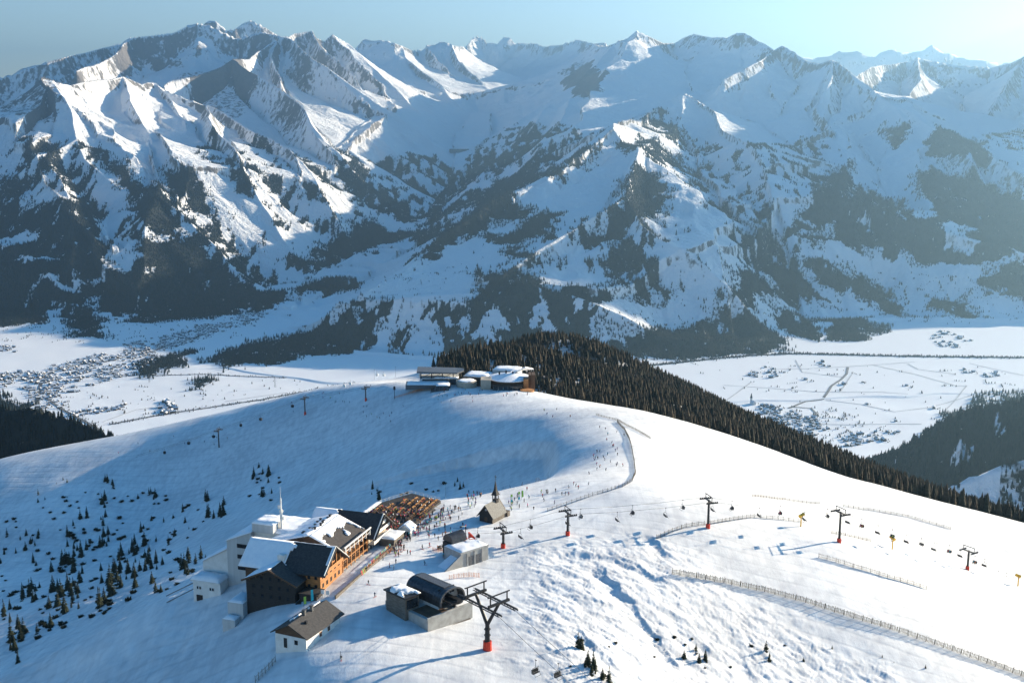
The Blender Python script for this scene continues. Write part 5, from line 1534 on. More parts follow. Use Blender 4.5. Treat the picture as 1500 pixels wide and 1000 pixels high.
def cabin_shape():
    v, f = [], []
    prof = [(.55, -1.9), (.95, -2.15), (1.0, -3.1), (.9, -3.9), (.55, -4.1)]
    for r, z in prof:
        for i in range(8):
            a = 2 * math.pi * (i + .5) / 8
            v.append((r * 1.08 * math.copysign(abs(math.cos(a)) ** .6, math.cos(a)), r * 1.08 * math.copysign(abs(math.sin(a)) ** .6, math.sin(a)), z))
    for k in range(4):
        for i in range(8): f.append((k * 8 + i, k * 8 + (i + 1) % 8, k * 8 + 8 + (i + 1) % 8, k * 8 + 8 + i))
    f.append(tuple(range(8))); f.append(tuple(range(32, 40))[::-1])
    return v, f
g0 = None
for k, (frac, s, lab) in enumerate(((.35, -1, 'dark gondola cabin lowest over the shaded bowl, below the leaning tower'), (.62, 1, 'dark gondola cabin over the bowl just past the leaning tower'), (.95, -1, 'dark gondola cabin midway between the leaning tower and the ridge tower'), (1.25, 1, 'dark gondola cabin near the ridge tower, upper strand'), (1.5, -1, 'dark gondola cabin below the ridge tower, lower strand'), (1.85, 1, 'dark gondola cabin between the ridge tower and the sunlit tower'))):
    i = int(frac); u = frac - i
    q = gline[i].lerp(gline[i + 1], u) + Vector((0, 2.9 * s, -.6))
    if g0 is None: g0 = gondola(q, .3, lab)
    else: dup(g0, q, .3 + k, lab)
M['white_cabin'] = noise_mat('white_cabin', (.7, .69, .66), (.78, .77, .75), 2, .5)
for k, (a, b, lab) in enumerate(((552, 546, 'white cabin hanging right of the pale skyline tower'), (562, 546.5, 'white cabin alone between the two pale skyline towers'), (513, 559, 'white cabin just above the ridge left of the skyline towers'), (504, 562, 'white cabin lowest on the ridge line far left of the skyline towers'), (615, 546, 'white cabin at the mouth of the gondola station'))):
    u, v, w = ray(a, b - 2.6); D = 925.0 if a < 600 else 880
    t = thing('gondola_cabin', lab, 'gondola', (u / v * D, D, CAM_Z + w / v * D), .4, 'gondola cabins')
    m = MB(); m.add(*cabin_shape()); m.build('body', M['white_cabin'], t)
    h = MB(); h.tube((0, 0, 0), (0, 0, -1.9), .09); h.build('hanger', M['steel'], t)
# ------------------------------------------------------------------ fences, flags, snow guns, terrace
def resample(pts, step):
    out = [pts[0]]
    acc = 0
    for a, b in zip(pts[:-1], pts[1:]):
        L = (b - a).length
        n = max(1, int(round(L / step)))
        for k in range(1, n + 1): out.append(a.lerp(b, k / n))
    for p in out: p.z = ground(p.x, p.y)
    return out

def px_line(px, step):
    return resample([hitg(a, b) for a, b in px], step)

def fence(name, label, px, h, step, mat, style, post='grey_wood', lean=0.0):
    pts = px_line(px, step)
    o = pts[len(pts) // 2].copy()
    t = thing(name, label, 'fence', o, 0, 'fences on the ski slopes')
    rr = random.Random(len(pts))
    L = [p - o for p in pts]
    n = len(L)
    stride = max(1, n // 60)
    for k in range(0, n, stride):
        p = L[k]; x = rr.uniform(-.06, .06) * h
        MB().tube(p - Vector((0, 0, .4)), p + Vector((x, -lean * h, h * 1.08)), .07, .06, 5).build('post', M[post], t)
    m = MB()
    for a, b in zip(L[:-1], L[1:]):
        d = b - a
        if style == 'slats':
            q = max(2, int(d.length / .38))
            for k in range(q):
                s = (k + .5) / q
                c = a + d * s
                hh = h * rr.uniform(.78, 1.05)
                w = rr.uniform(-.12, .12)
                m.bar(c + Vector((0, 0, -.1)), c + Vector((w, -lean * hh, hh)), .19, .03)
            for z in (.3, .8): m.bar(a + Vector((0, -lean * h * z - .05, h * z)), b + Vector((0, -lean * h * z - .05, h * z)), .07, .07)
        elif style == 'net':
            q = max(2, int(d.length / .5))
            for k in range(q):
                c = a + d * (k + .5) / q
                m.bar(c + Vector((0, 0, .05)), c + Vector((0, -lean * h, h * .95)), .06, .02)
            for z in np.linspace(.1, .95, 5): m.bar(a + Vector((0, 0, h * z)), b + Vector((0, 0, h * z)), .035, .05)
        else:
            for z in (.45, .92): m.bar(a + Vector((0, 0, h * z)), b + Vector((0, 0, h * z - .02)), .04, .04)
    m.build('slats' if style == 'slats' else ('netting' if style == 'net' else 'line'), M[mat], t)
    return t

fence('snow_fence', 'long weathered slatted snow fence crossing the lower right snowfield', [(984,840),(1020,846),(1060,853),(1120,866),(1180,882),(1250,905),(1330,930),(1420,962),(1520,998)], 2.3, 3.2, 'slat', 'slats', lean=.35)
fence('snow_fence', 'short pale slatted snow fence alone in the middle of the sunny slope', [(1199,816),(1250,831),(1300,846),(1357,863)], 1.7, 3.0, 'slat', 'slats')
fence('snow_fence', 'curved slatted fence from the chapel piste to the chairlift towers and snow gun', [(962,789),(985,779),(1005,772),(1040,768),(1075,762),(1105,758),(1140,761),(1178,766)], 1.6, 2.6, 'slat', 'slats')
fence('snow_fence', 'thin upper slatted fence far right along the sunny slope', [(1235,742),(1280,748),(1330,757),(1393,775)], 1.3, 3.2, 'slat', 'slats')
fence('snow_fence', 'thin pale fence line high on the sunny slope above the chairlift', [(1102,727),(1150,732),(1200,738)], 1.1, 3.2, 'slat', 'net')
fence('snow_fence', 'short fence just right of the red-footed mid-slope tower', [(1218,781),(1245,786),(1276,793)], 1.3, 3.0, 'slat', 'slats')
fence('path_fence', 'curving plank fence beside the piste from the chapel towards the far hilltop', [(802,749),(822,742),(845,734),(868,726),(890,720),(912,713),(926,705),(931,694),(929,676),(926,660),(922,645),(915,630),(904,618)], 1.5, 2.4, 'slat', 'slats')
fence('path_fence', 'short fence and orange marker at the end of the track below the hilltop restaurant', [(873,608),(905,616),(935,632),(953,643)], 1.2, 3.0, 'slat', 'net')
fence('safety_net', 'orange safety netting behind the barrel-roofed lift station', [(658,848),(672,846),(687,844),(702,845)], 1.5, 2.0, 'orange_pad', 'net', 'orange_pad')
fence('safety_net', 'orange safety netting below the gondola station ramp', [(578,583),(592,579),(605,575),(618,571),(632,566)], 1.3, 3.0, 'orange_pad', 'net', 'orange_pad')
fence('safety_net', 'orange safety netting along the ski racks under the hotel parapet', [(539,834),(552,824),(562,815),(575,806)], 1.3, 2.0, 'orange_pad', 'net', 'orange_pad')
fence('safety_net', 'small orange net round the dark snowmobile left of the concrete station', [(634,806),(642,808),(650,807)], 1.2, 1.5, 'orange_pad', 'net', 'orange_pad')
fence('snow_fence', 'short broken slatted fence at the bottom edge below the small house', [(374,1000),(384,990),(394,981),(404,969)], 2.2, 1.6, 'slat', 'slats')
fence('rim_rope', 'thin posts and rope along the rim of the bowl beyond the chapel', [(700,722),(727,719),(747,714),(765,711),(785,706),(803,700)], 1.6, 6.0, 'rope', 'line', 'steel')

def snow_gun(loc, rz, label, s=1.0):
    t = thing('snow_gun', label, 'snow gun', loc, rz, 'yellow snow guns')
    m = MB(); m.tube((0, 0, -.5), (0, 0, 3.6), .28, .24, 8); m.build('mast', M['yellow'], t)
    b = MB(); b.tube((-.9, 0, 4.3), (1.1, 0, 4.9), .75, .6, 12); b.tube((1.1, 0, 4.9), (1.35, 0, 4.97), .68, .68, 12); b.build('fan', M['yellow'], t)
    MB().tube((1.3, 0, 4.96), (1.4, 0, 4.99), .52, .52, 12).build('nozzle_ring', M['dark_steel'], t)
    y = MB(); y.bar((0, -.8, 3.6), (0, .8, 3.6), .2, .2); y.bar((0, -.8, 3.6), (0, -.8, 4.7), .14, .14); y.bar((0, .8, 3.6), (0, .8, 4.7), .14, .14); y.build('yoke', M['dark_steel'], t)
    t.scale = (s,) * 3
    return t
snow_gun(hitg(1173, 771), .6, 'yellow snow gun at the end of the curved fence, between two chairlift towers')
snow_gun(hitg(1307, 804), 2.0, 'yellow snow gun under the chairlift, right of the mid-slope tower')
snow_gun(hitg(1491, 858), 2.6, 'yellow snow gun at the far right edge of the slope')

def flag(px, py, h, mats, label, w=.9, rz=.4):
    t = thing('beach_flag', label, 'flag', hitg(px, py), rz, 'coloured feather flags')
    MB().tube((0, 0, -.3), (0, 0, h), .05, .03, 6).build('pole', M['steel'], t)
    n = len(mats)
    z0, z1 = h * .22, h * .98
    for k, mt in enumerate(mats):
        a, b = z0 + (z1 - z0) * k / n, z0 + (z1 - z0) * (k + 1) / n
        m = MB(); m.solid([(.05, -.015, a), (w, -.015 + .1, a + .1), (w * .9, .1, b), (.05, -.015, b)], [(.05, .015, a), (w, .13, a + .1), (w * .9, .13, b), (.05, .015, b)])
        m.build('cloth', M[mt], t)
flag(445, 888, 3.2, ['green'], 'light green feather flag beside the small house')
flag(455.6, 884, 4.6, ['teal'], 'turquoise feather flag at the corner of the hotel porch')
flag(748, 739, 4.2, ['teal', 'frame_white', 'green'], 'turquoise and green feather flag right of the chapel, nearer one')
flag(759, 735, 4.2, ['teal', 'frame_white', 'green'], 'turquoise and green feather flag right of the chapel, middle one')
flag(764, 731, 3.6, ['green'], 'small yellow-green feather flag farthest right of the chapel')
for (a, b, h, lab) in ((653, 728, 7.5, 'tall thin pole with white foot at the corner of the sun terrace'), (569, 737, 4.5, 'short thin pole on the far edge of the crowded terrace'), (499, 964, 2.2, 'thin marker pole beside the lone skier at the bottom of the plateau')):
    t = thing('marker_pole', lab, 'pole', hitg(a, b), 0, 'marker poles')
    MB().tube((0, 0, -.3), (0, 0, h), .09, .05, 6).build('shaft', M['steel'], t)
    MB().tube((0, 0, -.3), (0, 0, .8), .28, .25, 8).build('foot', M['frame_white'], t)
t = thing('signal_mast', 'dark signal mast on the orange netting below the gondola station', 'mast', hitg(578, 584), 0)
MB().tube((0, 0, -.5), (0, 0, 7), .22, .18, 6).build('shaft', M['dark_steel'], t)
MB().tube((0, 0, 7), (0, 0, 9.4), .9, .75, 10).build('lamp_head', M['dark_steel'], t)

# snowmobile
t = thing('snowmobile', 'dark snowmobile parked left of the concrete lift station', 'snowmobile', hitg(646, 803), .8)
m = MB(); m.solid([(-1.4, -.45, .35), (1.3, -.45, .35), (1.5, -.3, .7), (.6, -.3, 1.0), (-.1, -.3, .85), (-1.4, -.3, 1.0)], [(-1.4, .45, .35), (1.3, .45, .35), (1.5, .3, .7), (.6, .3, 1.0), (-.1, .3, .85), (-1.4, .3, 1.0)]); m.build('body', M['dark_steel'], t)
MB().box(-1.3, -.1, -.28, .28, .98, 1.2).build('seat', M['dark_wood'], t)
MB().slab((.55, -.4, 1.0), (.95, -.4, .9), (.75, .4, 1.5), (.55, .4, 1.5), .05).build('windscreen', M['glass'], t)
for y in (-.5, .5): MB().bar((.5, y, .08), (2.0, y, .12), .18, .08).build('ski', M['red_pad'], t)
MB().box(-1.5, .3, -.25, .25, 0, .36).build('track', M['dark_steel'], t)

# sun terrace with its benches
TZ = max(ground(HOTEL.world(x, y).x, HOTEL.world(x, y).y) for x in (-6, 0, 4) for y in (55, 70, 92)) + .35 - HOTEL.o.z
t = thing('sun_terrace', 'long wooden sun terrace on the rim beyond the hotel, packed with people and orange benches', 'terrace', HOTEL.o, HOTEL.a)
m = MB(); m.prism([(-16, 52.5), (5, 52.5), (5, 93), (-9, 98), (-16, 84)], TZ - 6, TZ - .04); m.build('deck', M['dark_wood'], t)
m = MB()
for a, b in (((-16, 52.5), (-16, 84)), ((-16, 84), (-9, 98)), ((-9, 98), (5, 93))):
    a, b = Vector((*a, TZ)), Vector((*b, TZ))
    for z in (.4, 1.05): m.bar(a + Vector((0, 0, z)), b + Vector((0, 0, z)), .07, .07)
    for k in range(int((b - a).length / 2) + 1):
        p = a.lerp(b, k * 2 / (b - a).length); m.bar(p, p + Vector((0, 0, 1.1)), .09, .09)
m.build('railing', M['frame_white'], t)
sn = MB()
snow_sheet((-18.5, 52, TZ - .5), (-16.1, 52, TZ - .2), (-16.1, 85, TZ - .2), (-18.5, 85, TZ - .5), 4, 18, .9, t, 'rim_snow', seed=91)
bench_proto = None
BENCHES = []
def bench_table(loc, rz, label, wood='bench'):
    t = thing('bench_table', label, 'bench table', loc, rz, 'bench tables on the sun terrace')
    MB().box(-.4, .4, -1.25, 1.25, .70, .77).build('table_top', M[wood], t)
    for x in (-.8, .8):
        MB().box(x - .17, x + .17, -1.25, 1.25, .42, .47).build('bench', M['brown_wood'], t)
    for y in (-.95, .95):
        l = MB(); l.bar((-.85, y, 0), (-.2, y, .7), .07, .07); l.bar((.85, y, 0), (.2, y, .7), .07, .07); l.bar((-.9, y, .38), (.9, y, .38), .06, .06); l.build('leg', M['bench'], t)
    return t
rr = random.Random(12)
row_names = ['first', 'second', 'third', 'fourth', 'fifth', 'sixth', 'seventh', 'eighth', 'ninth']
for i, x in enumerate((-13.6, -10.6, -7.6, -4.6, -1.6, 1.4, 3.9)):
    for j, y in enumerate(np.arange(55, 93, 3.3)):
        if y > 84 and x < -10: continue
        if rr.random() < .22: continue
        w = HOTEL.world(x + rr.uniform(-.2, .2), y + rr.uniform(-.2, .2), TZ)
        lab = 'orange bench table, %s row from the rim, %s along it from the restaurant' % (row_names[i], (row_names + ['tenth', 'eleventh', 'twelfth', 'last'])[j])
        tone = 'bench' if y > 74 or x > 2 else 'brown_wood'
        if tone != 'bench': lab = lab.replace('orange', 'brown')
        if bench_proto is None: bench_proto = {}
        if tone not in bench_proto: bench_proto[tone] = bench_table(w, HOTEL.a, lab, tone)
        else: dup(bench_proto[tone], w, HOTEL.a + rr.uniform(-.05, .05), lab)
        BENCHES.append((x, y))

# stairs from the terrace and the ski racks
t = thing('terrace_stairs', 'wide wooden stairs with racks of skis leading from the sun terrace down to the plateau', 'stairs', HOTEL.world(5.2, 60, TZ), HOTEL.a)
m = MB()
for k in range(6): m.box(k * .5, k * .5 + .52, 0, 24, -3 , -k * .17 - .05)
m.build('tread', M['grey_wood'], t)
for y in (0, 8, 16, 24):
    r_ = MB(); r_.bar((0, y, .95), (3, y, .1), .08, .08); r_.bar((0, y, -.1), (0, y, .95), .08, .08); r_.bar((3, y, -1), (3, y, .1), .08, .08); r_.build('handrail', M['bench'], t)
SKI_COLS = [('red_pad', 'red'), ('frame_white', 'white'), ('dark_steel', 'black'), ('green', 'green'), ('teal', 'turquoise'), ('yellow', 'yellow')]
def ski_rack(px, py, lab, n):
    t = thing('ski_rack', lab, 'ski rack', hitg(px, py), HOTEL.a, 'racks of skis along the hotel parapet')
    f = MB(); f.bar((0, -2.2, 0), (0, -2.2, 1.1), .1, .1); f.bar((0, 2.2, 0), (0, 2.2, 1.1), .1, .1); f.bar((0, -2.2, 1.0), (0, 2.2, 1.0), .1, .1); f.build('frame', M['bench'], t)
    for k in range(n):
        y = -2.0 + 4.0 * k / max(1, n - 1)
        m = MB(); m.bar((.35, y - .06, .02), (-.12, y - .06 + rr.uniform(-.1, .1), 1.7), .09, .03); m.bar((.35, y + .06, .02), (-.12, y + .06, 1.7), .09, .03)
        m.build('ski_pair', M[rr.choice(SKI_COLS)[0]], t)
for k, (a, b) in enumerate(((531, 838), (537, 832), (543, 826), (549, 821), (555, 815), (561, 810), (567, 804), (573, 799))):
    ski_rack(a + 2, b + 1, '%s ski rack along the hotel parapet counted from the porch end' % row_names[k], 8)

# ------------------------------------------------------------------ people
def person_materials():
    m, nt, b = new_mat('jacket')
    oi = nd(nt, 'ShaderNodeObjectInfo')
    nt.links.new(oi.outputs['Color'], b.inputs['Base Color']); b.inputs['Roughness'].default_value = .8
    m2, nt2, b2 = new_mat('trousers')
    oi2 = nd(nt2, 'ShaderNodeObjectInfo')
    r = nd(nt2, 'ShaderNodeValToRGB'); r.color_ramp.interpolation = 'CONSTANT'
    cols = [(.012, .012, .014), (.02, .022, .03), (.05, .05, .055), (.10, .02, .02), (.015, .03, .07)]
    r.color_ramp.elements[0].color = (*cols[0], 1); r.color_ramp.elements[1].position = .35; r.color_ramp.elements[1].color = (*cols[1], 1)
    for p, c in ((.6, cols[2]), (.78, cols[4]), (.92, cols[3])):
        e = r.color_ramp.elements.new(p); e.color = (*c, 1)
    nt2.links.new(oi2.outputs['Random'], r.inputs[0]); nt2.links.new(r.outputs[0], b2.inputs['Base Color'])
    m3 = noise_mat('skin', (.45, .27, .20), (.55, .34, .26), 6, .6)
    m4 = noise_mat('helmet', (.02, .02, .022), (.05, .05, .055), 4, .4)
    return [m, m2, m3, m4]
PM = person_materials()
# joints: name -> (position, radius, parent, material)
def body_mesh(name, J):
    names = list(J)
    me = bpy.data.meshes.new(name + '_bones')
    me.from_pydata([J[n][0] for n in names], [(names.index(J[n][2]), i) for i, n in enumerate(names) if J[n][2]], [])
    o = bpy.data.objects.new(name, me); COL.objects.link(o)
    sk = o.modifiers.new('skin', 'SKIN'); sk.use_smooth_shade = True
    sb = o.modifiers.new('sub', 'SUBSURF'); sb.levels = sb.render_levels = 1
    for i, n in enumerate(names):
        me.skin_vertices[0].data[i].radius = (J[n][1],) * 2
        me.skin_vertices[0].data[i].use_root = (i == 0)
    dg = bpy.context.evaluated_depsgraph_get()
    out = bpy.data.meshes.new_from_object(o.evaluated_get(dg))
    bpy.data.objects.remove(o); bpy.data.meshes.remove(me)
    out.name = name
    out.materials.clear()
    for m in PM: out.materials.append(m)
    pos = [Vector(J[n][0]) for n in names]
    for p in out.polygons:
        c = p.center
        k = min(range(len(pos)), key=lambda i: (pos[i] - c).length - J[names[i]][1])
        mi = J[names[k]][3]
        if names[k] in ('head', 'crown'):
            hp = Vector(J['head'][0])
            mi = 2 if (c.x > hp.x + .03 and c.z < hp.z + .06) else 3
        p.material_index = mi
        p.use_smooth = True
    return out
def pose(lean=0.0, knee=0.0, arms='down', sit=False, stride=0.0):
    """joints of a 1.75 m figure facing +x"""
    if sit:
        z0 = .52
        J = {'pelvis': ((0, 0, z0), .15, None, 1), 'spine': ((.02, 0, z0 + .26), .145, 'pelvis', 0), 'chest': ((.04, 0, z0 + .48), .16, 'spine', 0)}
        hipz = z0
    else:
        z0 = .95 - knee * .5
        x = -knee * .35
        J = {'pelvis': ((x, 0, z0), .145, None, 1), 'spine': ((x + lean * .25, 0, z0 + .25), .14, 'pelvis', 0), 'chest': ((x + lean * .55, 0, z0 + .46), .16, 'spine', 0)}
        hipz = z0
    cx, cz = J['chest'][0][0], J['chest'][0][2]
    J['neck'] = ((cx + lean * .1 + .01, 0, cz + .16), .065, 'chest', 0)
    J['head'] = ((cx + lean * .12 + .03, 0, cz + .27), .105, 'neck', 2)
    J['crown'] = ((cx + lean * .12 + .02, 0, cz + .37), .085, 'head', 3)
    px = J['pelvis'][0][0]
    for s, n in ((-1, 'r'), (1, 'l')):
        J['shoulder' + n] = ((cx, s * .19, cz + .02), .075, 'chest', 0)
        if arms == 'down':
            e, h = (cx - .03, s * .27, cz - .27), (cx + .05, s * .26, cz - .52)
        elif arms == 'poles':
            e, h = (cx + .02, s * .30, cz - .24), (cx + .27, s * .30, cz - .30)
        elif arms == 'table':
            e, h = (cx + .12, s * .26, cz - .24), (cx + .38, s * .16, cz - .22)
        else:
            e, h = (cx + .10, s * .32, cz - .18), (cx + .20, s * .34, cz + .10) if s > 0 else (cx + .05, s * .28, cz - .5)
        J['elbow' + n] = (e, .058, 'shoulder' + n, 0)
        J['hand' + n] = (h, .045, 'elbow' + n, 3)
        st = stride * s
        if sit:
            J['hip' + n] = ((.08, s * .10, hipz), .10, 'pelvis', 1)
            J['knee' + n] = ((.46, s * .13, hipz + .0), .075, 'hip' + n, 1)
            J['ankle' + n] = ((.44, s * .13, .09), .062, 'knee' + n, 1)
            J['toe' + n] = ((.62, s * .14, .06), .05, 'ankle' + n, 3)
        else:
            J['hip' + n] = ((px, s * .10, hipz - .06), .10, 'pelvis', 1)
            J['knee' + n] = ((px + knee * .55 + .03 + st * .5, s * .11, .50 - knee * .1), .075, 'hip' + n, 1)
            J['ankle' + n] = ((px + knee * .25 + st, s * .11, .10), .062, 'knee' + n, 1)
            J['toe' + n] = ((px + knee * .25 + .18 + st, s * .12, .06), .05, 'ankle' + n, 3)
    return J
BODY = {'stand': body_mesh('person', pose()), 'walk': body_mesh('person', pose(.12, .05, 'poles', stride=.16)), 'ski': body_mesh('person', pose(.5, .35, 'poles')),
        'wave': body_mesh('person', pose(.05, .02, 'wave', stride=.06)), 'sit': body_mesh('person', pose(.1, 0, 'table', sit=True))}
def ski_mesh():
    m = MB()
    for y in (-.11, .11): m.bar((-.75, y, .02), (.75, y, .02), .08, .025); m.bar((.75, y, .02), (.92, y, .12), .08, .02)
    return m
def pole_mesh():
    m = MB()
    for y in (-.32, .32): m.tube((.22, y, .85), (.0, y * 1.25, .02), .015, .012, 4)
    return m
_s = ski_mesh().build('skis', M['red_pad']); _p = pole_mesh().build('ski_poles', M['steel'])
SKI_ME, POLE_ME = _s.data, _p.data
bpy.data.objects.remove(_s); bpy.data.objects.remove(_p)
JACKETS = [('black', (.012, .012, .014), 9), ('dark blue', (.015, .03, .09), 5), ('red', (.5, .03, .03), 4), ('grey', (.16, .16, .17), 4), ('white', (.72, .72, .71), 2), ('orange', (.65, .20, .03), 2), ('turquoise', (.02, .30, .38), 3), ('lime green', (.38, .55, .06), 2), ('pink', (.65, .12, .25), 2), ('purple', (.12, .04, .22), 2), ('brown', (.11, .06, .035), 2)]
JW = [w for _, _, w in JACKETS]
prr = random.Random(99)
POSE_TXT = {'stand': 'standing', 'walk': 'walking', 'ski': 'skiing', 'wave': 'waving', 'sit': 'sitting'}
def person(loc, rz, kind, where, col=None, skis=True):
    global PEOPLE
    c = next(j for j in JACKETS if j[0] == col) if col else prr.choices(JACKETS, JW)[0]
    o = bpy.data.objects.new('person', BODY[kind]); COL.objects.link(o)
    o.location = loc; o.rotation_euler = (0, 0, rz)
    k = prr.uniform(.93, 1.07); o.scale = (k * 1.05, k * 1.05, k)
    o.color = (*c[1], 1)
    lab = 'person in %s jacket %s %s' % (c[0], POSE_TXT[kind], where)
    tag(o, lab, 'person', 'people ' + where)
    if len(lab.split()) > 16: print('LONG', lab)
    PEOPLE.append((o, kind, c[1]))
    if skis and kind in ('ski', 'walk'):
        for me in (SKI_ME, POLE_ME):
            q = bpy.data.objects.new('skis' if me is SKI_ME else 'ski_poles', me); COL.objects.link(q); q.parent = o
    return o
PEOPLE = []
solo = [(540, 856, 'walk', 'alone between hotel parapet and barrel-roofed station', 'black'), (549, 874, 'walk', 'alone left of the barrel-roofed station shadow', 'dark blue'), (500, 966, 'ski', 'alone at the bottom of the plateau near the marker pole', 'black'),
        (580, 825, 'stand', 'near the upper end of the orange net', 'dark blue'), (571, 831, 'walk', 'with a long shadow beside the orange net', 'pink'), (577, 834, 'stand', 'with a long shadow beside the orange net', 'grey'), (597, 811, 'stand', 'as one of a pair left of the snowmobile', 'black'), (601, 812, 'stand', 'as one of a pair left of the snowmobile', 'red'),
        (619, 804, 'walk', 'between the pair and the snowmobile', 'grey'), (629, 801, 'walk', 'just left of the snowmobile', 'red'), (642, 791, 'stand', 'right above the snowmobile', 'grey'), (682, 774, 'walk', 'inside the chapel shadow', 'red'), (678, 771, 'stand', 'inside the chapel shadow', 'dark blue'), (672, 761, 'stand', 'just above the chapel shadow', 'black'),
        (652, 779, 'walk', 'at the tip of the chapel shadow', 'black'), (643, 777, 'stand', 'at the tip of the chapel shadow', 'turquoise'), (773, 743, 'walk', 'right of the feather flags', 'pink'), (775, 730, 'ski', 'above right of the feather flags', 'turquoise'), (795, 728, 'ski', 'at the start of the path fence', 'red'), (802, 723, 'ski', 'at the start of the path fence', 'black'),
        (823, 725, 'ski', 'in a row of three above the path fence', 'grey'), (828, 725, 'ski', 'in a row of three above the path fence', 'black'), (833, 725, 'ski', 'in a row of three above the path fence', 'red'), (840, 710, 'ski', 'on the piste left of the path fence bend', 'red'), (862, 710, 'ski', 'on the piste left of the path fence bend', 'white'), (863, 695, 'ski', 'on the piste left of the path fence bend', 'black'),
        (772, 718, 'stand', 'by the rope on the bowl rim', 'red')]
for a, b, k, w, c in solo: person(hitg(a, b), prr.uniform(0, 6.28), k, w, c)
def crowd(n, poly, where, kinds, seed, skis=True, face=None):
    r_ = random.Random(seed)
    xs, ys = [p[0] for p in poly], [p[1] for p in poly]
    q = np.array(poly, float)
    k = 0
    while k < n:
        a, b = r_.uniform(min(xs), max(xs)), r_.uniform(min(ys), max(ys))
        if not in_poly(np.array([a]), np.array([b]), q)[0]: continue
        person(hitg(a, b), r_.uniform(0, 6.28) if face is None else face + r_.uniform(-.6, .6), r_.choice(kinds), where, None, skis)
        k += 1
crowd(11, [(656,741),(678,743),(677,755),(655,752)], 'in the group left of the chapel', ['stand', 'stand', 'walk', 'wave'], 1)
crowd(15, [(680,722),(708,720),(707,729),(682,731)], 'in the row on the rim behind the chapel', ['stand', 'stand', 'wave', 'walk'], 2)
crowd(9, [(682,734),(699,732),(698,746),(683,748)], 'by the bench left of the chapel spire', ['stand', 'walk'], 3)
crowd(50, [(612,762),(640,750),(662,755),(660,786),(622,792),(606,780)], 'on the snow between terrace and chapel', ['stand', 'walk', 'stand', 'wave'], 4)
crowd(44, [(592,790),(612,776),(640,757),(652,742),(648,757),(622,772),(600,795)], 'along the foot of the terrace stairs', ['stand', 'walk', 'stand'], 5, False)
crowd(24, [(576,797),(592,790),(594,806),(580,820),(574,814)], 'in the queue by the white pavilion', ['stand', 'walk'], 6)
crowd(11, [(534,838),(560,812),(575,800),(578,806),(560,822),(540,841)], 'among the ski racks along the parapet', ['stand', 'walk'], 7, False)
crowd(7, [(736,736),(758,728),(770,735),(760,748),(745,752)], 'among the feather flags', ['stand', 'walk', 'ski'], 8)
crowd(22, [(868,662),(905,650),(915,690),(890,694),(872,690)], 'skiing group inside the fence bend', ['ski'], 9)
for o in [o for o in COL.objects if o.get('label', '').endswith('skiing skiing group inside the fence bend')]:
    o['label'] = o['label'].replace('skiing skiing group', 'skiing in the group')
crowd(26, [(640,572),(690,568),(705,574),(700,590),(660,592),(632,590)], 'outside the gondola station on the far hilltop', ['stand', 'walk', 'ski'], 10, False)
crowd(16, [(706,572),(776,572),(785,578),(740,582),(706,580)], 'in front of the round hilltop restaurant', ['stand', 'stand', 'walk'], 11, False)
crowd(14, [(415,592),(478,572),(560,562),(575,572),(520,590),(430,604)], 'on the ridge between the lift towers', ['ski', 'walk'], 12, False)
crowd(12, [(515,586),(560,598),(600,590),(580,622),(540,620)], 'on the shaded piste below the gondola station', ['ski'], 13, False)
crowd(10, [(95,660),(217,640),(347,628),(393,613),(340,650),(200,668),(110,672)], 'strung out on the far left ridge', ['ski'], 14, False)
crowd(12, [(745,604),(820,598),(880,620),(940,640),(990,622),(900,655),(840,620)], 'on the sunny piste below the hilltop restaurant', ['ski'], 15, False)
crowd(16, [(700,735),(790,722),(850,712),(860,735),(780,748)], 'on the open piste right of the chapel', ['ski', 'walk', 'ski'], 16)
crowd(8, [(560,850),(640,800),(690,800),(600,838)], 'on the snow below the concrete station', ['ski', 'walk'], 17)
# seated and standing on the sun terrace
DARK = ['black', 'black', 'black', 'dark blue', 'dark blue', 'grey', 'brown', 'purple', 'red', 'white', None]
k = 0
for i, (x, y) in enumerate(BENCHES):
    zone = 'at the bench tables near the restaurant end' if y < 66 else ('at the bench tables in the middle of the terrace' if y < 79 else 'at the bench tables on the far tip of the terrace')
    for sx in (-1, 1):
        for dy in (-.75, 0, .7):
            if prr.random() < (.66 if y < 80 else .3) and k < 210:
                w = HOTEL.world(x + sx * .82, y + dy, TZ - .06)
                person(w, HOTEL.a + (math.pi if sx > 0 else 0), 'sit', zone, prr.choice(DARK), False); k += 1
for _ in range(34):
    w = HOTEL.world(prr.uniform(-15, 4.5), prr.uniform(53.5, 80), TZ)
    person(w, prr.uniform(0, 6.28), 'stand', 'between the benches on the sun terrace', None, False)
# riders on some chairs
on_chair = ('on a lift chair before the fence tower', 'on a lift chair past the fence tower')
for n_, (q, rz, s) in enumerate(CHAIRS):
    if s > 0 and n_ % 3 != 1 and n_ < 60:
        sec = on_chair[0] if q.x < 75 else on_chair[1]
        for y in (-.5, .35):
            w = q + Vector((-math.sin(rz) * y - .05 * math.cos(rz), math.cos(rz) * y - .05 * math.sin(rz), -3.60))
            person(w, rz, 'sit', sec, None, False)

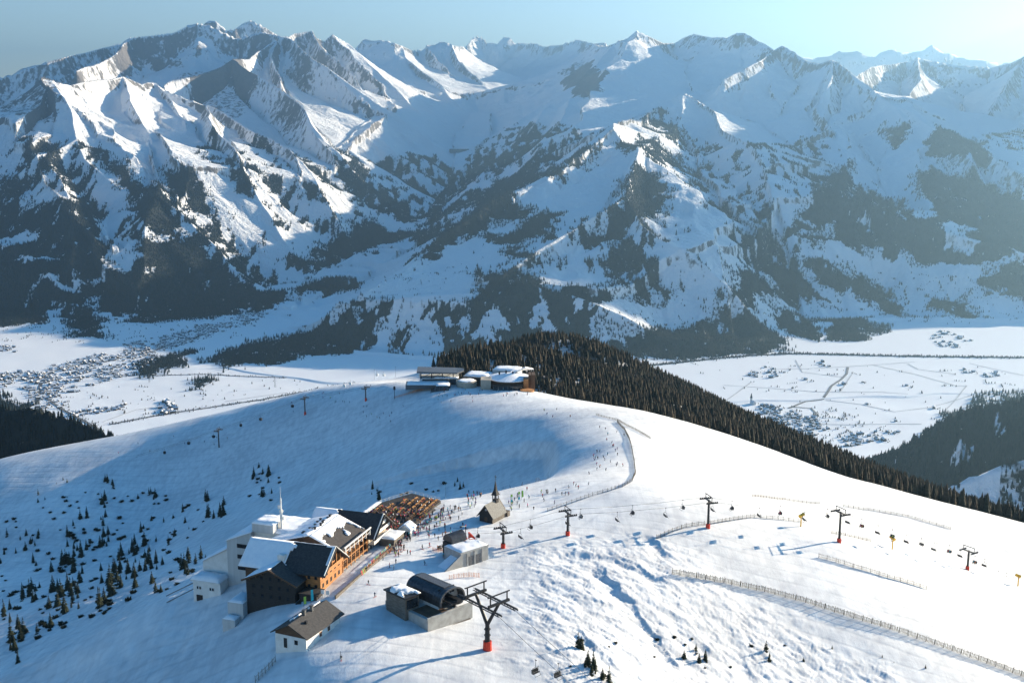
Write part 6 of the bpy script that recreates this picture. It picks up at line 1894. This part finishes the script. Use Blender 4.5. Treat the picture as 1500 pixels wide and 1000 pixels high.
# the farthest skiers, a few pixels each, as one mass
PEOPLE.sort(key=lambda q: q[0].location.y)
far_people = PEOPLE[298:]
V, Fs, Cs, b = [], [], [], 0
for o, kind, col in far_people:
    me = BODY[kind]
    mw = Matrix.LocRotScale(o.location, o.rotation_euler, o.scale)
    vc = [(.02, .02, .025)] * len(me.vertices)
    for p in me.polygons:
        c = {0: col, 1: (.02, .02, .028), 2: (.5, .3, .23), 3: (.03, .03, .032)}[p.material_index]
        for i in p.vertices: vc[i] = c
        Fs.append(tuple(i + b for i in p.vertices))
    V += [tuple(mw @ v.co) for v in me.vertices]; Cs += vc; b += len(me.vertices)
for o, kind, col in far_people:
    for c in list(o.children): bpy.data.objects.remove(c)
    bpy.data.objects.remove(o)
if V:
    me = bpy.data.meshes.new('distant_skiers'); me.from_pydata(V, [], Fs); me.update()
    ca = me.color_attributes.new('cloth', 'FLOAT_COLOR', 'POINT')
    ca.data.foreach_set('color', np.concatenate([np.array(Cs, np.float32), np.ones((len(Cs), 1), np.float32)], 1).ravel())
    m, nt, bb = new_mat('distant_clothes')
    an = nd(nt, 'ShaderNodeAttribute'); an.attribute_name = 'cloth'
    nt.links.new(an.outputs['Color'], bb.inputs['Base Color']); bb.inputs['Roughness'].default_value = .85
    me.materials.append(m)
    o = bpy.data.objects.new('distant_skiers', me); COL.objects.link(o); o['kind'] = 'stuff'
# ------------------------------------------------------------------ conifers one can tell apart
M_spruce, _nt, _b = new_mat('spruce_needles')
_tc = nd(_nt, 'ShaderNodeTexCoord'); _n = nd(_nt, 'ShaderNodeTexNoise'); _n.inputs['Scale'].default_value = 1.4
_nt.links.new(_tc.outputs['Object'], _n.inputs['Vector'])
_oi = nd(_nt, 'ShaderNodeObjectInfo')
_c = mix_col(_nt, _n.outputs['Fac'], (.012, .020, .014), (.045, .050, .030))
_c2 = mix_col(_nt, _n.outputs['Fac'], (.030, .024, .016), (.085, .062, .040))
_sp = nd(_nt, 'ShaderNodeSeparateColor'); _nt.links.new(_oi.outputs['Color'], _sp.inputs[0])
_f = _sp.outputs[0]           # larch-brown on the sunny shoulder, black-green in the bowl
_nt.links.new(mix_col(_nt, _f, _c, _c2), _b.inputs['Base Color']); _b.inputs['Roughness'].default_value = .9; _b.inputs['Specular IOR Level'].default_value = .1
M['bark'] = noise_mat('bark', (.05, .035, .025), (.09, .065, .05), 3, .95)

def spruce(label, seed, wide, tiers, ragged):
    """8 m conifer: trunk and a crown of drooping branch sprays, with gaps"""
    rr = random.Random(seed)
    t = thing('spruce_tree', label, 'tree', (0, 0, 0), 0, 'trees')
    MB().tube((0, 0, -.6), (0, 0, 7.2), .17, .03, 6).build('trunk', M['bark'], t)
    m = MB()
    for k in range(tiers):
        f = k / (tiers - 1)
        z = .5 + 6.9 * f ** .95
        r = wide * (1 - f) ** .82 + .12
        n = max(4, int(9 * (1 - f) + 4))
        off = rr.uniform(0, 6.28)
        for i in range(n):
            if rr.random() < ragged * .5: continue
            a = off + 2 * math.pi * i / n + rr.uniform(-.2, .2)
            L = r * rr.uniform(1 - ragged, 1.08)
            w = L * rr.uniform(.26, .40)
            up, dr = rr.uniform(.15, .5), L * rr.uniform(.25, .5)
            ca, sa = math.cos(a), math.sin(a)
            root = (0, 0, z + up); mid = (ca * L * .55, sa * L * .55, z + up * .6 - dr * .3); tip = (ca * L, sa * L, z - dr)
            l = (mid[0] - sa * w, mid[1] + ca * w, mid[2] - .18 * L); r_ = (mid[0] + sa * w, mid[1] - ca * w, mid[2] - .18 * L)
            m.add([root, l, tip, r_, mid, (ca * L * .4, sa * L * .4, z - dr * .9)], [(0, 1, 4), (0, 4, 3), (1, 2, 4), (4, 2, 3), (1, 5, 2), (5, 3, 2), (0, 5, 1), (0, 3, 5)])
    m.tube((0, 0, 7.0), (0, 0, 8.1), .16, .02, 5)
    m.build('crown', M_spruce, t)
    return t
PROTO = [spruce('', 1, 1.75, 11, .22), spruce('', 2, 1.35, 12, .30), spruce('', 3, 2.1, 9, .35), spruce('', 4, 1.5, 10, .45)]
used = [False] * 4
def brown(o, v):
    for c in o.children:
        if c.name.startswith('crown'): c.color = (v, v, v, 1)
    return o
def plant(loc, h, kind, label, rz, group, tone=0.0):
    global used
    s = h / 8.0
    sc = (s * (1.25 if h > 4 else 1.5),) * 2 + (s,)
    if not used[kind]:
        o = PROTO[kind]; used[kind] = True
        o.location = loc; o.rotation_euler = (0, 0, rz); o.scale = sc; o['label'] = label; o['group'] = group
        return brown(o, tone)
    return brown(dup(PROTO[kind], loc, rz, label, sc, group), tone)
trr = random.Random(41)
NTREE = [0]
def grove(n, poly, h0, h1, where, group):
    xs, ys = [p[0] for p in poly], [p[1] for p in poly]
    q = np.array(poly, float); k = 0; tries = 0
    while k < n and tries < 4000:
        tries += 1
        a, b = trr.uniform(min(xs), max(xs)), trr.uniform(min(ys), max(ys))
        if not in_poly(np.array([a]), np.array([b]), q)[0]: continue
        # clumps: keep near noise crests
        if float(vnoise(np.array([a / 38.0]), np.array([b / 26.0]), 17)[0]) < -.12 and trr.random() < .8: continue
        h = trr.uniform(h0, h1) * (1.15 if trr.random() < .7 else .65)
        size = 'tall' if h > .9 * h1 else ('small' if h < .6 * h1 else 'mid-sized')
        p = hit(a, b)
        if p is None: continue
        plant(p - Vector((0, 0, .1)), h, trr.randrange(4), size + ' dark spruce ' + where, trr.uniform(0, 6.28), group); k += 1
        NTREE[0] += 1
grove(62, [(0,905),(60,850),(110,800),(165,815),(180,860),(150,892),(70,925),(0,965)], 6.5, 11, 'in the shaded gully at the lower left edge', 'spruces at the lower left edge')
grove(46, [(150,800),(215,770),(305,815),(300,838),(235,868),(180,872)], 5, 9.5, 'in the gully left of the cable car station', 'spruces left of the cable car station')
grove(20, [(90,770),(150,740),(165,790),(120,825),(85,815)], 4, 8, 'on the shaded slope in the middle of the gully', 'spruces in the middle of the gully')
grove(14, [(0,760),(60,780),(60,840),(20,850),(0,830)], 3.5, 7, 'at the left picture edge of the bowl', 'spruces at the left edge of the bowl')
grove(8, [(145,700),(170,700),(172,745),(145,745)], 4, 8, 'in the upright clump in mid bowl', 'clump of spruces in mid bowl')
grove(10, [(300,730),(335,735),(335,762),(300,760)], 5, 9, 'in the dense clump above the cable car station', 'clump above the cable car station')
grove(12, [(185,715),(290,720),(290,785),(210,790)], 3, 6.5, 'scattered in the bowl above the gully', 'spruces scattered in the bowl')
grove(11, [(366,683),(404,683),(404,725),(378,732)], 3.5, 7.5, 'in the small cluster high in the bowl above the hotel', 'cluster high in the bowl')
grove(7, [(55,695),(105,705),(100,740),(50,735)], 2, 4.5, 'as a speck high in the bowl on the left', 'specks in the bowl')
grove(6, [(540,715),(560,712),(562,735),(545,735)], 2.5, 5.5, 'just below the rim behind the crowded terrace', 'spruces below the terrace rim')
grove(4, [(664,705),(684,704),(684,716),(664,716)], 2.5, 4.5, 'under the bowl rim left of the chapel', 'spruces below the rim by the chapel')
grove(14, [(838,948),(850,944),(860,968),(884,980),(895,1000),(868,1004),(862,985)], 2.2, 4.6, 'on the rough snow at the bottom edge beside the hanging chairs', 'spruces at the bottom edge')
grove(6, [(1000,950),(1034,950),(1036,975),(1002,970)], 1.6, 3.4, 'on the wind-packed snow right of the bottom middle', 'spruces on the wind-packed snow')
grove(3, [(1120,950),(1136,952),(1134,972),(1122,970)], 2, 3.6, 'casting long shadows below the snow fence', 'spruces below the snow fence')
grove(5, [(1130,915),(1300,960),(1400,985),(1250,990),(1140,960)], .8, 1.4, 'barely sticking out of the lower right snowfield', 'tiny spruces in the snowfield')
grove(4, [(0,955),(30,945),(40,968),(10,985)], 4, 7, 'on the sunlit edge at the bottom left', 'spruces on the bottom left edge')
# dwarf pines: low, wide bushes between the spruces
def dwarf(seed):
    rr_ = random.Random(seed)
    t = thing('dwarf_pine', '', 'shrub', (0, 0, 0), 0, 'dwarf pines in the shaded bowl')
    m = MB()
    for _ in range(70):
        a, e = rr_.uniform(0, 6.28), rr_.uniform(.15, 1.3)
        L = rr_.uniform(.7, 1.5); c = (math.cos(a) * math.cos(e), math.sin(a) * math.cos(e), math.sin(e) * .8)
        b = (rr_.uniform(-.6, .6), rr_.uniform(-.6, .6), 0)
        tip = tuple(b[i] + c[i] * L for i in range(3)); w = .22
        s1 = (b[0] + c[0] * L * .5 - math.sin(a) * w, b[1] + c[1] * L * .5 + math.cos(a) * w, c[2] * L * .45); s2 = (b[0] + c[0] * L * .5 + math.sin(a) * w, b[1] + c[1] * L * .5 - math.cos(a) * w, c[2] * L * .45)
        m.add([(b[0], b[1], -.3), s1, tip, s2, (b[0] + c[0] * L * .5, b[1] + c[1] * L * .5, c[2] * L * .62)], [(0, 1, 4), (1, 2, 4), (2, 3, 4), (3, 0, 4)])
    m.build('foliage', M_spruce, t)
    MB().tube((0, 0, -.4), (0, 0, .5), .12, .06, 5).build('stem', M['bark'], t)
    for c in t.children: c.color = (0, 0, 0, 1)
    return t
DW = [dwarf(1), dwarf(2)]; dused = [False, False]
def scrub(n, poly, s0, s1, where):
    xs, ys = [q_[0] for q_ in poly], [q_[1] for q_ in poly]
    q = np.array(poly, float); k = 0; tries = 0
    while k < n and tries < 3000:
        tries += 1
        a, b = trr.uniform(min(xs), max(xs)), trr.uniform(min(ys), max(ys))
        if not in_poly(np.array([a]), np.array([b]), q)[0]: continue
        if float(vnoise(np.array([a / 30.0]), np.array([b / 20.0]), 19)[0]) < 0 and trr.random() < .8: continue
        p_ = hit(a, b); d_ = trr.randrange(2); s_ = trr.uniform(s0, s1)
        lab = 'low dark dwarf pine ' + where
        if not dused[d_]:
            dused[d_] = True; o = DW[d_]; o.location = p_; o.scale = (s_,) * 3; o['label'] = lab; o['group'] = 'dwarf pines ' + where
        else: dup(DW[d_], p_, trr.uniform(0, 6.28), lab, s_, 'dwarf pines ' + where)
        k += 1
scrub(120, [(0,840),(110,770),(200,780),(300,800),(290,845),(170,895),(0,960)], .9, 2.0, 'between the spruces in the gully')
scrub(50, [(0,750),(120,720),(300,720),(300,790),(150,780),(0,820)], .8, 1.7, 'scattered over the upper bowl')
scrub(14, [(365,680),(410,680),(410,735),(366,735)], .8, 1.6, 'around the cluster high in the bowl')
scrub(10, [(535,712),(600,708),(690,705),(690,716),(560,735)], .7, 1.5, 'under the rim of the plateau')
scrub(16, [(800,940),(960,930),(1180,945),(1150,985),(1000,985),(850,1000)], .35, .8, 'on the wind-packed snow at the bottom')
# the wood on the shoulder: nearest trees one by one
order = np.argsort(dome_sites[:, 1])
near_n = max(40, 300 - NTREE[0])
zr = random.Random(3)
for x_, y_, z_, h_ in dome_sites[order[:near_n]]:
    where = 'on the right-hand edge of the sunny slope' if x_ > 140 else ('on the snowy edge below the round restaurant' if x_ < 60 else 'along the front of the wooded shoulder')
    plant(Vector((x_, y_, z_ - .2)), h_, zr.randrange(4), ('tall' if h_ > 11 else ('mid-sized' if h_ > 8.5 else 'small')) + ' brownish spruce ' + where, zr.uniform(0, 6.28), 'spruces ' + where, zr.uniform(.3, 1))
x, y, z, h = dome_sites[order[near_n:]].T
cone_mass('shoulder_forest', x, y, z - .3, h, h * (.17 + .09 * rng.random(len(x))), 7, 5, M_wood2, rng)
print('trees', NTREE[0], 'shoulder', len(x))
# ------------------------------------------------------------------ the valley: villages, roads, river, dam
M['tin_roof'] = noise_mat('village_roof_snow', (.62, .63, .66), (.80, .80, .82), .05, .85)
M['village_wall'] = noise_mat('village_wall', (.05, .042, .038), (.16, .13, .11), .02, .9)
M['hedge'] = noise_mat('bare_trees', (.055, .048, .042), (.10, .088, .076), .05, .95)
M['road'] = noise_mat('cleared_road', (.16, .16, .165), (.24, .24, .245), .02, .9)
M['path'] = noise_mat('snowy_track', (.50, .50, .51), (.62, .62, .63), .02, .9)
M['water'] = noise_mat('river_water', (.02, .035, .045), (.03, .05, .06), .01, .2)

def house_parts(w, l, h):
    a = MB(); gable_walls(a, -w / 2, w / 2, -l / 2, l / 2, -3, h, h + w * .28, 'y')
    r = MB(); s1, s2 = roof_slopes(-w / 2, w / 2, -l / 2, l / 2, h, h + w * .28, 'y', 1.2, lift=.3); r.slab(*s1, .5); r.slab(*s2, .5)
    return a, r
HOUSE = []
for w, l, h in ((10, 13, 6), (11, 17, 7), (13, 22, 9), (9, 11, 5)):
    a, r = house_parts(w, l, h)
    ao = a.build('wall', M['village_wall']); ro = r.build('roof', M['tin_roof'])
    HOUSE.append((ao.data, ro.data)); bpy.data.objects.remove(ao); bpy.data.objects.remove(ro)
SITES = []      # x, y, z, rot, kind, where
vr = random.Random(8)
def town(n, poly, where, axis, s0=None, near=None):
    q = land_poly(poly)
    if len(q) < 3: return
    lo, hi = q.min(0), q.max(0); k = 0; tries = 0
    while k < n and tries < 6000:
        tries += 1
        x, y = vr.uniform(lo[0], hi[0]), vr.uniform(lo[1], hi[1])
        if not in_poly(np.array([x]), np.array([y]), q)[0]: continue
        if float(vnoise(np.array([x / 170.0]), np.array([y / 170.0]), 29)[0]) < -.25 and vr.random() < .75: continue
        if any((x - s[0]) ** 2 + (y - s[1]) ** 2 < 17 ** 2 for s in SITES[-340:]): continue
        kind = vr.choices(range(4), (4, 3, 1, 3))[0] if s0 is None else s0
        SITES.append((x, y, float(far.at(x, y)), axis + vr.choice((0, math.pi / 2)) + vr.uniform(-.25, .25), kind, where)); k += 1
town(330, [(-10,548),(60,540),(130,522),(200,510),(235,520),(215,545),(150,560),(110,575),(60,572),(-10,565)], 'in the town at the left edge of the valley', .3)
town(150, [(180,505),(250,490),(300,478),(345,470),(330,485),(260,508),(215,522)], 'in the upper town towards the side valley', .5)
town(70, [(280,478),(330,468),(390,445),(410,450),(350,478),(300,490)], 'at the mouth of the side valley', .4)
town(40, [(40,570),(75,572),(100,592),(80,602),(50,598)], 'along the road fork below the town', .6)
town(26, [(95,605),(150,598),(185,592),(170,602),(110,612)], 'in the strip hamlet on the left valley floor', .1)
town(20, [(233,590),(250,586),(262,604),(236,608)], 'in the farm cluster mid left valley floor', .2, 2)
town(14, [(-5,505),(20,505),(22,517),(-5,516)], 'in the hamlet at the far left picture edge', .2)
town(24, [(1358,490),(1395,482),(1430,495),(1400,510),(1360,508)], 'in the hamlet below the right-hand mountains', .1)
town(14, [(1085,552),(1120,536),(1155,543),(1150,552),(1100,558)], 'in the farm hamlet in the middle of the right plain', .2)
town(80, [(1115,590),(1150,600),(1195,612),(1215,630),(1190,645),(1150,625),(1110,605)], 'in the village under the wooded shoulder', .3)
town(24, [(1230,640),(1290,630),(1320,632),(1300,645),(1240,655)], 'at the foot of the right-hand hill', .2)
town(6, [(1440,543),(1475,546),(1470,555),(1442,553)], 'in the farm group on the far right plain', .1)
town(4, [(1412,541),(1432,541),(1430,547),(1412,547)], 'in the small farm left of the far right group', .1)
town(3, [(1200,531),(1222,531),(1222,538),(1200,538)], 'by the winding lane on the right plain', .1)
for a, b, w in ((916, 289, 'as the lift hut on the lit shoulder of the middle mountain'), (640, 400, 'on the sunny meadow of the middle ridge'), (425, 462, 'on the meadow above the forest strip'), (447, 478, 'at the top of the forest strip'), (920, 472, 'on the middle bench meadow, left'), (926, 484, 'under the middle bench meadow'), (975, 476, 'on the lit bench meadow, right'), (1262, 453, 'on the lit spur by the gorge'), (1205, 530, 'alone by the river'), (1265, 560, 'alone in the snowy fields'), (1328, 565, 'alone in the right fields'), (1368, 598, 'near the lane at the hill foot'), (1310, 408, 'on the broad right meadow'), (1290, 400, 'on the broad right meadow, upper'), (1400, 405, 'at the right end of the broad meadow'), (1270, 592, 'in the near fields'), (1236, 563, 'beside the winding lane, lower'), (1312, 617, 'at the near edge of the plain'), (170, 468, 'on the shaded meadow above the town'), (250, 455, 'on the shaded meadow right of the wood'), (1180, 556, 'between hamlet and lane')):
    p = hit(a, b, 1705)
    if p: SITES.append((p.x, p.y, p.z, vr.uniform(0, 3), vr.randrange(4), w))
SITES.sort(key=lambda s: s[1])
single = {}
for k, (x, y, z, rz, kind, where) in enumerate(SITES[:300]):
    o = bpy.data.objects.new('village_house', None); COL.objects.link(o)
    o.location = (x, y, z); o.rotation_euler = (0, 0, rz)
    size = ('small', 'mid-sized', 'large', 'tiny')[kind] if kind != 2 else 'large'
    tag(o, '%s snow-roofed house %s' % (size, where), 'house', 'houses ' + where)
    for me, nm in zip(HOUSE[kind], ('wall', 'roof')):
        c = bpy.data.objects.new(nm, me); COL.objects.link(c); c.parent = o
def merged(name, sites, idx, mat):
    V, Fs, b = [], [], 0
    for x, y, z, rz, kind, where in sites:
        me = HOUSE[kind][idx]
        c, s = math.cos(rz), math.sin(rz)
        for v in me.vertices: V.append((x + c * v.co.x - s * v.co.y, y + s * v.co.x + c * v.co.y, z + v.co.z))
        for p in me.polygons: Fs.append(tuple(i + b for i in p.vertices))
        b += len(me.vertices)
    me = bpy.data.meshes.new(name); me.from_pydata(V, [], Fs); me.update(); me.materials.append(mat)
    o = bpy.data.objects.new(name, me); COL.objects.link(o); o['kind'] = 'stuff'
    return o
rest = SITES[300:]
if rest:
    w_ = merged('distant_houses', rest, 0, M['village_wall'])
    r_ = merged('distant_house_roofs', rest, 1, M['tin_roof'])

def ribbon(name, px, width, mat, lift=1.2, kind='structure', step=30):
    pts = [hit(a, b, 1705) for a, b in px]
    pts = [p for p in pts if p is not None]
    out = []
    for a, b in zip(pts[:-1], pts[1:]):
        n = max(1, int((b - a).length / step))
        for k in range(n): out.append(a.lerp(b, k / n))
    out.append(pts[-1])
    for p in out: p.z = float(far.at(p.x, p.y)) + lift
    v, f = [], []
    for k, p in enumerate(out):
        d = out[min(k + 1, len(out) - 1)] - out[max(k - 1, 0)]
        d.z = 0; d.normalize()
        n = Vector((-d.y, d.x, 0)) * width / 2
        v += [tuple(p + n), tuple(p - n)]
        if k: f.append((2 * k - 2, 2 * k - 1, 2 * k + 1, 2 * k))
    m = MB(); m.v, m.f = v, f
    o = m.build(name, M[mat]); o['kind'] = kind
    return out
RIVER = ribbon('river', [(900,540),(985,532),(1060,524),(1110,520),(1170,518),(1250,520),(1330,522),(1420,523),(1520,524)], 26, 'water', 1.0)
L1 = ribbon('road', [(160,622),(200,614),(240,607),(300,598),(380,586),(470,569),(520,560)], 16, 'road', 1.4)
L2 = ribbon('road', [(40,600),(55,580),(60,560),(75,545),(110,535),(160,528),(230,512),(300,490)], 16, 'road', 1.6)
L3 = ribbon('road', [(72,572),(70,585),(95,602),(120,615),(150,632)], 15, 'road', 1.8)
L4 = ribbon('road', [(160,552),(220,550),(300,548),(380,552),(420,553)], 10, 'road', 1.5)
ribbon('lane', [(1242,538),(1240,548),(1232,556),(1218,565),(1210,578),(1205,585),(1180,588),(1155,598)], 13, 'road', 1.4)
ribbon('lane', [(1190,612),(1195,605),(1188,598),(1160,596)], 10, 'road', 1.7)
for k, px in enumerate(([(1060,564),(1120,568),(1200,574),(1290,574),(1330,577)], [(1130,541),(1180,540),(1243,537),(1300,533),(1340,530)], [(1165,527),(1175,545),(1240,553)], [(1330,533),(1345,541),(1400,548)], [(1280,535),(1340,548),(1400,565),(1416,565)], [(1416,565),(1400,585),(1380,605)], [(1210,586),(1260,592),(1310,603),(1360,597),(1420,580)], [(1180,620),(1240,622),(1300,621),(1350,621)], [(1420,532),(1445,538),(1500,550)], [(1100,560),(1080,575),(1060,590)], [(330,588),(420,575)], [(150,618),(200,600),(230,596)], [(1250,545),(1230,575)])):
    ribbon('field_path', px, 7, 'path', .8 + .1 * (k % 5))
# bare trees along the river and roads, gardens of the villages
def row(pts, n, spread, h):
    out = []
    for _ in range(n):
        k = vr.randrange(len(pts) - 1); p = pts[k].lerp(pts[k + 1], vr.random())
        x, y = p.x + vr.gauss(0, spread), p.y + vr.gauss(0, spread)
        out.append((x, y, float(far.at(x, y)), vr.uniform(*h)))
    return out
T = row(RIVER, 1100, 13, (6, 14)) + row(L1, 330, 13, (4, 10)) + row(L4, 120, 10, (4, 9)) + row(L3, 120, 16, (4, 10))
for x, y, z, *_ in SITES:
    for _ in range(4):
        T.append((x + vr.gauss(0, 15), y + vr.gauss(0, 15), z, vr.uniform(4, 10)))
# single trees and hedges on the meadows
for poly, n in (([(0,470),(160,470),(300,455),(420,440),(330,500),(200,505),(0,500)], 420), ([(380,450),(560,385),(600,400),(480,440)], 90), ([(420,490),(600,400),(700,380),(640,430),(480,470)], 120), ([(1200,365),(1500,400),(1500,470),(1340,475),(1240,400)], 380), ([(880,452),(1060,460),(1290,465),(1150,440)], 150), ([(1000,530),(1500,530),(1500,600),(1200,640),(1100,600)], 260), ([(0,575),(400,555),(500,560),(200,612),(60,600)], 150), ([(1080,590),(1230,600),(1330,635),(1240,655),(1150,630)], 220)):
    q = land_poly(poly)
    lo, hi = q.min(0), q.max(0); k = 0
    while k < n:
        x, y = vr.uniform(lo[0], hi[0]), vr.uniform(lo[1], hi[1])
        if not in_poly(np.array([x]), np.array([y]), q)[0]: k += .02; continue
        m_ = vr.choice((1, 1, 2, 5)); a_ = vr.uniform(0, 6.28)
        for j_ in range(m_):
            xx, yy = x + math.cos(a_) * 13 * j_ + vr.gauss(0, 3), y + math.sin(a_) * 13 * j_ + vr.gauss(0, 3)
            T.append((xx, yy, float(far.at(xx, yy)), vr.uniform(5, 13)))
        k += m_
T = np.array(T)
cone_mass('valley_trees', T[:, 0], T[:, 1], T[:, 2] - .5, T[:, 3], T[:, 3] * .34, 6, 2, M['hedge'], rng)
# pylons on the meadows
def pylon(a, b, h, lab):
    p = hit(a, b, 1705)
    t = thing('power_pylon', lab, 'pylon', p, vr.uniform(-.3, .3), 'power pylons in the valley')
    m = MB()
    for x, y in ((-1, -1), (1, -1), (1, 1), (-1, 1)): m.bar((x * 4, y * 4, 0), (x * .6, y * .6, h * .75), .5, .5); m.bar((x * .6, y * .6, h * .75), (0, 0, h), .4, .4)
    for k in range(5):
        z = h * .14 * k; w = 4 - 3.4 * z / (h * .75); m.bar((-w, -w, z), (w, -w, z + h * .12), .3, .3); m.bar((w, -w, z), (-w, -w, z + h * .12), .3, .3)
    m.build('lattice', M['steel'], t)
    for z, w in ((.72, 9), (.84, 7), (.95, 5)): MB().bar((-w, 0, h * z), (w, 0, h * z), .6, .6).build('crossarm', M['steel'], t)
for a, b, lab in ((602, 452, 'lattice pylon on the middle ridge meadow, left of two'), (618, 450, 'lattice pylon on the middle ridge meadow, right of two'), (219, 560, 'lattice pylon on the left valley floor beside the small wood'), (403, 567, 'lattice pylon on the valley floor behind the left ridge'), (320, 558, 'lattice pylon beside the isolated valley copse')):
    pylon(a, b, 46, lab)
# church of the village
p = hit(1103, 592, 1705)
t = thing('church', 'village church with slender dark spire under the wooded shoulder', 'church', p, .3)
a = MB(); gable_walls(a, -7, 7, -14, 14, -2, 11, 18, 'y'); a.build('nave', M['white_wall'], t)
a = MB(); a.box(-4, 4, 14.1, 22, -2, 26); a.build('tower', M['white_wall'], t)
a = MB(); a.add([(-4.4, 13.8, 26), (4.4, 13.8, 26), (4.4, 22.4, 26), (-4.4, 22.4, 26), (0, 18, 52)], [(3, 2, 1, 0), (0, 1, 4), (1, 2, 4), (2, 3, 4), (3, 0, 4)]); a.build('spire', M['dark_wood'], t)
s1, s2 = roof_slopes(-7, 7, -14, 14, 11, 18, 'y', .8); a = MB(); a.slab(*s1, .4); a.slab(*s2, .4); a.build('roof', M['tin_roof'], t)
# the dam at the head of the side valley
def dam(px0, px1, py, D, h, lab):
    A, B = Vector(P(px0, py, D)), Vector(P(px1, py, D))
    c = (A + B) / 2
    c.z = float(far.at(c.x, c.y)) + 24
    t = thing('dam', lab, 'dam', c, 0)
    m = MB(); L = (B - A).length; n = 14
    v, f = [], []
    for k in range(n + 1):
        a = k / n - .5
        y = 60 * (4 * a * a) - 60
        for z, o in ((0, 0), (-h, -h * .25), (-h, 60), (0, 14)): v.append((a * L, -y * -1 + o, z))
    for k in range(n):
        for i in range(4): f.append((4 * k + i, 4 * k + (i + 1) % 4, 4 * k + 4 + (i + 1) % 4, 4 * k + 4 + i))
    m.v, m.f = v, f
    m.build('wall', M['dam'], t)
dam(658, 687, 209, 13850, 46, 'grey arched dam wall closing the head of the side valley')
# ------------------------------------------------------------------ the air between
def haze_box():
    x0, x1, y0, y1, z0, z1 = -34000, 34000, -600, 43000, -1215.0, 2120.0
    v = [(x, y, z) for x in (x0, x1) for y in (y0, y1) for z in (z0, z1)]
    f = [(0, 1, 3, 2), (4, 6, 7, 5), (0, 4, 5, 1), (2, 3, 7, 6), (0, 2, 6, 4), (1, 5, 7, 3)]
    me = bpy.data.meshes.new('haze'); me.from_pydata(v, [], f); me.update()
    m = bpy.data.materials.new('haze_air'); m.use_nodes = True
    nt = m.node_tree
    nt.nodes.clear()
    out = nt.nodes.new('ShaderNodeOutputMaterial')
    pv = nt.nodes.new('ShaderNodeVolumePrincipled')
    pv.inputs['Color'].default_value = (.32, .56, .80, 1)
    pv.inputs['Density'].default_value = HAZE
    pv.inputs['Anisotropy'].default_value = .72
    nt.links.new(pv.outputs[0], out.inputs['Volume'])
    me.materials.append(m)
    o = bpy.data.objects.new('haze', me)
    COL.objects.link(o)
    o['kind'] = 'stuff'
HAZE = 3.9e-5
haze_box()
